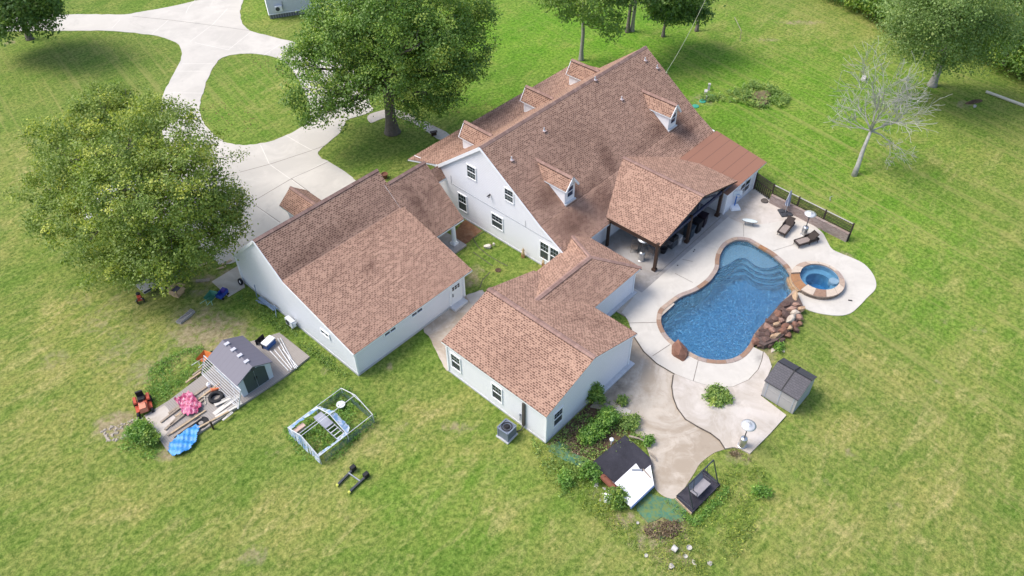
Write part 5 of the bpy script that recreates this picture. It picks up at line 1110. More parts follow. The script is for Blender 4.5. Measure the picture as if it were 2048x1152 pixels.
# --- tools and toys near the tree
def barrow(name, lb, u, v, rz, mat, mat2):
    t = thing(name, lb, "wheelbarrow", tuple(G(u, v)), rz, world=False)
    m_ = MB(); bt = [(-.22, -.28, .32), (.22, -.28, .32), (.22, .28, .32), (-.22, .28, .32)]; tp = [(-.36, -.5, .62), (.36, -.5, .62), (.36, .45, .62), (-.36, .45, .62)]
    m_.face(bt[::-1])
    for i in range(4): j = (i+1) % 4; m_.face([bt[i], bt[j], tp[j], tp[i]]); m_.face([tuple(Vector(p)*.97) for p in (tp[i], tp[j], bt[j], bt[i])])
    m_.build("tray", [mat], t, world=False)
    for s in (-1, 1):
        m_ = MB(); m_.tube([(s*.1, -.75, .2), (s*.2, 0, .3), (s*.3, .95, .55)], .022, 6); m_.tube([(s*.24, .35, .4), (s*.25, .4, 0)], .02, 6); m_.build("handle_bar", [mat2], t, world=False)
    m_ = MB(); m_.lathe([(0, -.05), (.16, -.05), (.19, 0), (.16, .05), (0, .05)], (0, 0, 0), 16); m_.v = [(z, x-.72, y+.19) for x, y, z in m_.v]; m_.build("wheel", [RUB], t, world=False); return t
barrow("wheelbarrow", "green wheelbarrow with pale green handles on the grass beside the concrete pad", 425, 602, R(115), pm("barrow_green", (.05, .20, .13), .5, .15), pm("pale_green", (.28, .50, .40), .5, .1))
barrow("wheelbarrow", "orange wheelbarrow with white handles tucked behind the shed's left corner", 412, 724, R(110), pm("barrow_orange", (.50, .16, .04), .6, .25), WHT)
wg = thing("kids_wagon", "purple and blue plastic wagon between the green wheelbarrow and the concrete pad", "wagon", tuple(G(446, 593)), R(20), world=False)
PUR = pm("toy_purple", (.08, .05, .28), .45, .15); BLU = pm("toy_blue", (.03, .07, .35), .45, .15)
m_ = MB(); m_.box((0, 0, .22), (.9, .5, .05)); 
for s in (-1, 1): m_.box((0, s*.24, .36), (.9, .04, .26)); m_.box((s*.44, 0, .38), (.04, .5, .3))
m_.build("tub", [BLU], wg, world=False); m_ = MB(); m_.box((.25, 0, .42), (.3, .42, .3), taper=.8); m_.build("seat", [PUR], wg, world=False)
for x in (-.3, .3):
    for s in (-1, 1): m_ = MB(); m_.lathe([(0, -.03), (.11, -.03), (.11, .03), (0, .03)], (0, 0, 0), 14); m_.v = [(q[0]+x, q[2]+s*.29, q[1]+.11) for q in m_.v]; m_.build("wheel", [RUB], wg, world=False)
# cardboard box
bx = thing("cardboard_box", "open cardboard box with flaps spread, on the grass under the tree's edge", "box", tuple(G(357, 588)), R(20), world=False)
CAR = pm("cardboard", (.48, .33, .19), .85, .12); m_ = MB()
for s in (-1, 1): m_.box((s*.37, 0, .3), (.02, .6, .6)); m_.box((0, s*.29, .3), (.74, .02, .6))
m_.box((0, 0, .02), (.74, .6, .02)); m_.build("box_body", [CAR], bx, world=False)
for s in (-1, 1):
    m_ = MB(); m_.bar((s*.38, 0, .6), (s*.66, 0, .52), .6, .015); m_.build("flap", [CAR], bx, world=False)
    m_ = MB(); m_.bar((0, s*.30, .6), (0, s*.55, .7 if s > 0 else .45), .74, .015); m_.build("flap", [CAR], bx, world=False)
m_ = MB(); m_.box((0, .05, .4), (.6, .4, .2)); m_.build("contents", [pm("dull_violet", (.12, .11, .15), .8, .3)], bx, world=False)
# tiller under the tree
tl = thing("garden_tiller", "small red and black garden machine at the tree's lower left edge", "tiller", tuple(G(282, 603)), R(-20), world=False)
m_ = MB(); m_.box((0, 0, .4), (.36, .42, .3), taper=.8); m_.build("engine", [pm("tiller_red", (.42, .06, .04), .5, .2)], tl, world=False)
m_ = MB(); m_.lathe([(0, 0), (.16, 0), (.16, .12), (0, .14)], (.0, .3, .5), 14); m_.build("air_filter", [BLK], tl, world=False)
for s in (-1, 1):
    m_ = MB(); m_.lathe([(0, -.04), (.19, -.04), (.19, .04), (0, .04)], (0, 0, 0), 14); m_.v = [(q[2]+s*.24, q[0]-.1, q[1]+.19) for q in m_.v]; m_.build("wheel", [RUB], tl, world=False)
    m_ = MB(); m_.tube([(s*.1, -.2, .5), (s*.25, -.9, .95)], .02, 6); m_.build("handle_bar", [GRY], tl, world=False)
# flatbed trailer 1
def trailer(name, lb, x, y, L, W, rz, deck, h=.55, rails=False):
    t = thing(name, lb, "trailer", (x, y, 0), rz, world=False)
    m_ = MB(); m_.box((0, 0, h), (L, W, .09)); m_.build("bed", [deck], t, world=False)
    m_ = MB(); m_.bar((L/2, -W*.3, h-.08), (L/2+1.1, 0, h-.08), .07); m_.bar((L/2, W*.3, h-.08), (L/2+1.1, 0, h-.08), .07); m_.build("drawbar", [DGR], t, world=False)
    for s in (-1, 1):
        m_ = MB(); m_.lathe([(0, -.09), (.28, -.09), (.31, -.05), (.31, .05), (.28, .09), (0, .09)], (0, 0, 0), 20); m_.v = [(q[0]-.2, q[2]+s*(W/2+.14), q[1]+.31) for q in m_.v]; wh = m_.build("wheel", [RUB], t, True, world=False)
        m_ = MB(); m_.lathe([(0, .10), (.16, .10), (.17, .085), (.19, .092)], (0, 0, 0), 16); m_.v = [(q[0]-.2, s*q[2]+s*(W/2+.14), q[1]+.31) for q in m_.v]; m_.build("rim", [WHT], wh, world=False)
        m_ = MB(); m_.box((0, s*W/2, h+.1), (L, .05, .14)); m_.build("side_rail", [DGR if not rails else GAL], t, world=False)
    return t
trailer("flatbed_trailer", "grey flatbed trailer with white wheel hubs under the tree's lower edge", -4.6, 18.75, 3.0, 1.5, R(0), pm("trailer_bed_grey", (.33, .33, .31), .8, .25))
a_ = G(240, 398); trailer("boat_trailer", "white decked trailer parked under the broad shade tree, upper one", a_.x, a_.y, 5.0, 2.1, R(-8), pm("white_deck", (.62, .62, .62), .5, .1), .7, True)
a_ = G(228, 425); trailer("equipment_trailer", "white decked trailer parked under the broad shade tree, lower one", a_.x, a_.y, 4.4, 1.9, R(-8), pm("white_deck", (0, 0, 0)), .65, True)
m_ = MB(); m_.box((0, 0, .2), (.7, .5, .4), taper=.8); m_.lathe([(0, 0), (.14, 0), (.12, .2), (0, .22)], (.1, 0, .4), 12); one("orange_machine", m_, [pm("machine_orange", (.5, .13, .05), .5, .2)], "small orange machine sitting on the lower white trailer under the tree", "machine", (*G(232, 436, .7).xy, .75))
# boards and ramp at the garage corner
for i, (a, b, w_, mt, lb) in enumerate([((398,533),(414,527),.12,PIN,"short yellow stake lying at the tree's right edge"),((445,530),(463,521),.2,PIN,"yellow plank beside the concrete pad, nearest the garage"),((392,563),(420,560),.26,WOD,"grey board end lying left of the concrete pad"),((378,757),(395,757),.14,PIN,"single yellow plank lying on the grass left of the shed"),((434,540),(452,533),.16,PIN,"yellow plank beside the concrete pad, farther from the garage")]):
    A_ = G(*a); B_ = G(*b); L = (B_-A_).length; m_ = MB(); m_.box((0, 0, .05), (L, w_, .08)); one("plank", m_, [mt], lb, "plank", (*((A_+B_)/2).xy, 0), math.atan2(B_.y-A_.y, B_.x-A_.x))
rp2 = thing("loading_ramp", "slate blue folded metal ramp leaning on the garage's left wall", "ramp", (-.45, 10.9, 0), world=False)
BLG = pm("slate_blue_metal", (.16, .22, .31), .4, .12)
for k in range(2): m_ = MB(); m_.bar((-.15+.0*k, .55-.3*k, .18), (.30, -1.5-.3*k, .55), .09, .05); m_.build("rail", [BLG], rp2, world=False)
m_ = MB(); m_.box((.12, -.55, .38), (.28, 2.0, .05)); m_.tube([(.3, 1.0, 1.2), (.1, .8, .2)], .03, 6); m_.bar((.2, -1.6, .55), (-.15, -2.0, .0), .05); m_.build("plate", [BLG], rp2, world=False)
# cooler cart and pipes beside the shed
ck = thing("cooler", "blue cooler with white lid at the far corner of the platform", "cooler", (*G(540, 694).xy, .16), R(12), world=False)
m_ = MB(); m_.box((0, 0, .24), (.85, .5, .44), taper=1.04); m_.build("cooler_body", [pm("cooler_blue", (.04, .11, .32), .4, .1)], ck, world=False); m_ = MB(); m_.box((0, 0, .51), (.90, .54, .10)); m_.build("lid", [WHT], ck, world=False)
m_ = MB(); 
for k in range(3): m_.box((0, -.3+.3*k, .35+.02*k), (.5, .06, .04))
m_.box((-.3, 0, .3), (.04, .8, .6)); m_.box((.3, 0, .3), (.04, .8, .6)); m_.tube([(-.3, -.4, .5), (-.9, -.5, .6)], .025, 6); m_.tube([(-.3, .4, .5), (-.9, .3, .55)], .025, 6); one("hand_cart", m_, [BLK], "black metal cart beside the blue cooler", "cart", (*G(528, 690).xy, .05), R(100))
for i, (a, b) in enumerate([((561,676),(593,737)),((556,678),(590,738)),((557,695),(585,737)),((549,700),(583,740)),((541,703),(577,742)),((566,700),(596,735))]):
    A_ = G(*a, .2); B_ = G(*b, .2); L = (B_-A_).length; m_ = MB(); m_.tube([(-L/2, 0, .04), (L/2, 0, .04)], .042, 8)
    one("metal_pipe", m_, [GAL], ["outermost silver pipe nearest the garage", "second silver pipe from the garage side", "third silver pipe from the garage side", "fourth silver pipe from the garage side", "silver pipe nearest the shed wall", "shorter silver pipe crossing the fan of pipes"][i]+" on the platform", "pipe", (*((A_+B_)/2).xy, .17+.03*(i % 3)), math.atan2(B_.y-A_.y, B_.x-A_.x), "fan of silver pipes beside the shed")
# --- PVC framed garden run
gh = thing("pipe_enclosure", "white pipe framed garden enclosure with tattered plastic and netting", "enclosure", (-4.0, -2.2, 0))
x0, x1, y0, y1, ez, rz_ = -6.2, -1.85, -3.85, -.6, .85, 1.5; ym = (y0+y1)/2
PVC = pm("pvc_white", (.60, .61, .63), .4, .06)
for nm, A_, B_ in (("eave_pipe", (x0, y0, ez), (x1, y0, ez)), ("eave_pipe", (x0, y1, ez), (x1, y1, ez)), ("ridge_pipe", (x0, ym, rz_), (x1, ym, rz_))):
    m_ = MB(); m_.tube([A_, B_], .022, 6); m_.build(nm, [PVC], gh)
for x in (x0, x0+2.25, x1):
    m_ = MB(); m_.tube([(x, y0, 0), (x, y0, ez), (x, ym, rz_), (x, y1, ez), (x, y1, 0)], .028, 6); m_.build("hoop", [PVC], gh)
m_ = MB(); m_.tube([(x0, ym+.35, 1.33), (x0+2.25, ym+.35, 1.33)], .022, 6); m_.tube([(x1, ym-.5, 1.25), (x1, ym+.4, 1.25)], .022, 6); m_.build("brace", [PVC], gh)
NET = NT("green_netting"); _d = NET.n("BsdfDiffuse"); _d.inputs[0].default_value = (.13, .20, .17, 1); _t = NET.n("BsdfTransparent"); _x = NET.n("MixShader"); _v = obvec(NET)
NET.l(NET.ramp(NET.noise(_v, 4, 5, .8), .1, .75), _x.inputs[0]); NET.l(_t.outputs[0], _x.inputs[1]); NET.l(_d.outputs[0], _x.inputs[2]); NET.l(_x.outputs[0], NET.out.inputs[0])
FILM = NT("tattered_film"); _d = FILM.n("BsdfDiffuse"); _v = obvec(FILM); FILM.l(FILM.mix(FILM.ramp(FILM.noise(_v, 2.5, 4, .7), .4, .6), (.66, .70, .76), (.18, .30, .48)), _d.inputs[0]); _t = FILM.n("BsdfTransparent"); _x = FILM.n("MixShader")
FILM.l(FILM.ramp(FILM.noise(_v, 5, 5, .8), .34, .50), _x.inputs[0]); FILM.l(_t.outputs[0], _x.inputs[1]); FILM.l(_d.outputs[0], _x.inputs[2]); FILM.l(_x.outputs[0], FILM.out.inputs[0])
for A_, B_ in (((x0+.3, y0-.02), (x1, y0-.02)), ((x1+.02, y0), (x1+.02, y1)), ((x0+2.2, y1+.02), (x1, y1+.02))):
    m_ = MB(); n_ = 14
    for k in range(n_):
        a = [A_[q]+(B_[q]-A_[q])*k/n_ for q in (0, 1)]; b = [A_[q]+(B_[q]-A_[q])*(k+1)/n_ for q in (0, 1)]; wv = lambda t: .04*math.sin(t*3)
        m_.face([(a[0], a[1]-.03, 0), (b[0], b[1]-.03, 0), (b[0]+wv(k+1), b[1]+wv(k+1), .62), (a[0]+wv(k), a[1]+wv(k), .62)])
    m_.build("netting", [NET.m], gh)
def film(pts, seed, nm="plastic_film"):
    """strip of torn plastic between two polylines"""
    r = random.Random(seed); m_ = MB()
    for (a, b), (c, d) in zip(zip(pts[0], pts[0][1:]), zip(pts[1], pts[1][1:])):
        for k in range(6):
            f0, f1 = k/6, (k+1)/6; L_ = lambda p, q, f: tuple(Vector(p).lerp(Vector(q), f)); j = lambda p: (p[0]+r.uniform(-.05, .05), p[1]+r.uniform(-.05, .05), p[2]+r.uniform(-.03, .03))
            m_.face([L_(a, b, f0), L_(a, b, f1), j(L_(c, d, f1)), j(L_(c, d, f0))])
    return m_.build(nm, [FILM.m], gh)
film(([(x0, y0, ez), (x0, ym, rz_), (x0, y1, ez)], [(x0-.05, y0, .15), (x0-.12, ym, .35), (x0-.05, y1, .1)]), 1)
film(([(x0+2.25, y0, ez), (x0+2.25, ym, rz_), (x0+2.25, y1, ez)], [(x0+2.7, y0+.2, ez+.02), (x0+2.65, ym, rz_-.15), (x0+2.45, y1-.1, ez-.1)]), 2)
film(([(x0, y0, ez), (x0+1.2, y0, ez), (x0+2.25, y0, ez)], [(x0, y0+.22, ez-.03), (x0+1.2, y0+.12, ez), (x0+2.25, y0+.22, ez+.02)]), 3); film(([(x0, y1, ez), (x0+2.25, y1, ez)], [(x0, y1-.25, ez+.05), (x0+2.25, y1-.3, ez+.08)]), 4)
m_ = MB(); m_.box((-4.25, -1.75, .74), (.62, 1.3, .06)); m_.bar((-4.55, -1.2, .70), (-4.55, -3.7, .62), .05); m_.bar((-3.95, -1.2, .70), (-3.95, -3.7, .62), .05); one_ = m_.build("shelf", [pm("shelf_grey", (.30, .31, .37), .6, .1)], gh)
for k in range(4): m_ = MB(); m_.bar((-4.57, -2.55-.32*k, .67), (-3.93, -2.55-.32*k, .67), .05); m_.build("shelf_rung", [PVC], gh)
m_ = MB(); m_.box((0, 0, .35), (.95, .34, .06)); m_.box((0, 0, .2), (.8, .22, .3)); one("seed_tray", m_, [pm("peach_tray", (.5, .36, .30), .6, .2)], "pinkish rimmed tray inside the enclosure's left end", "tray", (-5.75, -1.05, .35), R(0))
m_ = MB(); m_.lathe([(.16, 0), (.2, .3), (.3, .32), (.3, .36), (0, .38)], (0, 0, 0), 18); one("feeder_drum", m_, [pm("feeder_white", (.6, .62, .63), .5, .1)], "round white topped feeder on the bare soil inside the enclosure", "feeder", tuple(G(683, 815)))
# --- black boom frame on lower lawn
fk = thing("tow_dolly_frame", "black H shaped metal frame with yellow tipped arms on the lower lawn", "metal frame", tuple(G(705, 958)), world=False)
fb = G(705, 958)
for (a, b) in (((676,969),(709,936)),((700,983),(735,950))):
    A_ = G(*a, .12)-fb; B_ = G(*b, .12)-fb; m_ = MB(); m_.bar(A_, B_, .13, .13); ar_ = m_.build("arm", [DGR], fk, world=False)
    m_ = MB(); m_.tube([A_, A_-(B_-A_).normalized()*.12], .09, 8); m_.build("yellow_tip", [pm("tip_yellow", (.6, .62, .12), .5, .1)], ar_, world=False)
    m_ = MB(); Q = A_.lerp(B_, .93); m_.box((Q.x, Q.y, .24), (.34, .26, .36)); m_.build("wheel_block", [BLK], ar_, world=False)
m_ = MB(); m_.bar(G(697, 946, .16)-fb, G(720, 962, .16)-fb, .07, .07); m_.build("crossbar", [GRY], fk, world=False)

# ================================================================== YARD OBJECTS (right side)
# --- air conditioner condenser
ac = thing("condenser_unit", "grey cube air conditioning condenser on a concrete pad by the annex wall", "condenser", (3.30, -11.05, 0), R(3), world=False)
LOUV = stripes_mat("condenser_louvre", (.15, .18, .235), (.07, .085, .115), 0, .06, .35, .5)
m_ = MB(); m_.box((0, 0, .05), (1.05, 1.0, .1)); m_.build("pad", [FND], ac, world=False)
m_ = MB(); m_.box((0, 0, .52), (.82, .82, .84)); m_.build("casing", [LOUV], ac, world=False)
m_ = MB(); 
for a, b in (((-.43, -.43), (.43, -.43)), ((.43, -.43), (.43, .43)), ((.43, .43), (-.43, .43)), ((-.43, .43), (-.43, -.43))): m_.bar((*a, .96), (*b, .96), .08, .07)
for a in ((-.4, -.4), (.4, -.4), (.4, .4), (-.4, .4)): m_.box((*a, .5), (.08, .08, .9))
m_.build("frame", [pm("condenser_frame", (.17, .20, .26), .5, .1)], ac, world=False)
m_ = MB(); m_.lathe([(0, .06), (.13, .06), (.15, 0), (.34, -.04), (.36, -.04)], (0, 0, .96), 24); m_.lathe([(.30, 0), (.36, .0), (.36, -.05)], (0, 0, .99), 24, 0); m_.build("fan", [BLK], ac, world=False)
# --- black roof panel and white panel lying on framing
bp = thing("collapsed_roof_panel", "large black rubber roof panel lying low beside the flower bed", "roof panel", (6.4, -18.0, 0))
q_ = [G(1170, 937, .35), G(1250, 870, .35), G(1300, 915, .35), G(1305, 930, .35), G(1260, 985, .35), G(1225, 965, .35)]
m_ = MB(); m_.poly([(p.x, p.y) for p in q_], .36, .02); m_.build("panel", [pm("black_membrane", (.028, .027, .036), .75, .35, 1.2, dirt=(.07, .065, .075), dirtamt=.5)], bp)
m_ = MB(); m_.bar(q_[0]+Vector((-.03, 0, 0)), q_[5]+Vector((0, -.05, 0)), .08, .1); m_.build("edge_board", [WHT], bp)
w_p = [G(1223, 972, .5), G(1272, 927, .5), G(1284, 944, .5), G(1301, 930, .5), G(1308, 970, .5), G(1262, 1014, .5), G(1248, 1000, .5)]
wp = thing("white_sheet_board", "large white sheet panel resting on the lower half of the black roof panel", "panel", (6.2, -19.2, .37))
wh_ = NT("scuffed_white_panel"); _v = obvec(wh_); _c = wh_.mix(wh_.math('MULTIPLY', wh_.ramp(wh_.noise(_v, 7, 6, .8), .56, .70), .55), (.72, .71, .73), (.42, .41, .42)); wh_.l(_c, wh_.b.inputs['Base Color']); wh_.b.inputs['Roughness'].default_value = .5
m_ = MB(); m_.poly([(p.x, p.y) for p in w_p], .52, .40); m_.build("sheet", [wh_.m], wp)
m_ = MB(); m_.bar(w_p[5]+Vector((0, 0, -.12)), w_p[4]+Vector((0, 0, -.12)), .10, .16); m_.build("blue_edge", [pm("panel_blue_edge", (.12, .20, .38), .5, .2)], wp)
for i, (a, b, lb) in enumerate([((1264,940),(1284,940),"short dark grey strip lying level on the white panel"),((1286,938),(1301,955),"brown stick lying slanted across the white panel's right side")]):
    A_ = G(*a, .55); B_ = G(*b, .55); L = (B_-A_).length; m_ = MB(); m_.box((0, 0, .02), (L, .13 if i == 0 else .07, .04)); one("scrap_strip", m_, [GRY if i == 0 else WOD], lb, "scrap", (*((A_+B_)/2).xy, .525), math.atan2(B_.y-A_.y, B_.x-A_.x))
A_ = G(1204, 952, .62); B_ = G(1236, 983, .62); m_ = MB(); L = (B_-A_).length; d = (B_-A_)
m_.tube([(0, 0, 0), tuple(d*.03), tuple(d*.97), tuple(d)], [.17, .2, .2, .17], 16); m_.tube([tuple(d*.15+Vector((0, 0, .18))), tuple(d*.15+Vector((0, 0, .26)))], .04, 8); m_.tube([tuple(d*.8+Vector((0, 0, .18))), tuple(d*.8+Vector((.1, .1, .3)))], .03, 6)
one("rusty_cylinder", m_, [RST], "long rusty brown steel cylinder lying across the black and white panels", "cylinder", tuple(A_), smooth=False)
m_ = MB(); m_.tube([(0, 0, 0), (0, 0, .55)], .035, 8); m_.lathe([(0, 0), (.13, .02), (.14, .12), (.06, .2), (0, .2)], (0, 0, .52), 12); one("vent_pipe", m_, [WHT], "small white capped vent pipe at the black roof panel's upper left edge", "pipe", (*G(1222, 890).xy, .0))
m_ = MB(); m_.box((0, 0, .04), (.62, .5, .06)); one("paving_slab", m_, [WHT], "broken white slab in the weeds left of the white panel", "slab", tuple(G(1216, 997)), R(40)); 
m_ = MB(); m_.box((0, 0, .05), (.95, .95, .07)); one("stepping_slab", m_, [MID], "square pale stepping slab between the flower bed and the stained patio", "slab", (*G(1243, 826).xy, .0), R(8))
for i, (a, b, lb) in enumerate([((1258,872),(1300,887),"long dead branch along the black roof panel's upper right edge"),((1298,905),(1312,919),"short broken stick at the black roof panel's right corner")]):
    A_ = G(*a, .3); B_ = G(*b, .25); m_ = MB(); m_.tube([(0, 0, 0), tuple((B_-A_)*.5+Vector((.03, .05, .06))), tuple(B_-A_)], [.07, .06, .04], 7); one("dead_branch", m_, [WOD], lb, "branch", tuple(A_))
NETP = NT("turquoise_ground_net"); _v = obvec(NETP); _c = NETP.mix(NETP.ramp(NETP.noise(_v, 1.8, 6, .75, .8), .35, .65), (.040, .105, .070), (.065, .20, .13)); _c = NETP.mix(NETP.ramp(NETP.noise(_v, 3, 7, .85), .44, .56), _c, (.13, .18, .05))
NETP.l(_c, NETP.b.inputs['Base Color']); NETP.b.inputs['Roughness'].default_value = .9
for poly, lb in (([(1095,895),(1118,880),(1140,888),(1148,905),(1175,918),(1172,935),(1150,930),(1135,925),(1112,915)], "torn turquoise ground netting between the annex corner and the black roof panel"),
                 ([(1270,1012),(1300,985),(1320,992),(1352,1000),(1378,1018),(1372,1040),(1350,1045),(1325,1038),(1300,1045),(1285,1030)], "turquoise green netting on the ground between white panel and swing platform"),
                 ([(1306,1062),(1330,1066),(1345,1064),(1340,1073),(1322,1076)], "small dark green scrap of netting in the dead leaves")):
    P = jag(gp(poly), .12, .3); c_ = sum(P, Vector((0, 0)))/len(P); m_ = MB(); m_.poly([tuple(p-c_) for p in P], .03, .0); one("ground_netting", m_, [NETP.m], lb, "netting", (c_.x, c_.y, 0))
bed("dead_leaves", "heap of dry brown leaves below the turquoise netting", [(1290,1060),(1310,1040),(1345,1048),(1375,1035),(1372,1060),(1330,1078),(1300,1075)], 1100, LFB, .14, 31, .09, 5, "leaves")
bed("mulch", "dry brown mulch at the notch of the upper patio", [(1455,905),(1475,902),(1497,910),(1500,925),(1475,920)], 500, LFB, .10, 32, .08, 5, "leaves")
WB = pm("bucket_white", (.50, .48, .45), .5, .15)
for i, (u, v, r_, h, lb) in enumerate([(1353,1104,.19,.3,"tipped white bucket with dark inside, at the bottom among the weeds"),(1378,1097,.16,.14,"flat white tub right of the tipped bucket"),(1371,1114,.12,.1,"small white scrap just below the flat white tub"),(1275,1047,.09,.1,"tiny white cup in the weeds below the white panel"),(1292,1112,.11,.08,"small white scrap at the bottom left of the ditch")]):
    m_ = MB(); m_.lathe([(0, 0), (r_*.85, 0), (r_, h), (r_*.93, h), (r_*.8, .04), (0, .04)], (0, 0, 0), 16)
    if i == 0: m_.v = [(x, z, y+r_) for x, y, z in m_.v]
    one("bucket", m_, [WB], lb, "bucket", tuple(G(u, v)), i)
for i, (u, v, s, lb) in enumerate([(1342,1133,.24,"pale rough block lying in the weeds at the bottom edge"),(1386,1124,.12,"upper one of two small cream stones near the bottom edge"),(1390,1130,.13,"lower one of two small cream stones near the bottom edge"),(1419,1127,.17,"brown and white broken rock near the bottom edge")]):
    one("rubble", rock_mb(s*1.2, s, s*.8, 300+i, .7, 1), [pm("rubble_pale", (.42, .39, .34), .9, .4, 6, bump=.6)], lb, "stone", (*G(u, v).xy, s*.4), i*.7)
# --- swing on its platform
sp0 = [G(1352, 995, .22), G(1384, 1026, .22), G(1441, 968, .22), G(1408, 938, .22)]; sc0 = sum(sp0, Vector())/4
pf = thing("swing_platform", "low black topped platform with pale timber edge on the grass", "platform", (sc0.x, sc0.y, 0))
m_ = MB(); m_.poly([(p.x, p.y) for p in sp0], .22, .0); m_.build("deck_top", [pm("black_deck", (.03, .028, .038), .7, .5, 1.5, dirt=(.12, .11, .12), dirtamt=.6)], pf)
m_ = MB(); m_.bar(sp0[0]+Vector((-.02, 0, -.08)), sp0[1]+Vector((-.02, 0, -.08)), .06, .16); m_.build("edge_board", [PIN], pf)
ux = (sp0[2]-sp0[1]).normalized(); ang = math.atan2(ux.y, ux.x)
sw = thing("garden_swing", "dark metal garden swing seat with pale cushion board on the black platform", "swing", (sc0.x, sc0.y, .22), ang, world=False)
m_ = MB(); m_.tube([(-1.25, .15, 1.85), (1.25, .15, 1.85)], .045, 8); m_.build("top_bar", [DGR], sw, world=False)
for s in (-1, 1):
    m_ = MB(); m_.tube([(s*1.25, -.55, 0), (s*1.25, .15, 1.85), (s*1.25, .68, 0)], .042, 8); m_.tube([(s*1.25, -.5, .03), (s*1.25, .62, .03)], .032, 6); m_.build("leg_frame", [DGR], sw, world=False)
    m_ = MB(); m_.tube([(s*.66, .15, 1.85), (s*.66, .0, .75)], .02, 5); m_.tube([(s*.66, -.3, .5), (s*.66, -.28, .75), (s*.66, .22, .75)], .025, 6); m_.build("armrest", [DGR], sw, world=False)
m_ = MB(); m_.box((0, -.08, .45), (1.3, .56, .05)); m_.build("seat", [pm("seat_slats_grey", (.30, .28, .29), .6, .12)], sw, world=False)
m_ = MB(); m_.bar((0, .22, .45), (0, .42, .98), 1.3, .04); m_.build("backrest", [pm("backrest_grey", (.20, .21, .25), .6, .12)], sw, world=False)
# --- patio heaters
def heater(lb, x, y, z, s=1.0):
    t = thing("patio_heater", lb, "patio heater", (x, y, z), world=False)
    m_ = MB(); m_.lathe([(0, 0), (.27, 0), (.28, .05), (.24, .07)], (0, 0, 0), 28); m_.build("base", [STL], t, world=False)
    m_ = MB(); m_.lathe([(.235, .07), (.235, .78), (.20, .84), (.05, .87), (0, .87)], (0, 0, 0), 28); m_.build("tank_cover", [STL], t, True, world=False)
    m_ = MB(); m_.box((.2, -.13, .5), (.1, .06, .22)); m_.build("control_panel", [BLK], t, world=False)
    m_ = MB(); m_.tube([(0, 0, .85), (0, 0, 1.8)], .035, 10); m_.build("pole", [DGR], t, world=False)
    m_ = MB(); m_.lathe([(.0, 1.78), (.10, 1.8), (.12, 2.1), (.10, 2.14), (0, 2.14)], (0, 0, 0), 16); m_.build("burner", [DGR], t, world=False)
    m_ = MB(); m_.lathe([(.47, 2.17), (.48, 2.18), (.32, 2.235), (.13, 2.27), (.12, 2.30), (0, 2.315)], (0, 0, 0), 32); m_.lathe([(.43, 2.165), (.3, 2.22), (0, 2.26)], (0, 0, 0), 32); m_.build("reflector_dome", [pm("dome_aluminium", (.62, .62, .62), .35, .05, metal=.35)], t, True, world=False); return t
p = G(1483, 893); heater("stainless patio heater standing on the upper patio near the grey shed", p.x, p.y, .10)
p = G(1607, 470); heater("stainless patio heater standing between the two loungers", p.x, p.y, .055)
p = G(1282, 521); heater("stainless patio heater half under the patio cover, by the metal chairs", p.x, p.y, .06)
# --- loungers
WKR = pm("dark_wicker", (.040, .030, .026), .8, .35, 14, bump=.5, bs=60); SLT = stripes_mat("lounger_slats", (.33, .27, .235), (.09, .07, .06), 0, .095, .26, .7, 'Object', .15)
def lounger(lb, x, y, rz):
    t = thing("pool_lounger", lb, "lounger", (x, y, .055), rz, "wicker loungers on the pool deck", world=False)
    m_ = MB()
    for a, b in (((-1.0, -.33), (.95, -.33)), ((-1.0, .33), (.95, .33)), ((-1.0, -.33), (-1.0, .33)), ((.95, -.33), (.95, .33))): m_.bar((*a, .34), (*b, .34), .10, .13)
    m_.build("frame", [WKR], t, world=False)
    m_ = MB(); m_.box((-.37, 0, .37), (1.16, .54, .05)); m_.build("seat_slats", [SLT], t, world=False)
    m_ = MB(); m_.bar((.22, 0, .38), (.86, 0, .86), .66, .06); m_.build("backrest", [WKR], t, world=False)
    for s in (-1, 1):
        m_ = MB(); m_.bar((.0, s*.34, .56), (.62, s*.34, .56), .09, .05); m_.bar((.0, s*.34, .34), (.0, s*.34, .56), .07, .05); m_.bar((.0, s*.34, .46), (.6, s*.34, .46), .04, .2); m_.build("armrest", [WKR], t, world=False)
        for xx in (-.95, .1, .9): m_ = MB(); m_.bar((xx, s*.31, 0), (xx, s*.31, .3), .04); m_.build("leg", [DKW], t, world=False)
    return t
lounger("dark wicker lounger beside the folded umbrella base, nearer the house", 33.95, -14.22, R(5))
lounger("dark wicker lounger in front of the patio heater, nearer the hot tub", 33.60, -16.25, R(-25))
# --- umbrella
p = G(1570, 427); um = thing("cantilever_umbrella", "closed blue grey umbrella rising from a black weighted base", "umbrella", (p.x, p.y, .05), R(-38), world=False)
for i in (-1, 1):
    for j in (-1, 1): m_ = MB(); m_.box((i*.26, j*.26, .06), (.49, .49, .11), taper=.9); m_.build("base_weight", [DGR], um, world=False)
m_ = MB(); m_.tube([(0, 0, .05), (0, 0, 2.35)], .035, 8); m_.build("pole", [GRY], um, world=False)
UMB = stripes_mat("umbrella_fabric", (.14, .17, .25), (.40, .43, .50), 0, .11, .5, .8, 'Object', .2)
m_ = MB(); m_.lathe([(.02, 2.4), (.08, 2.2), (.12, 1.7), (.17, 1.1), (.20, .85), (.12, .85)], (0, .05, 0), 14); 
m_.v = [(x*(1+.25*math.sin(math.atan2(y-.05, x)*6)), .05+(y-.05)*(1+.25*math.sin(math.atan2(y-.05, x)*6)), z) for x, y, z in m_.v]; m_.build("canopy", [UMB], um, world=False)
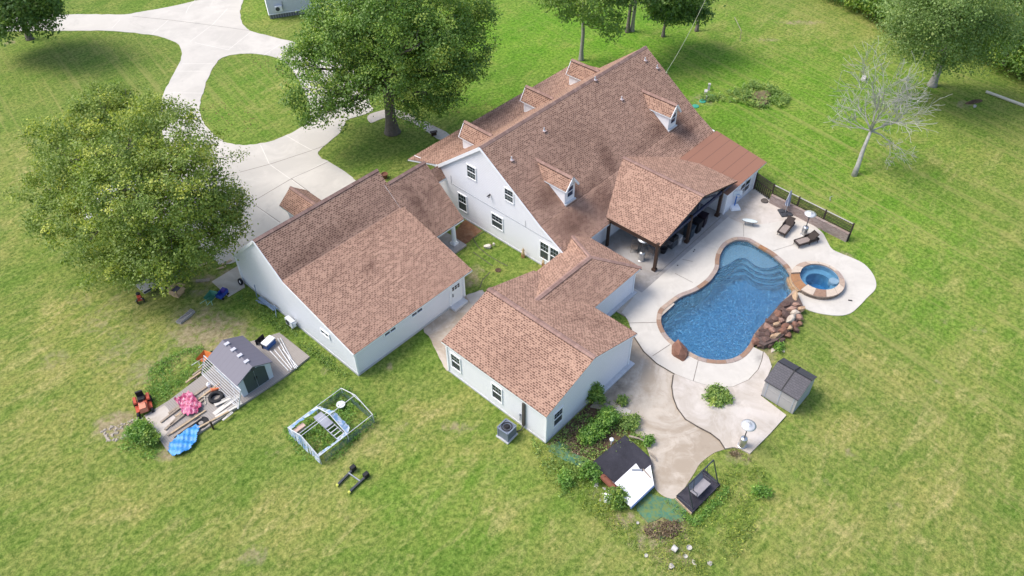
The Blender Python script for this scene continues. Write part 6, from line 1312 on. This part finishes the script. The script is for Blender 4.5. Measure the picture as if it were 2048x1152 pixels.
# --- oval glass side table on loop legs
p = G(1499, 450); A_ = G(1484, 440, .45); B_ = G(1515, 445, .45); tb_ = thing("oval_table", "pale oval glass top table on two looped legs at the edge of the old slab", "table", (*((A_+B_)/2).xy, .055), math.atan2((B_-A_).y, (B_-A_).x), world=False)
L = (B_-A_).length; m_ = MB(); pr = [(0, .02), (.5, .02), (.52, 0), (.5, -.02), (0, -.02)]; m_.lathe([(r_*L, z+.45) for r_, z in pr], (0, 0, 0), 36, 0, .38); m_.build("top", [pm("frosted_glass", (.55, .60, .58), .2, .12, 6)], tb_, world=False)
m_ = MB(); m_.tube([(L*.5*math.cos(a), L*.5*.38*math.sin(a)*1.03, .45) for a in np.linspace(0, 2*math.pi, 33)], .022, 6); m_.build("rim", [DGR], tb_, world=False)
for s in (-1, 1): m_ = MB(); m_.tube([(s*.33, .13*math.sin(a)*1.2, .22+.22*math.cos(a)) for a in np.linspace(0, 2*math.pi, 21)], .02, 6); m_.build("leg_loop", [GRY], tb_, world=False)
# --- basketball hoop
p = G(1466, 416); bh = thing("basketball_hoop", "small white and blue portable basketball hoop against the wing wall", "hoop", (p.x, p.y-.15, .05), R(-40), world=False)
m_ = MB(); m_.box((0, 0, .12), (.85, .75, .2), taper=.85); m_.build("base", [WHT], bh, world=False)
m_ = MB(); m_.tube([(0, .15, .2), (0, .15, 1.2)], .06, 8); m_.build("pole", [pm("hoop_blue", (.03, .14, .42), .4, .1)], bh, world=False)
m_ = MB(); m_.tube([(0, .15, 1.2), (0, .15, 1.5)], .05, 8); m_.box((0, .05, 1.55), (.78, .03, .5)); m_.build("backboard", [pm("board_clear", (.55, .62, .68), .2, .05)], bh, world=False)
m_ = MB(); m_.tube([(.2*math.cos(a), -.18+.2*math.sin(a), 1.45) for a in np.linspace(0, 2*math.pi, 21)], .015, 5); m_.build("rim", [pm("hoop_blue", (0, 0, 0))], bh, world=False)
# --- lattice fence, gate, brick wall
FNC = pm("fence_brown", (.040, .030, .025), .7, .25, 5)
A_ = Vector((36.57, -11.30, 0)); B_ = Vector((36.17, -18.64, 0))
def lattice(parent, a, b, z0, z1, step=.17, nm="lattice", w=.045):
    m_ = MB(); L = (b-a).length; t = (b-a)/L; H = z1-z0; s = -H
    while s < L:
        for d in (1, -1):
            t0, t1 = max(0, s), min(L, s+H)
            if t1-t0 > .05:
                if d > 0: za, zb = z0+(t0-s), z0+(t1-s)
                else: za, zb = z1-(t0-s), z1-(t1-s)
                pa = a+t*t0; pb = a+t*t1; off_ = Vector((.008*d, 0, 0)); m_.bar((pa.x+off_.x, pa.y, za), (pb.x+off_.x, pb.y, zb), .012, w)
        s += step
    return m_.build(nm, [FNC], parent)
fe = thing("lattice_fence", "dark diagonal lattice fence with light top rail along the right edge of the patio", "fence", tuple((A_+B_)/2))
lattice(fe, A_, B_, .95, 1.75)
m_ = MB(); m_.bar((A_.x, A_.y, 1.79), (B_.x, B_.y, 1.79), .07, .05); m_.build("top_rail", [pm("rail_top_pale", (.42, .40, .37), .7, .1)], fe)
m_ = MB(); m_.bar((A_.x, A_.y, .93), (B_.x, B_.y, .93), .05, .06); m_.build("bottom_rail", [FNC], fe)
for k in range(4): q = A_.lerp(B_, k/3); m_ = MB(); m_.box((q.x, q.y, .93), (.11, .11, 1.9)); m_.build("post", [FNC], fe)
bw = thing("brick_planter_wall", "long low greyish pink brick wall at the foot of the lattice fence", "wall", tuple((A_+B_)/2+Vector((-.12, 0, 0))))
BKM = NT("greyish_brick"); _g = BKM.n("NewGeometry"); _s = BKM.n("SeparateXYZ"); BKM.l(_g.outputs['Position'], _s.inputs[0]); _c = BKM.n("CombineXYZ"); BKM.l(BKM.math('ADD', _s.outputs[1], _s.outputs[0]), _c.inputs[0]); BKM.l(_s.outputs[2], _c.inputs[1])
_b = BKM.n("TexBrick"); _b.inputs['Scale'].default_value = 1; _b.inputs['Brick Width'].default_value = .22; _b.inputs['Row Height'].default_value = .075; _b.inputs['Mortar Size'].default_value = .008; BKM.l(_c.outputs[0], _b.inputs['Vector'])
_b.inputs['Color1'].default_value = (.24, .17, .15, 1); _b.inputs['Color2'].default_value = (.33, .27, .25, 1); _b.inputs['Mortar'].default_value = (.20, .18, .17, 1); BKM.l(_b.outputs['Color'], BKM.b.inputs['Base Color']); BKM.b.inputs['Roughness'].default_value = .9
m_ = MB(); d_ = (B_-A_).normalized(); q = (A_+B_)/2; rzz = math.atan2(d_.y, d_.x); m_.box((q.x-.16, q.y, .42), ((B_-A_).length-.1, .20, .84), 0, rzz); m_.build("brickwork", [BKM.m], bw)
m_ = MB(); m_.box((q.x-.16, q.y, .865), ((B_-A_).length-.08, .24, .05), 0, rzz); m_.build("coping", [BKM.m], bw)
gt2 = thing("picket_gate", "dark picket gate with lattice top between the wing wall and the fence", "gate", (36.9, -10.2, 0))
a1 = Vector((37.15, -9.32, 0)); b1 = Vector((36.62, -11.22, 0)); lattice(gt2, a1, b1, 1.08, 1.75)
for k in range(9): q = a1.lerp(b1, (k+.6)/9.4); m_ = MB(); m_.box((q.x, q.y, .62), (.05, .11, 1.0)); m_.build("picket", [FNC], gt2)
m_ = MB(); m_.bar((a1.x, a1.y, 1.76), (b1.x, b1.y, 1.76), .06, .05); m_.bar((a1.x, a1.y, 1.06), (b1.x, b1.y, 1.06), .05, .06); m_.bar((a1.x, a1.y, .3), (b1.x, b1.y, .3), .05, .06); m_.build("gate_rail", [FNC], gt2)
m_ = MB(); m_.box((a1.x, a1.y, .9), (.12, .12, 1.8)); m_.build("gate_post", [FNC], gt2)
m_ = MB(); m_.lathe([(0, .12), (.28, .10), (.34, 0)], (0, 0, 0), 16); one("post_footing", m_, [pm("footing_dark", (.10, .085, .075), .9, .3)], "round dark footing stone at the foot of the gate's right post", "footing", (*G(1529, 403).xy, .05))
# --- grey resin shed
gs = thing("resin_shed", "grey resin storage shed with dark shingle pattern roof at the patio's edge", "shed", (17.16, -23.9, .05), world=False)
SW, SD = 2.35, 2.45; RSW = pm("resin_grey", (.36, .35, .345), .55, .06); RSS = pm("resin_bluegrey", (.34, .37, .41), .5, .06)
m_ = MB(); A = [(.1, 0, 0), (SD-.05, 0, 0), (SD-.05, 0, 1.66), (1.45, 0, 2.22), (.1, 0, 1.62)]; B = [(x, SW, z) for x, y, z in A]; m_.face(A, 1); m_.face(B[::-1], 1)
for i in range(5): j = (i+1) % 5; m_.face([A[j], A[i], B[i], B[j]], 0)
m_.build("wall", [RSW, RSS], gs, world=False)
for k in range(3): m_ = MB(); m_.box((.09, .22+.95*k, .8), (.03, .06, 1.5)); m_.build("wall_rib", [RSS], gs, world=False)
m_ = MB(); m_.box((.088, SW/2, .95), (.02, SW-.2, .05)); m_.build("wall_rib", [RSW], gs, world=False)
RSR = NT("resin_shingle"); _u = RSR.n("UVMap"); _b = RSR.n("TexBrick"); _b.inputs['Scale'].default_value = 1; _b.inputs['Brick Width'].default_value = .26; _b.inputs['Row Height'].default_value = .15; _b.inputs['Mortar Size'].default_value = .012; RSR.l(_u.outputs[0], _b.inputs['Vector'])
_b.inputs['Color1'].default_value = (.052, .050, .060, 1); _b.inputs['Color2'].default_value = (.070, .066, .078, 1); _b.inputs['Mortar'].default_value = (.025, .024, .03, 1); RSR.l(_b.outputs['Color'], RSR.b.inputs['Base Color']); RSR.b.inputs['Roughness'].default_value = .6
m_ = MB(); 
for a, b in ((-.06, SW/2-.02), (SW/2+.02, SW+.06)):
    m_.slab([(0, a, 1.60), (0, b, 1.60), (1.45, b, 2.30), (1.45, a, 2.30)], .06, 0, 1); m_.slab([(1.45, a, 2.30), (1.45, b, 2.30), (SD+.06, b, 1.74), (SD+.06, a, 1.74)], .06, 0, 1)
m_.build("roof", [RSR.m, BLK, BLK], gs, world=False)
m_ = MB(); m_.bar((0, SW/2, 1.605), (1.45, SW/2, 2.315), .07, .05); m_.bar((1.45, SW/2, 2.315), (SD+.06, SW/2, 1.745), .07, .05); m_.bar((1.45, -.06, 2.31), (1.45, SW+.06, 2.31), .05, .03); m_.build("roof_seam", [BLK], gs, world=False)
# --- under the patio cover
def bin_(lb, u, v, mat, rz, s=1.0, h=1.05):
    p = G(u, v, 0); t = thing("wheeled_bin", lb, "bin", (p.x, p.y, .06), rz, world=False)
    m_ = MB(); m_.box((0, 0, h/2), (.62*s, .66*s, h), taper=1.12); m_.build("bin_body", [mat], t, world=False)
    m_ = MB(); m_.box((0, 0, h+.04), (.72*s, .80*s, .09)); m_.box((-.0, .36*s, h+.02), (.5, .06, .06)); m_.build("lid", [mat], t, world=False)
    for s_ in (-1, 1): m_ = MB(); m_.lathe([(0, -.03), (.1, -.03), (.1, .03), (0, .03)], (0, 0, 0), 12); m_.v = [(q[2]+s_*.28*s, q[0]+.32*s, q[1]+.1) for q in m_.v]; m_.build("wheel", [RUB], t, world=False)
    return t
bin_("dark maroon wheeled bin, farthest from the metal chairs", 1402, 450, pm("bin_maroon", (.020, .012, .018), .5, .2), R(10)); bin_("blue grey bin with black lid behind the middle post", 1376, 474, pm("bin_bluegrey", (.035, .05, .065), .5, .2), R(4)); bin_("black bin between the maroon bin and the middle post", 1391, 462, BLK, R(0))
def pchair(lb, u, v, rz):
    p = G(u, v); t = thing("patio_chair", lb, "chair", (p.x, p.y, .06), rz, "metal chairs under the patio cover", world=False); TN = pm("chair_tan_metal", (.20, .17, .15), .5, .15)
    m_ = MB(); m_.box((0, 0, .42), (.52, .5, .04)); m_.build("seat", [TN], t, world=False)
    m_ = MB(); m_.tube([(-.26, .24, .42), (-.26, .32, .95), (.26, .32, .95), (.26, .24, .42)], .02, 6)
    for k in range(3): m_.bar((-.26, .27+.015*k, .58+.13*k), (.26, .27+.015*k, .58+.13*k), .03, .05)
    m_.build("backrest", [TN], t, world=False)
    for s in (-1, 1):
        m_ = MB(); m_.tube([(s*.27, -.22, .42), (s*.27, -.22, .64), (s*.27, .27, .66)], .018, 6); m_.build("armrest", [TN], t, world=False)
        for yy in (-.22, .24): m_ = MB(); m_.tube([(s*.24, yy, .42), (s*.27, yy*1.2, 0)], .018, 6); m_.build("leg", [TN], t, world=False)
    return t
pchair("tan metal patio chair left of the patio heater, turned to the pool", 1268, 503, R(-60)); pchair("tan metal patio chair behind the patio heater", 1286, 498, R(150)); pchair("tan metal patio chair between the patio heater and the near post", 1305, 512, R(80))
m_ = MB(); m_.lathe([(0, .02), (.16, .02), (.2, .1), (.30, .52), (.26, .54), (.2, .45), (0, .4)], (0, 0, 0), 20); one("fire_pot", m_, [BLK], "black round pot right of the near corner post", "pot", (*G(1326, 507).xy, .06))
gr_ = thing("barbecue_grill", "dark covered barbecue grill in the shade between the near and middle posts", "grill", (*G(1345, 493).xy, .06), R(0), world=False)
m_ = MB(); m_.box((0, 0, .45), (1.0, .5, .7)); m_.build("cabinet", [DGR], gr_, world=False); m_ = MB(); m_.box((0, 0, .95), (.8, .5, .3), taper=.7); m_.build("lid", [BLK], gr_, world=False); m_ = MB(); m_.box((-.7, 0, .8), (.4, .45, .04)); m_.build("side_shelf", [STL], gr_, world=False)
m_ = MB(); m_.box((0, 0, .4), (.45, .45, .8)); m_.box((0, 0, .82), (.5, .5, .04)); one("stone_counter", m_, [pm("pale_stone", (.40, .38, .37), .8, .35, 6)], "small pale stone pillar counter beside the barbecue grill", "counter", (*G(1355, 488).xy, .06))
m_ = MB(); m_.box((0, 0, .01), (.30, .12, .02)); one("drain_cover", m_, [BLK], "small black drain cover on the deck beyond the hot tub", "drain", (*G(1700, 602).xy, .056), R(-60))
for i, (u, v) in enumerate([(1389,501),(1387,504),(1355,532)]):
    m_ = MB(); m_.lathe([(.06, .012), (0, .014)], (0, 0, 0), 10); m_.lathe([(.06, 0), (.06, .012)], (0, 0, 0), 10); one("deck_cap", m_, [BLK], ["small dark round cap in the deck beside the middle post, farther one","small dark round cap in the deck beside the middle post, nearer one","small dark round cap in the deck midway along the cover's edge"][i], "cap", (*G(u, v).xy, .068))
# --- courtyard bits
st = thing("garden_statue", "white lying animal statue on the courtyard grass by the gable wall", "statue", tuple(G(977, 496)), R(-35), world=False)
m_ = rock_mb(.5, .22, .24, 501, .8, 2); m_.v = [(x, y, z+.2) for x, y, z in m_.v]; m_.build("body", [pm("statue_white", (.60, .56, .48), .8, .3, 5)], st, world=False)
m_ = rock_mb(.17, .15, .16, 502, .8, 2); m_.v = [(x+.45, y+.1, z+.25) for x, y, z in m_.v]; m_.build("head", [pm("statue_white", (0, 0, 0))], st, world=False)
m_ = MB(); m_.box((0, .22, .08), (.7, .2, .14), taper=.7); m_.build("base", [pm("statue_base", (.35, .22, .17), .9, .3)], st, world=False)
def animal(lb, u, v, rz):
    t = thing("garden_figure", lb, "figure", tuple(G(u, v)), rz, world=False); TC = pm("terracotta_tan", (.42, .23, .11), .8, .25, 5)
    m_ = MB(); m_.box((0, 0, .14), (.26, .26, .28)); m_.build("pedestal", [TC], t, world=False)
    m_ = MB(); m_.lathe([(.0, .28), (.12, .3), (.13, .45), (.07, .62), (.05, .66), (.09, .72), (.085, .82), (0, .88)], (0, 0, 0), 14); m_.tube([(.04, .0, .84), (.06, .0, .98)], [.025, .008], 6); m_.tube([(-.04, .0, .84), (-.06, .0, .98)], [.025, .008], 6); m_.tube([(0, -.07, .76), (0, -.16, .74)], [.04, .025], 6); m_.build("body", [pm("figure_cream", (.55, .40, .24), .8, .25, 5)], t, True, world=False); return t
animal("tan sitting animal figure on a pedestal against the gable wall", 1046, 514, R(30)); animal("small tan figure at the gable wall's corner below the paired windows", 1087, 531, R(30))
strip("garden_edging", [[(967,464),(946,477),(956,494),(975,510),(1000,525),(1015,532)],[(947,505),(965,518),(985,532)],[(980,545),(965,560),(960,575)]], .07, .03, EDG)
m_ = MB(); m_.lathe([(0, 0), (.2, 0), (.27, .4), (.32, .42), (.32, .47), (.26, .46), (.22, .38), (0, .36)], (0, 0, 0), 20); one("plant_pot", m_, [pm("pot_terracotta", (.16, .07, .045), .8, .2)], "round terracotta pot on the grass behind the breezeway ridge", "pot", tuple(G(770, 356)))
m_ = MB(); m_.lathe([(0, 0), (.22, .0), (.24, .06), (0, .08)], (0, 0, 0), 16); one("drain_hole", m_, [SOI], "dark round drain lid in the courtyard grass", "drain", tuple(G(996, 541)))
m_ = MB(); m_.box((0, 0, .2), (.5, .16, .4)); m_.box((0, 0, .42), (.7, .34, .05)); one("garden_bench", m_, [DKW], "small dark bench beside the front walkway", "bench", tuple(G(868, 271)), R(-30))
# --- far lawn: septic lids, mound, log, pit, cable
SEP = pm("septic_green", (.05, .30, .21), .6, .15)
for i, (u, v, lb) in enumerate([(1391,213,"green round septic lid nearest the house"),(1405,203,"green round septic lid in the middle of three"),(1423,193,"green round septic lid farthest from the house")]):
    m_ = MB(); m_.lathe([(.34, 0), (.34, .06), (.28, .09), (0, .10)], (0, 0, 0), 22); one("septic_lid", m_, [SEP], lb, "lid", tuple(G(u, v)), 0, "septic lids on the lawn")
for i, (u, v, lb, d) in enumerate([(1411,188,"white pump box beside the farthest septic lid",(.5,.3,.4)),(1417,180,"small white box on a post behind the pump box",(.25,.25,.75)),(1412,200,"short cream vent pipe between the septic lids",(.14,.14,.5))]):
    m_ = MB(); m_.box((0, 0, d[2]/2), d, taper=.85); m_.box((0, 0, d[2]*.9), (d[0]*1.1, d[1]*1.1, .06)); one("utility_box", m_, [WB], lb, "box", tuple(G(u, v)), .5)
p = G(1520, 200); md = rock_mb(2.3, 1.5, .55, 77, .8, 3); o = one("soil_mound", md, [pm("mound_soil", (.16, .12, .07), .95, .5, 2.5, bump=.8, bs=5, dirt=(.10, .15, .03), dirtamt=.8)], "low mound of rubble and soil overgrown with weeds on the far lawn", "mound", (p.x, p.y, -.05), R(20))
bed("mound_weeds", "rough green weeds over the soil mound", [(1400,195),(1440,190),(1480,180),(1500,165),(1545,175),(1580,195),(1570,215),(1520,220),(1480,208),(1440,203),(1400,205)], 1500, LF4, .5, 41, .14, 5)
A_ = G(1972, 184, .1); B_ = G(2075, 222, .1); m_ = MB(); m_.tube([(0, 0, 0), tuple((B_-A_)*.5), tuple(B_-A_)], [.14, .15, .16], 10); one("fallen_pole", m_, [pm("pole_pale", (.48, .46, .38), .8, .15)], "long pale pole lying on the grass at the right border", "pole", (A_.x, A_.y, .15))
m_ = MB(); m_.lathe([(1.1, .0), (.8, .12), (.3, .05), (0, .02)], (0, 0, 0), 18, 0, .28); one("fire_pit", m_, [SOI], "dark shallow pit with ash on the far right lawn", "pit", tuple(G(1948, 204)), R(-28)); one("ash_rock", rock_mb(.35, .25, .22, 88), [BLKC], "pale rock lying beside the shallow pit", "rock", (*G(1949, 213).xy, .08))
m_ = MB(); m_.box((0, 0, .12), (.9, .45, .2), taper=.9); one("meter_box", m_, [WB], "small white box on the lawn behind the dead tree's crown", "box", tuple(G(1727, 158)), .3)
A_ = G(1480, 82); m_ = MB(); m_.tube([(0, 0, 0), (.0, .1, 1.2)], .03, 6); m_.tube([(0, .1, 1.2), tuple(G(1469, 34, .3)-A_)], .03, 6); one("leaning_pole", m_, [WOD], "thin broken pole leaning on a short stake at the top right lawn", "pole", tuple(A_))
# power cable from the house to beyond the top edge
a = Vector((38.6, 2.0, 6.6)); b = a+ (G(1415, -10, 9)-a); m_ = MB(); pts = [tuple((b-a)*t+Vector((0, 0, -2.0*4*t*(1-t)*.25))) for t in np.linspace(0, 1, 14)]; m_.tube(pts, .025, 5); m_.box((0, 0, -.1), (.2, .2, .3)); one("power_cable", m_, [pm("cable_pale", (.28, .30, .2), .6, .05)], "thin pale cable running from the house roof edge up past the trees", "cable", tuple(a))
for i, (u, v) in enumerate([(1660,402),(1780,75)]):
    A_ = G(u, v); m_ = MB(); m_.tube([(0, 0, .05), (.35, .2, .12), (.8, .1, .05)], [.04, .03, .015], 5); one("twig", m_, [DED], ["pale fallen twig on the lawn beyond the lattice fence", "pale fallen twig at the woodland foot"][i], "twig", tuple(A_))
# small clods on the island lawn and dead grass scraps
def scatter(name, lb, poly, n, mat, s, seed, cat="clods"):
    P = [tuple(p) for p in gp(poly)]; r = np.random.default_rng(seed); X = [p[0] for p in P]; Y = [p[1] for p in P]; m_ = MB(); k = 0
    while k < n:
        x, y = r.uniform(min(X), max(X)), r.uniform(min(Y), max(Y))
        if in_poly(np.array([x]), np.array([y]), P)[0]:
            d = s*r.uniform(.5, 1.5); m_.box((x, y, d*.2), (d*1.4, d, d*.5), 0, r.uniform(0, 3), None, .5); k += 1
    o = m_.build(name, [mat]); return tag(o, lb, cat, kind='stuff')
scatter("soil_clods", "brown clods scattered over the driveway island's grass", [(500,112),(560,125),(600,170),(610,205),(590,200),(560,160),(505,125)], 70, pm("clod_brown", (.16, .10, .05), .95, .4), .08, 3)
scatter("soil_clods", "brown clods near the lower curve of the island's grass", [(405,215),(440,200),(530,240),(520,270),(450,262),(415,240)], 60, pm("clod_brown", (0, 0, 0)), .08, 4)
scatter("lawn_litter", "brown leaf litter on the lawn in front of the porch", [(890,180),(960,190),(985,215),(900,235)], 60, pm("clod_brown", (0, 0, 0)), .07, 5)
scatter("chipped_rubble", "pale dusty rubble on the grass below the platform's left end", [(200,860),(285,832),(292,850),(240,880),(215,885)], 90, pm("dust_pale", (.38, .33, .27), .95, .3), .13, 6, "rubble")
scatter("board_scraps", "pale flecks of litter around the white panel", [(1185,965),(1215,960),(1250,1005),(1225,1015),(1195,1000)], 26, WB, .10, 7, "litter")
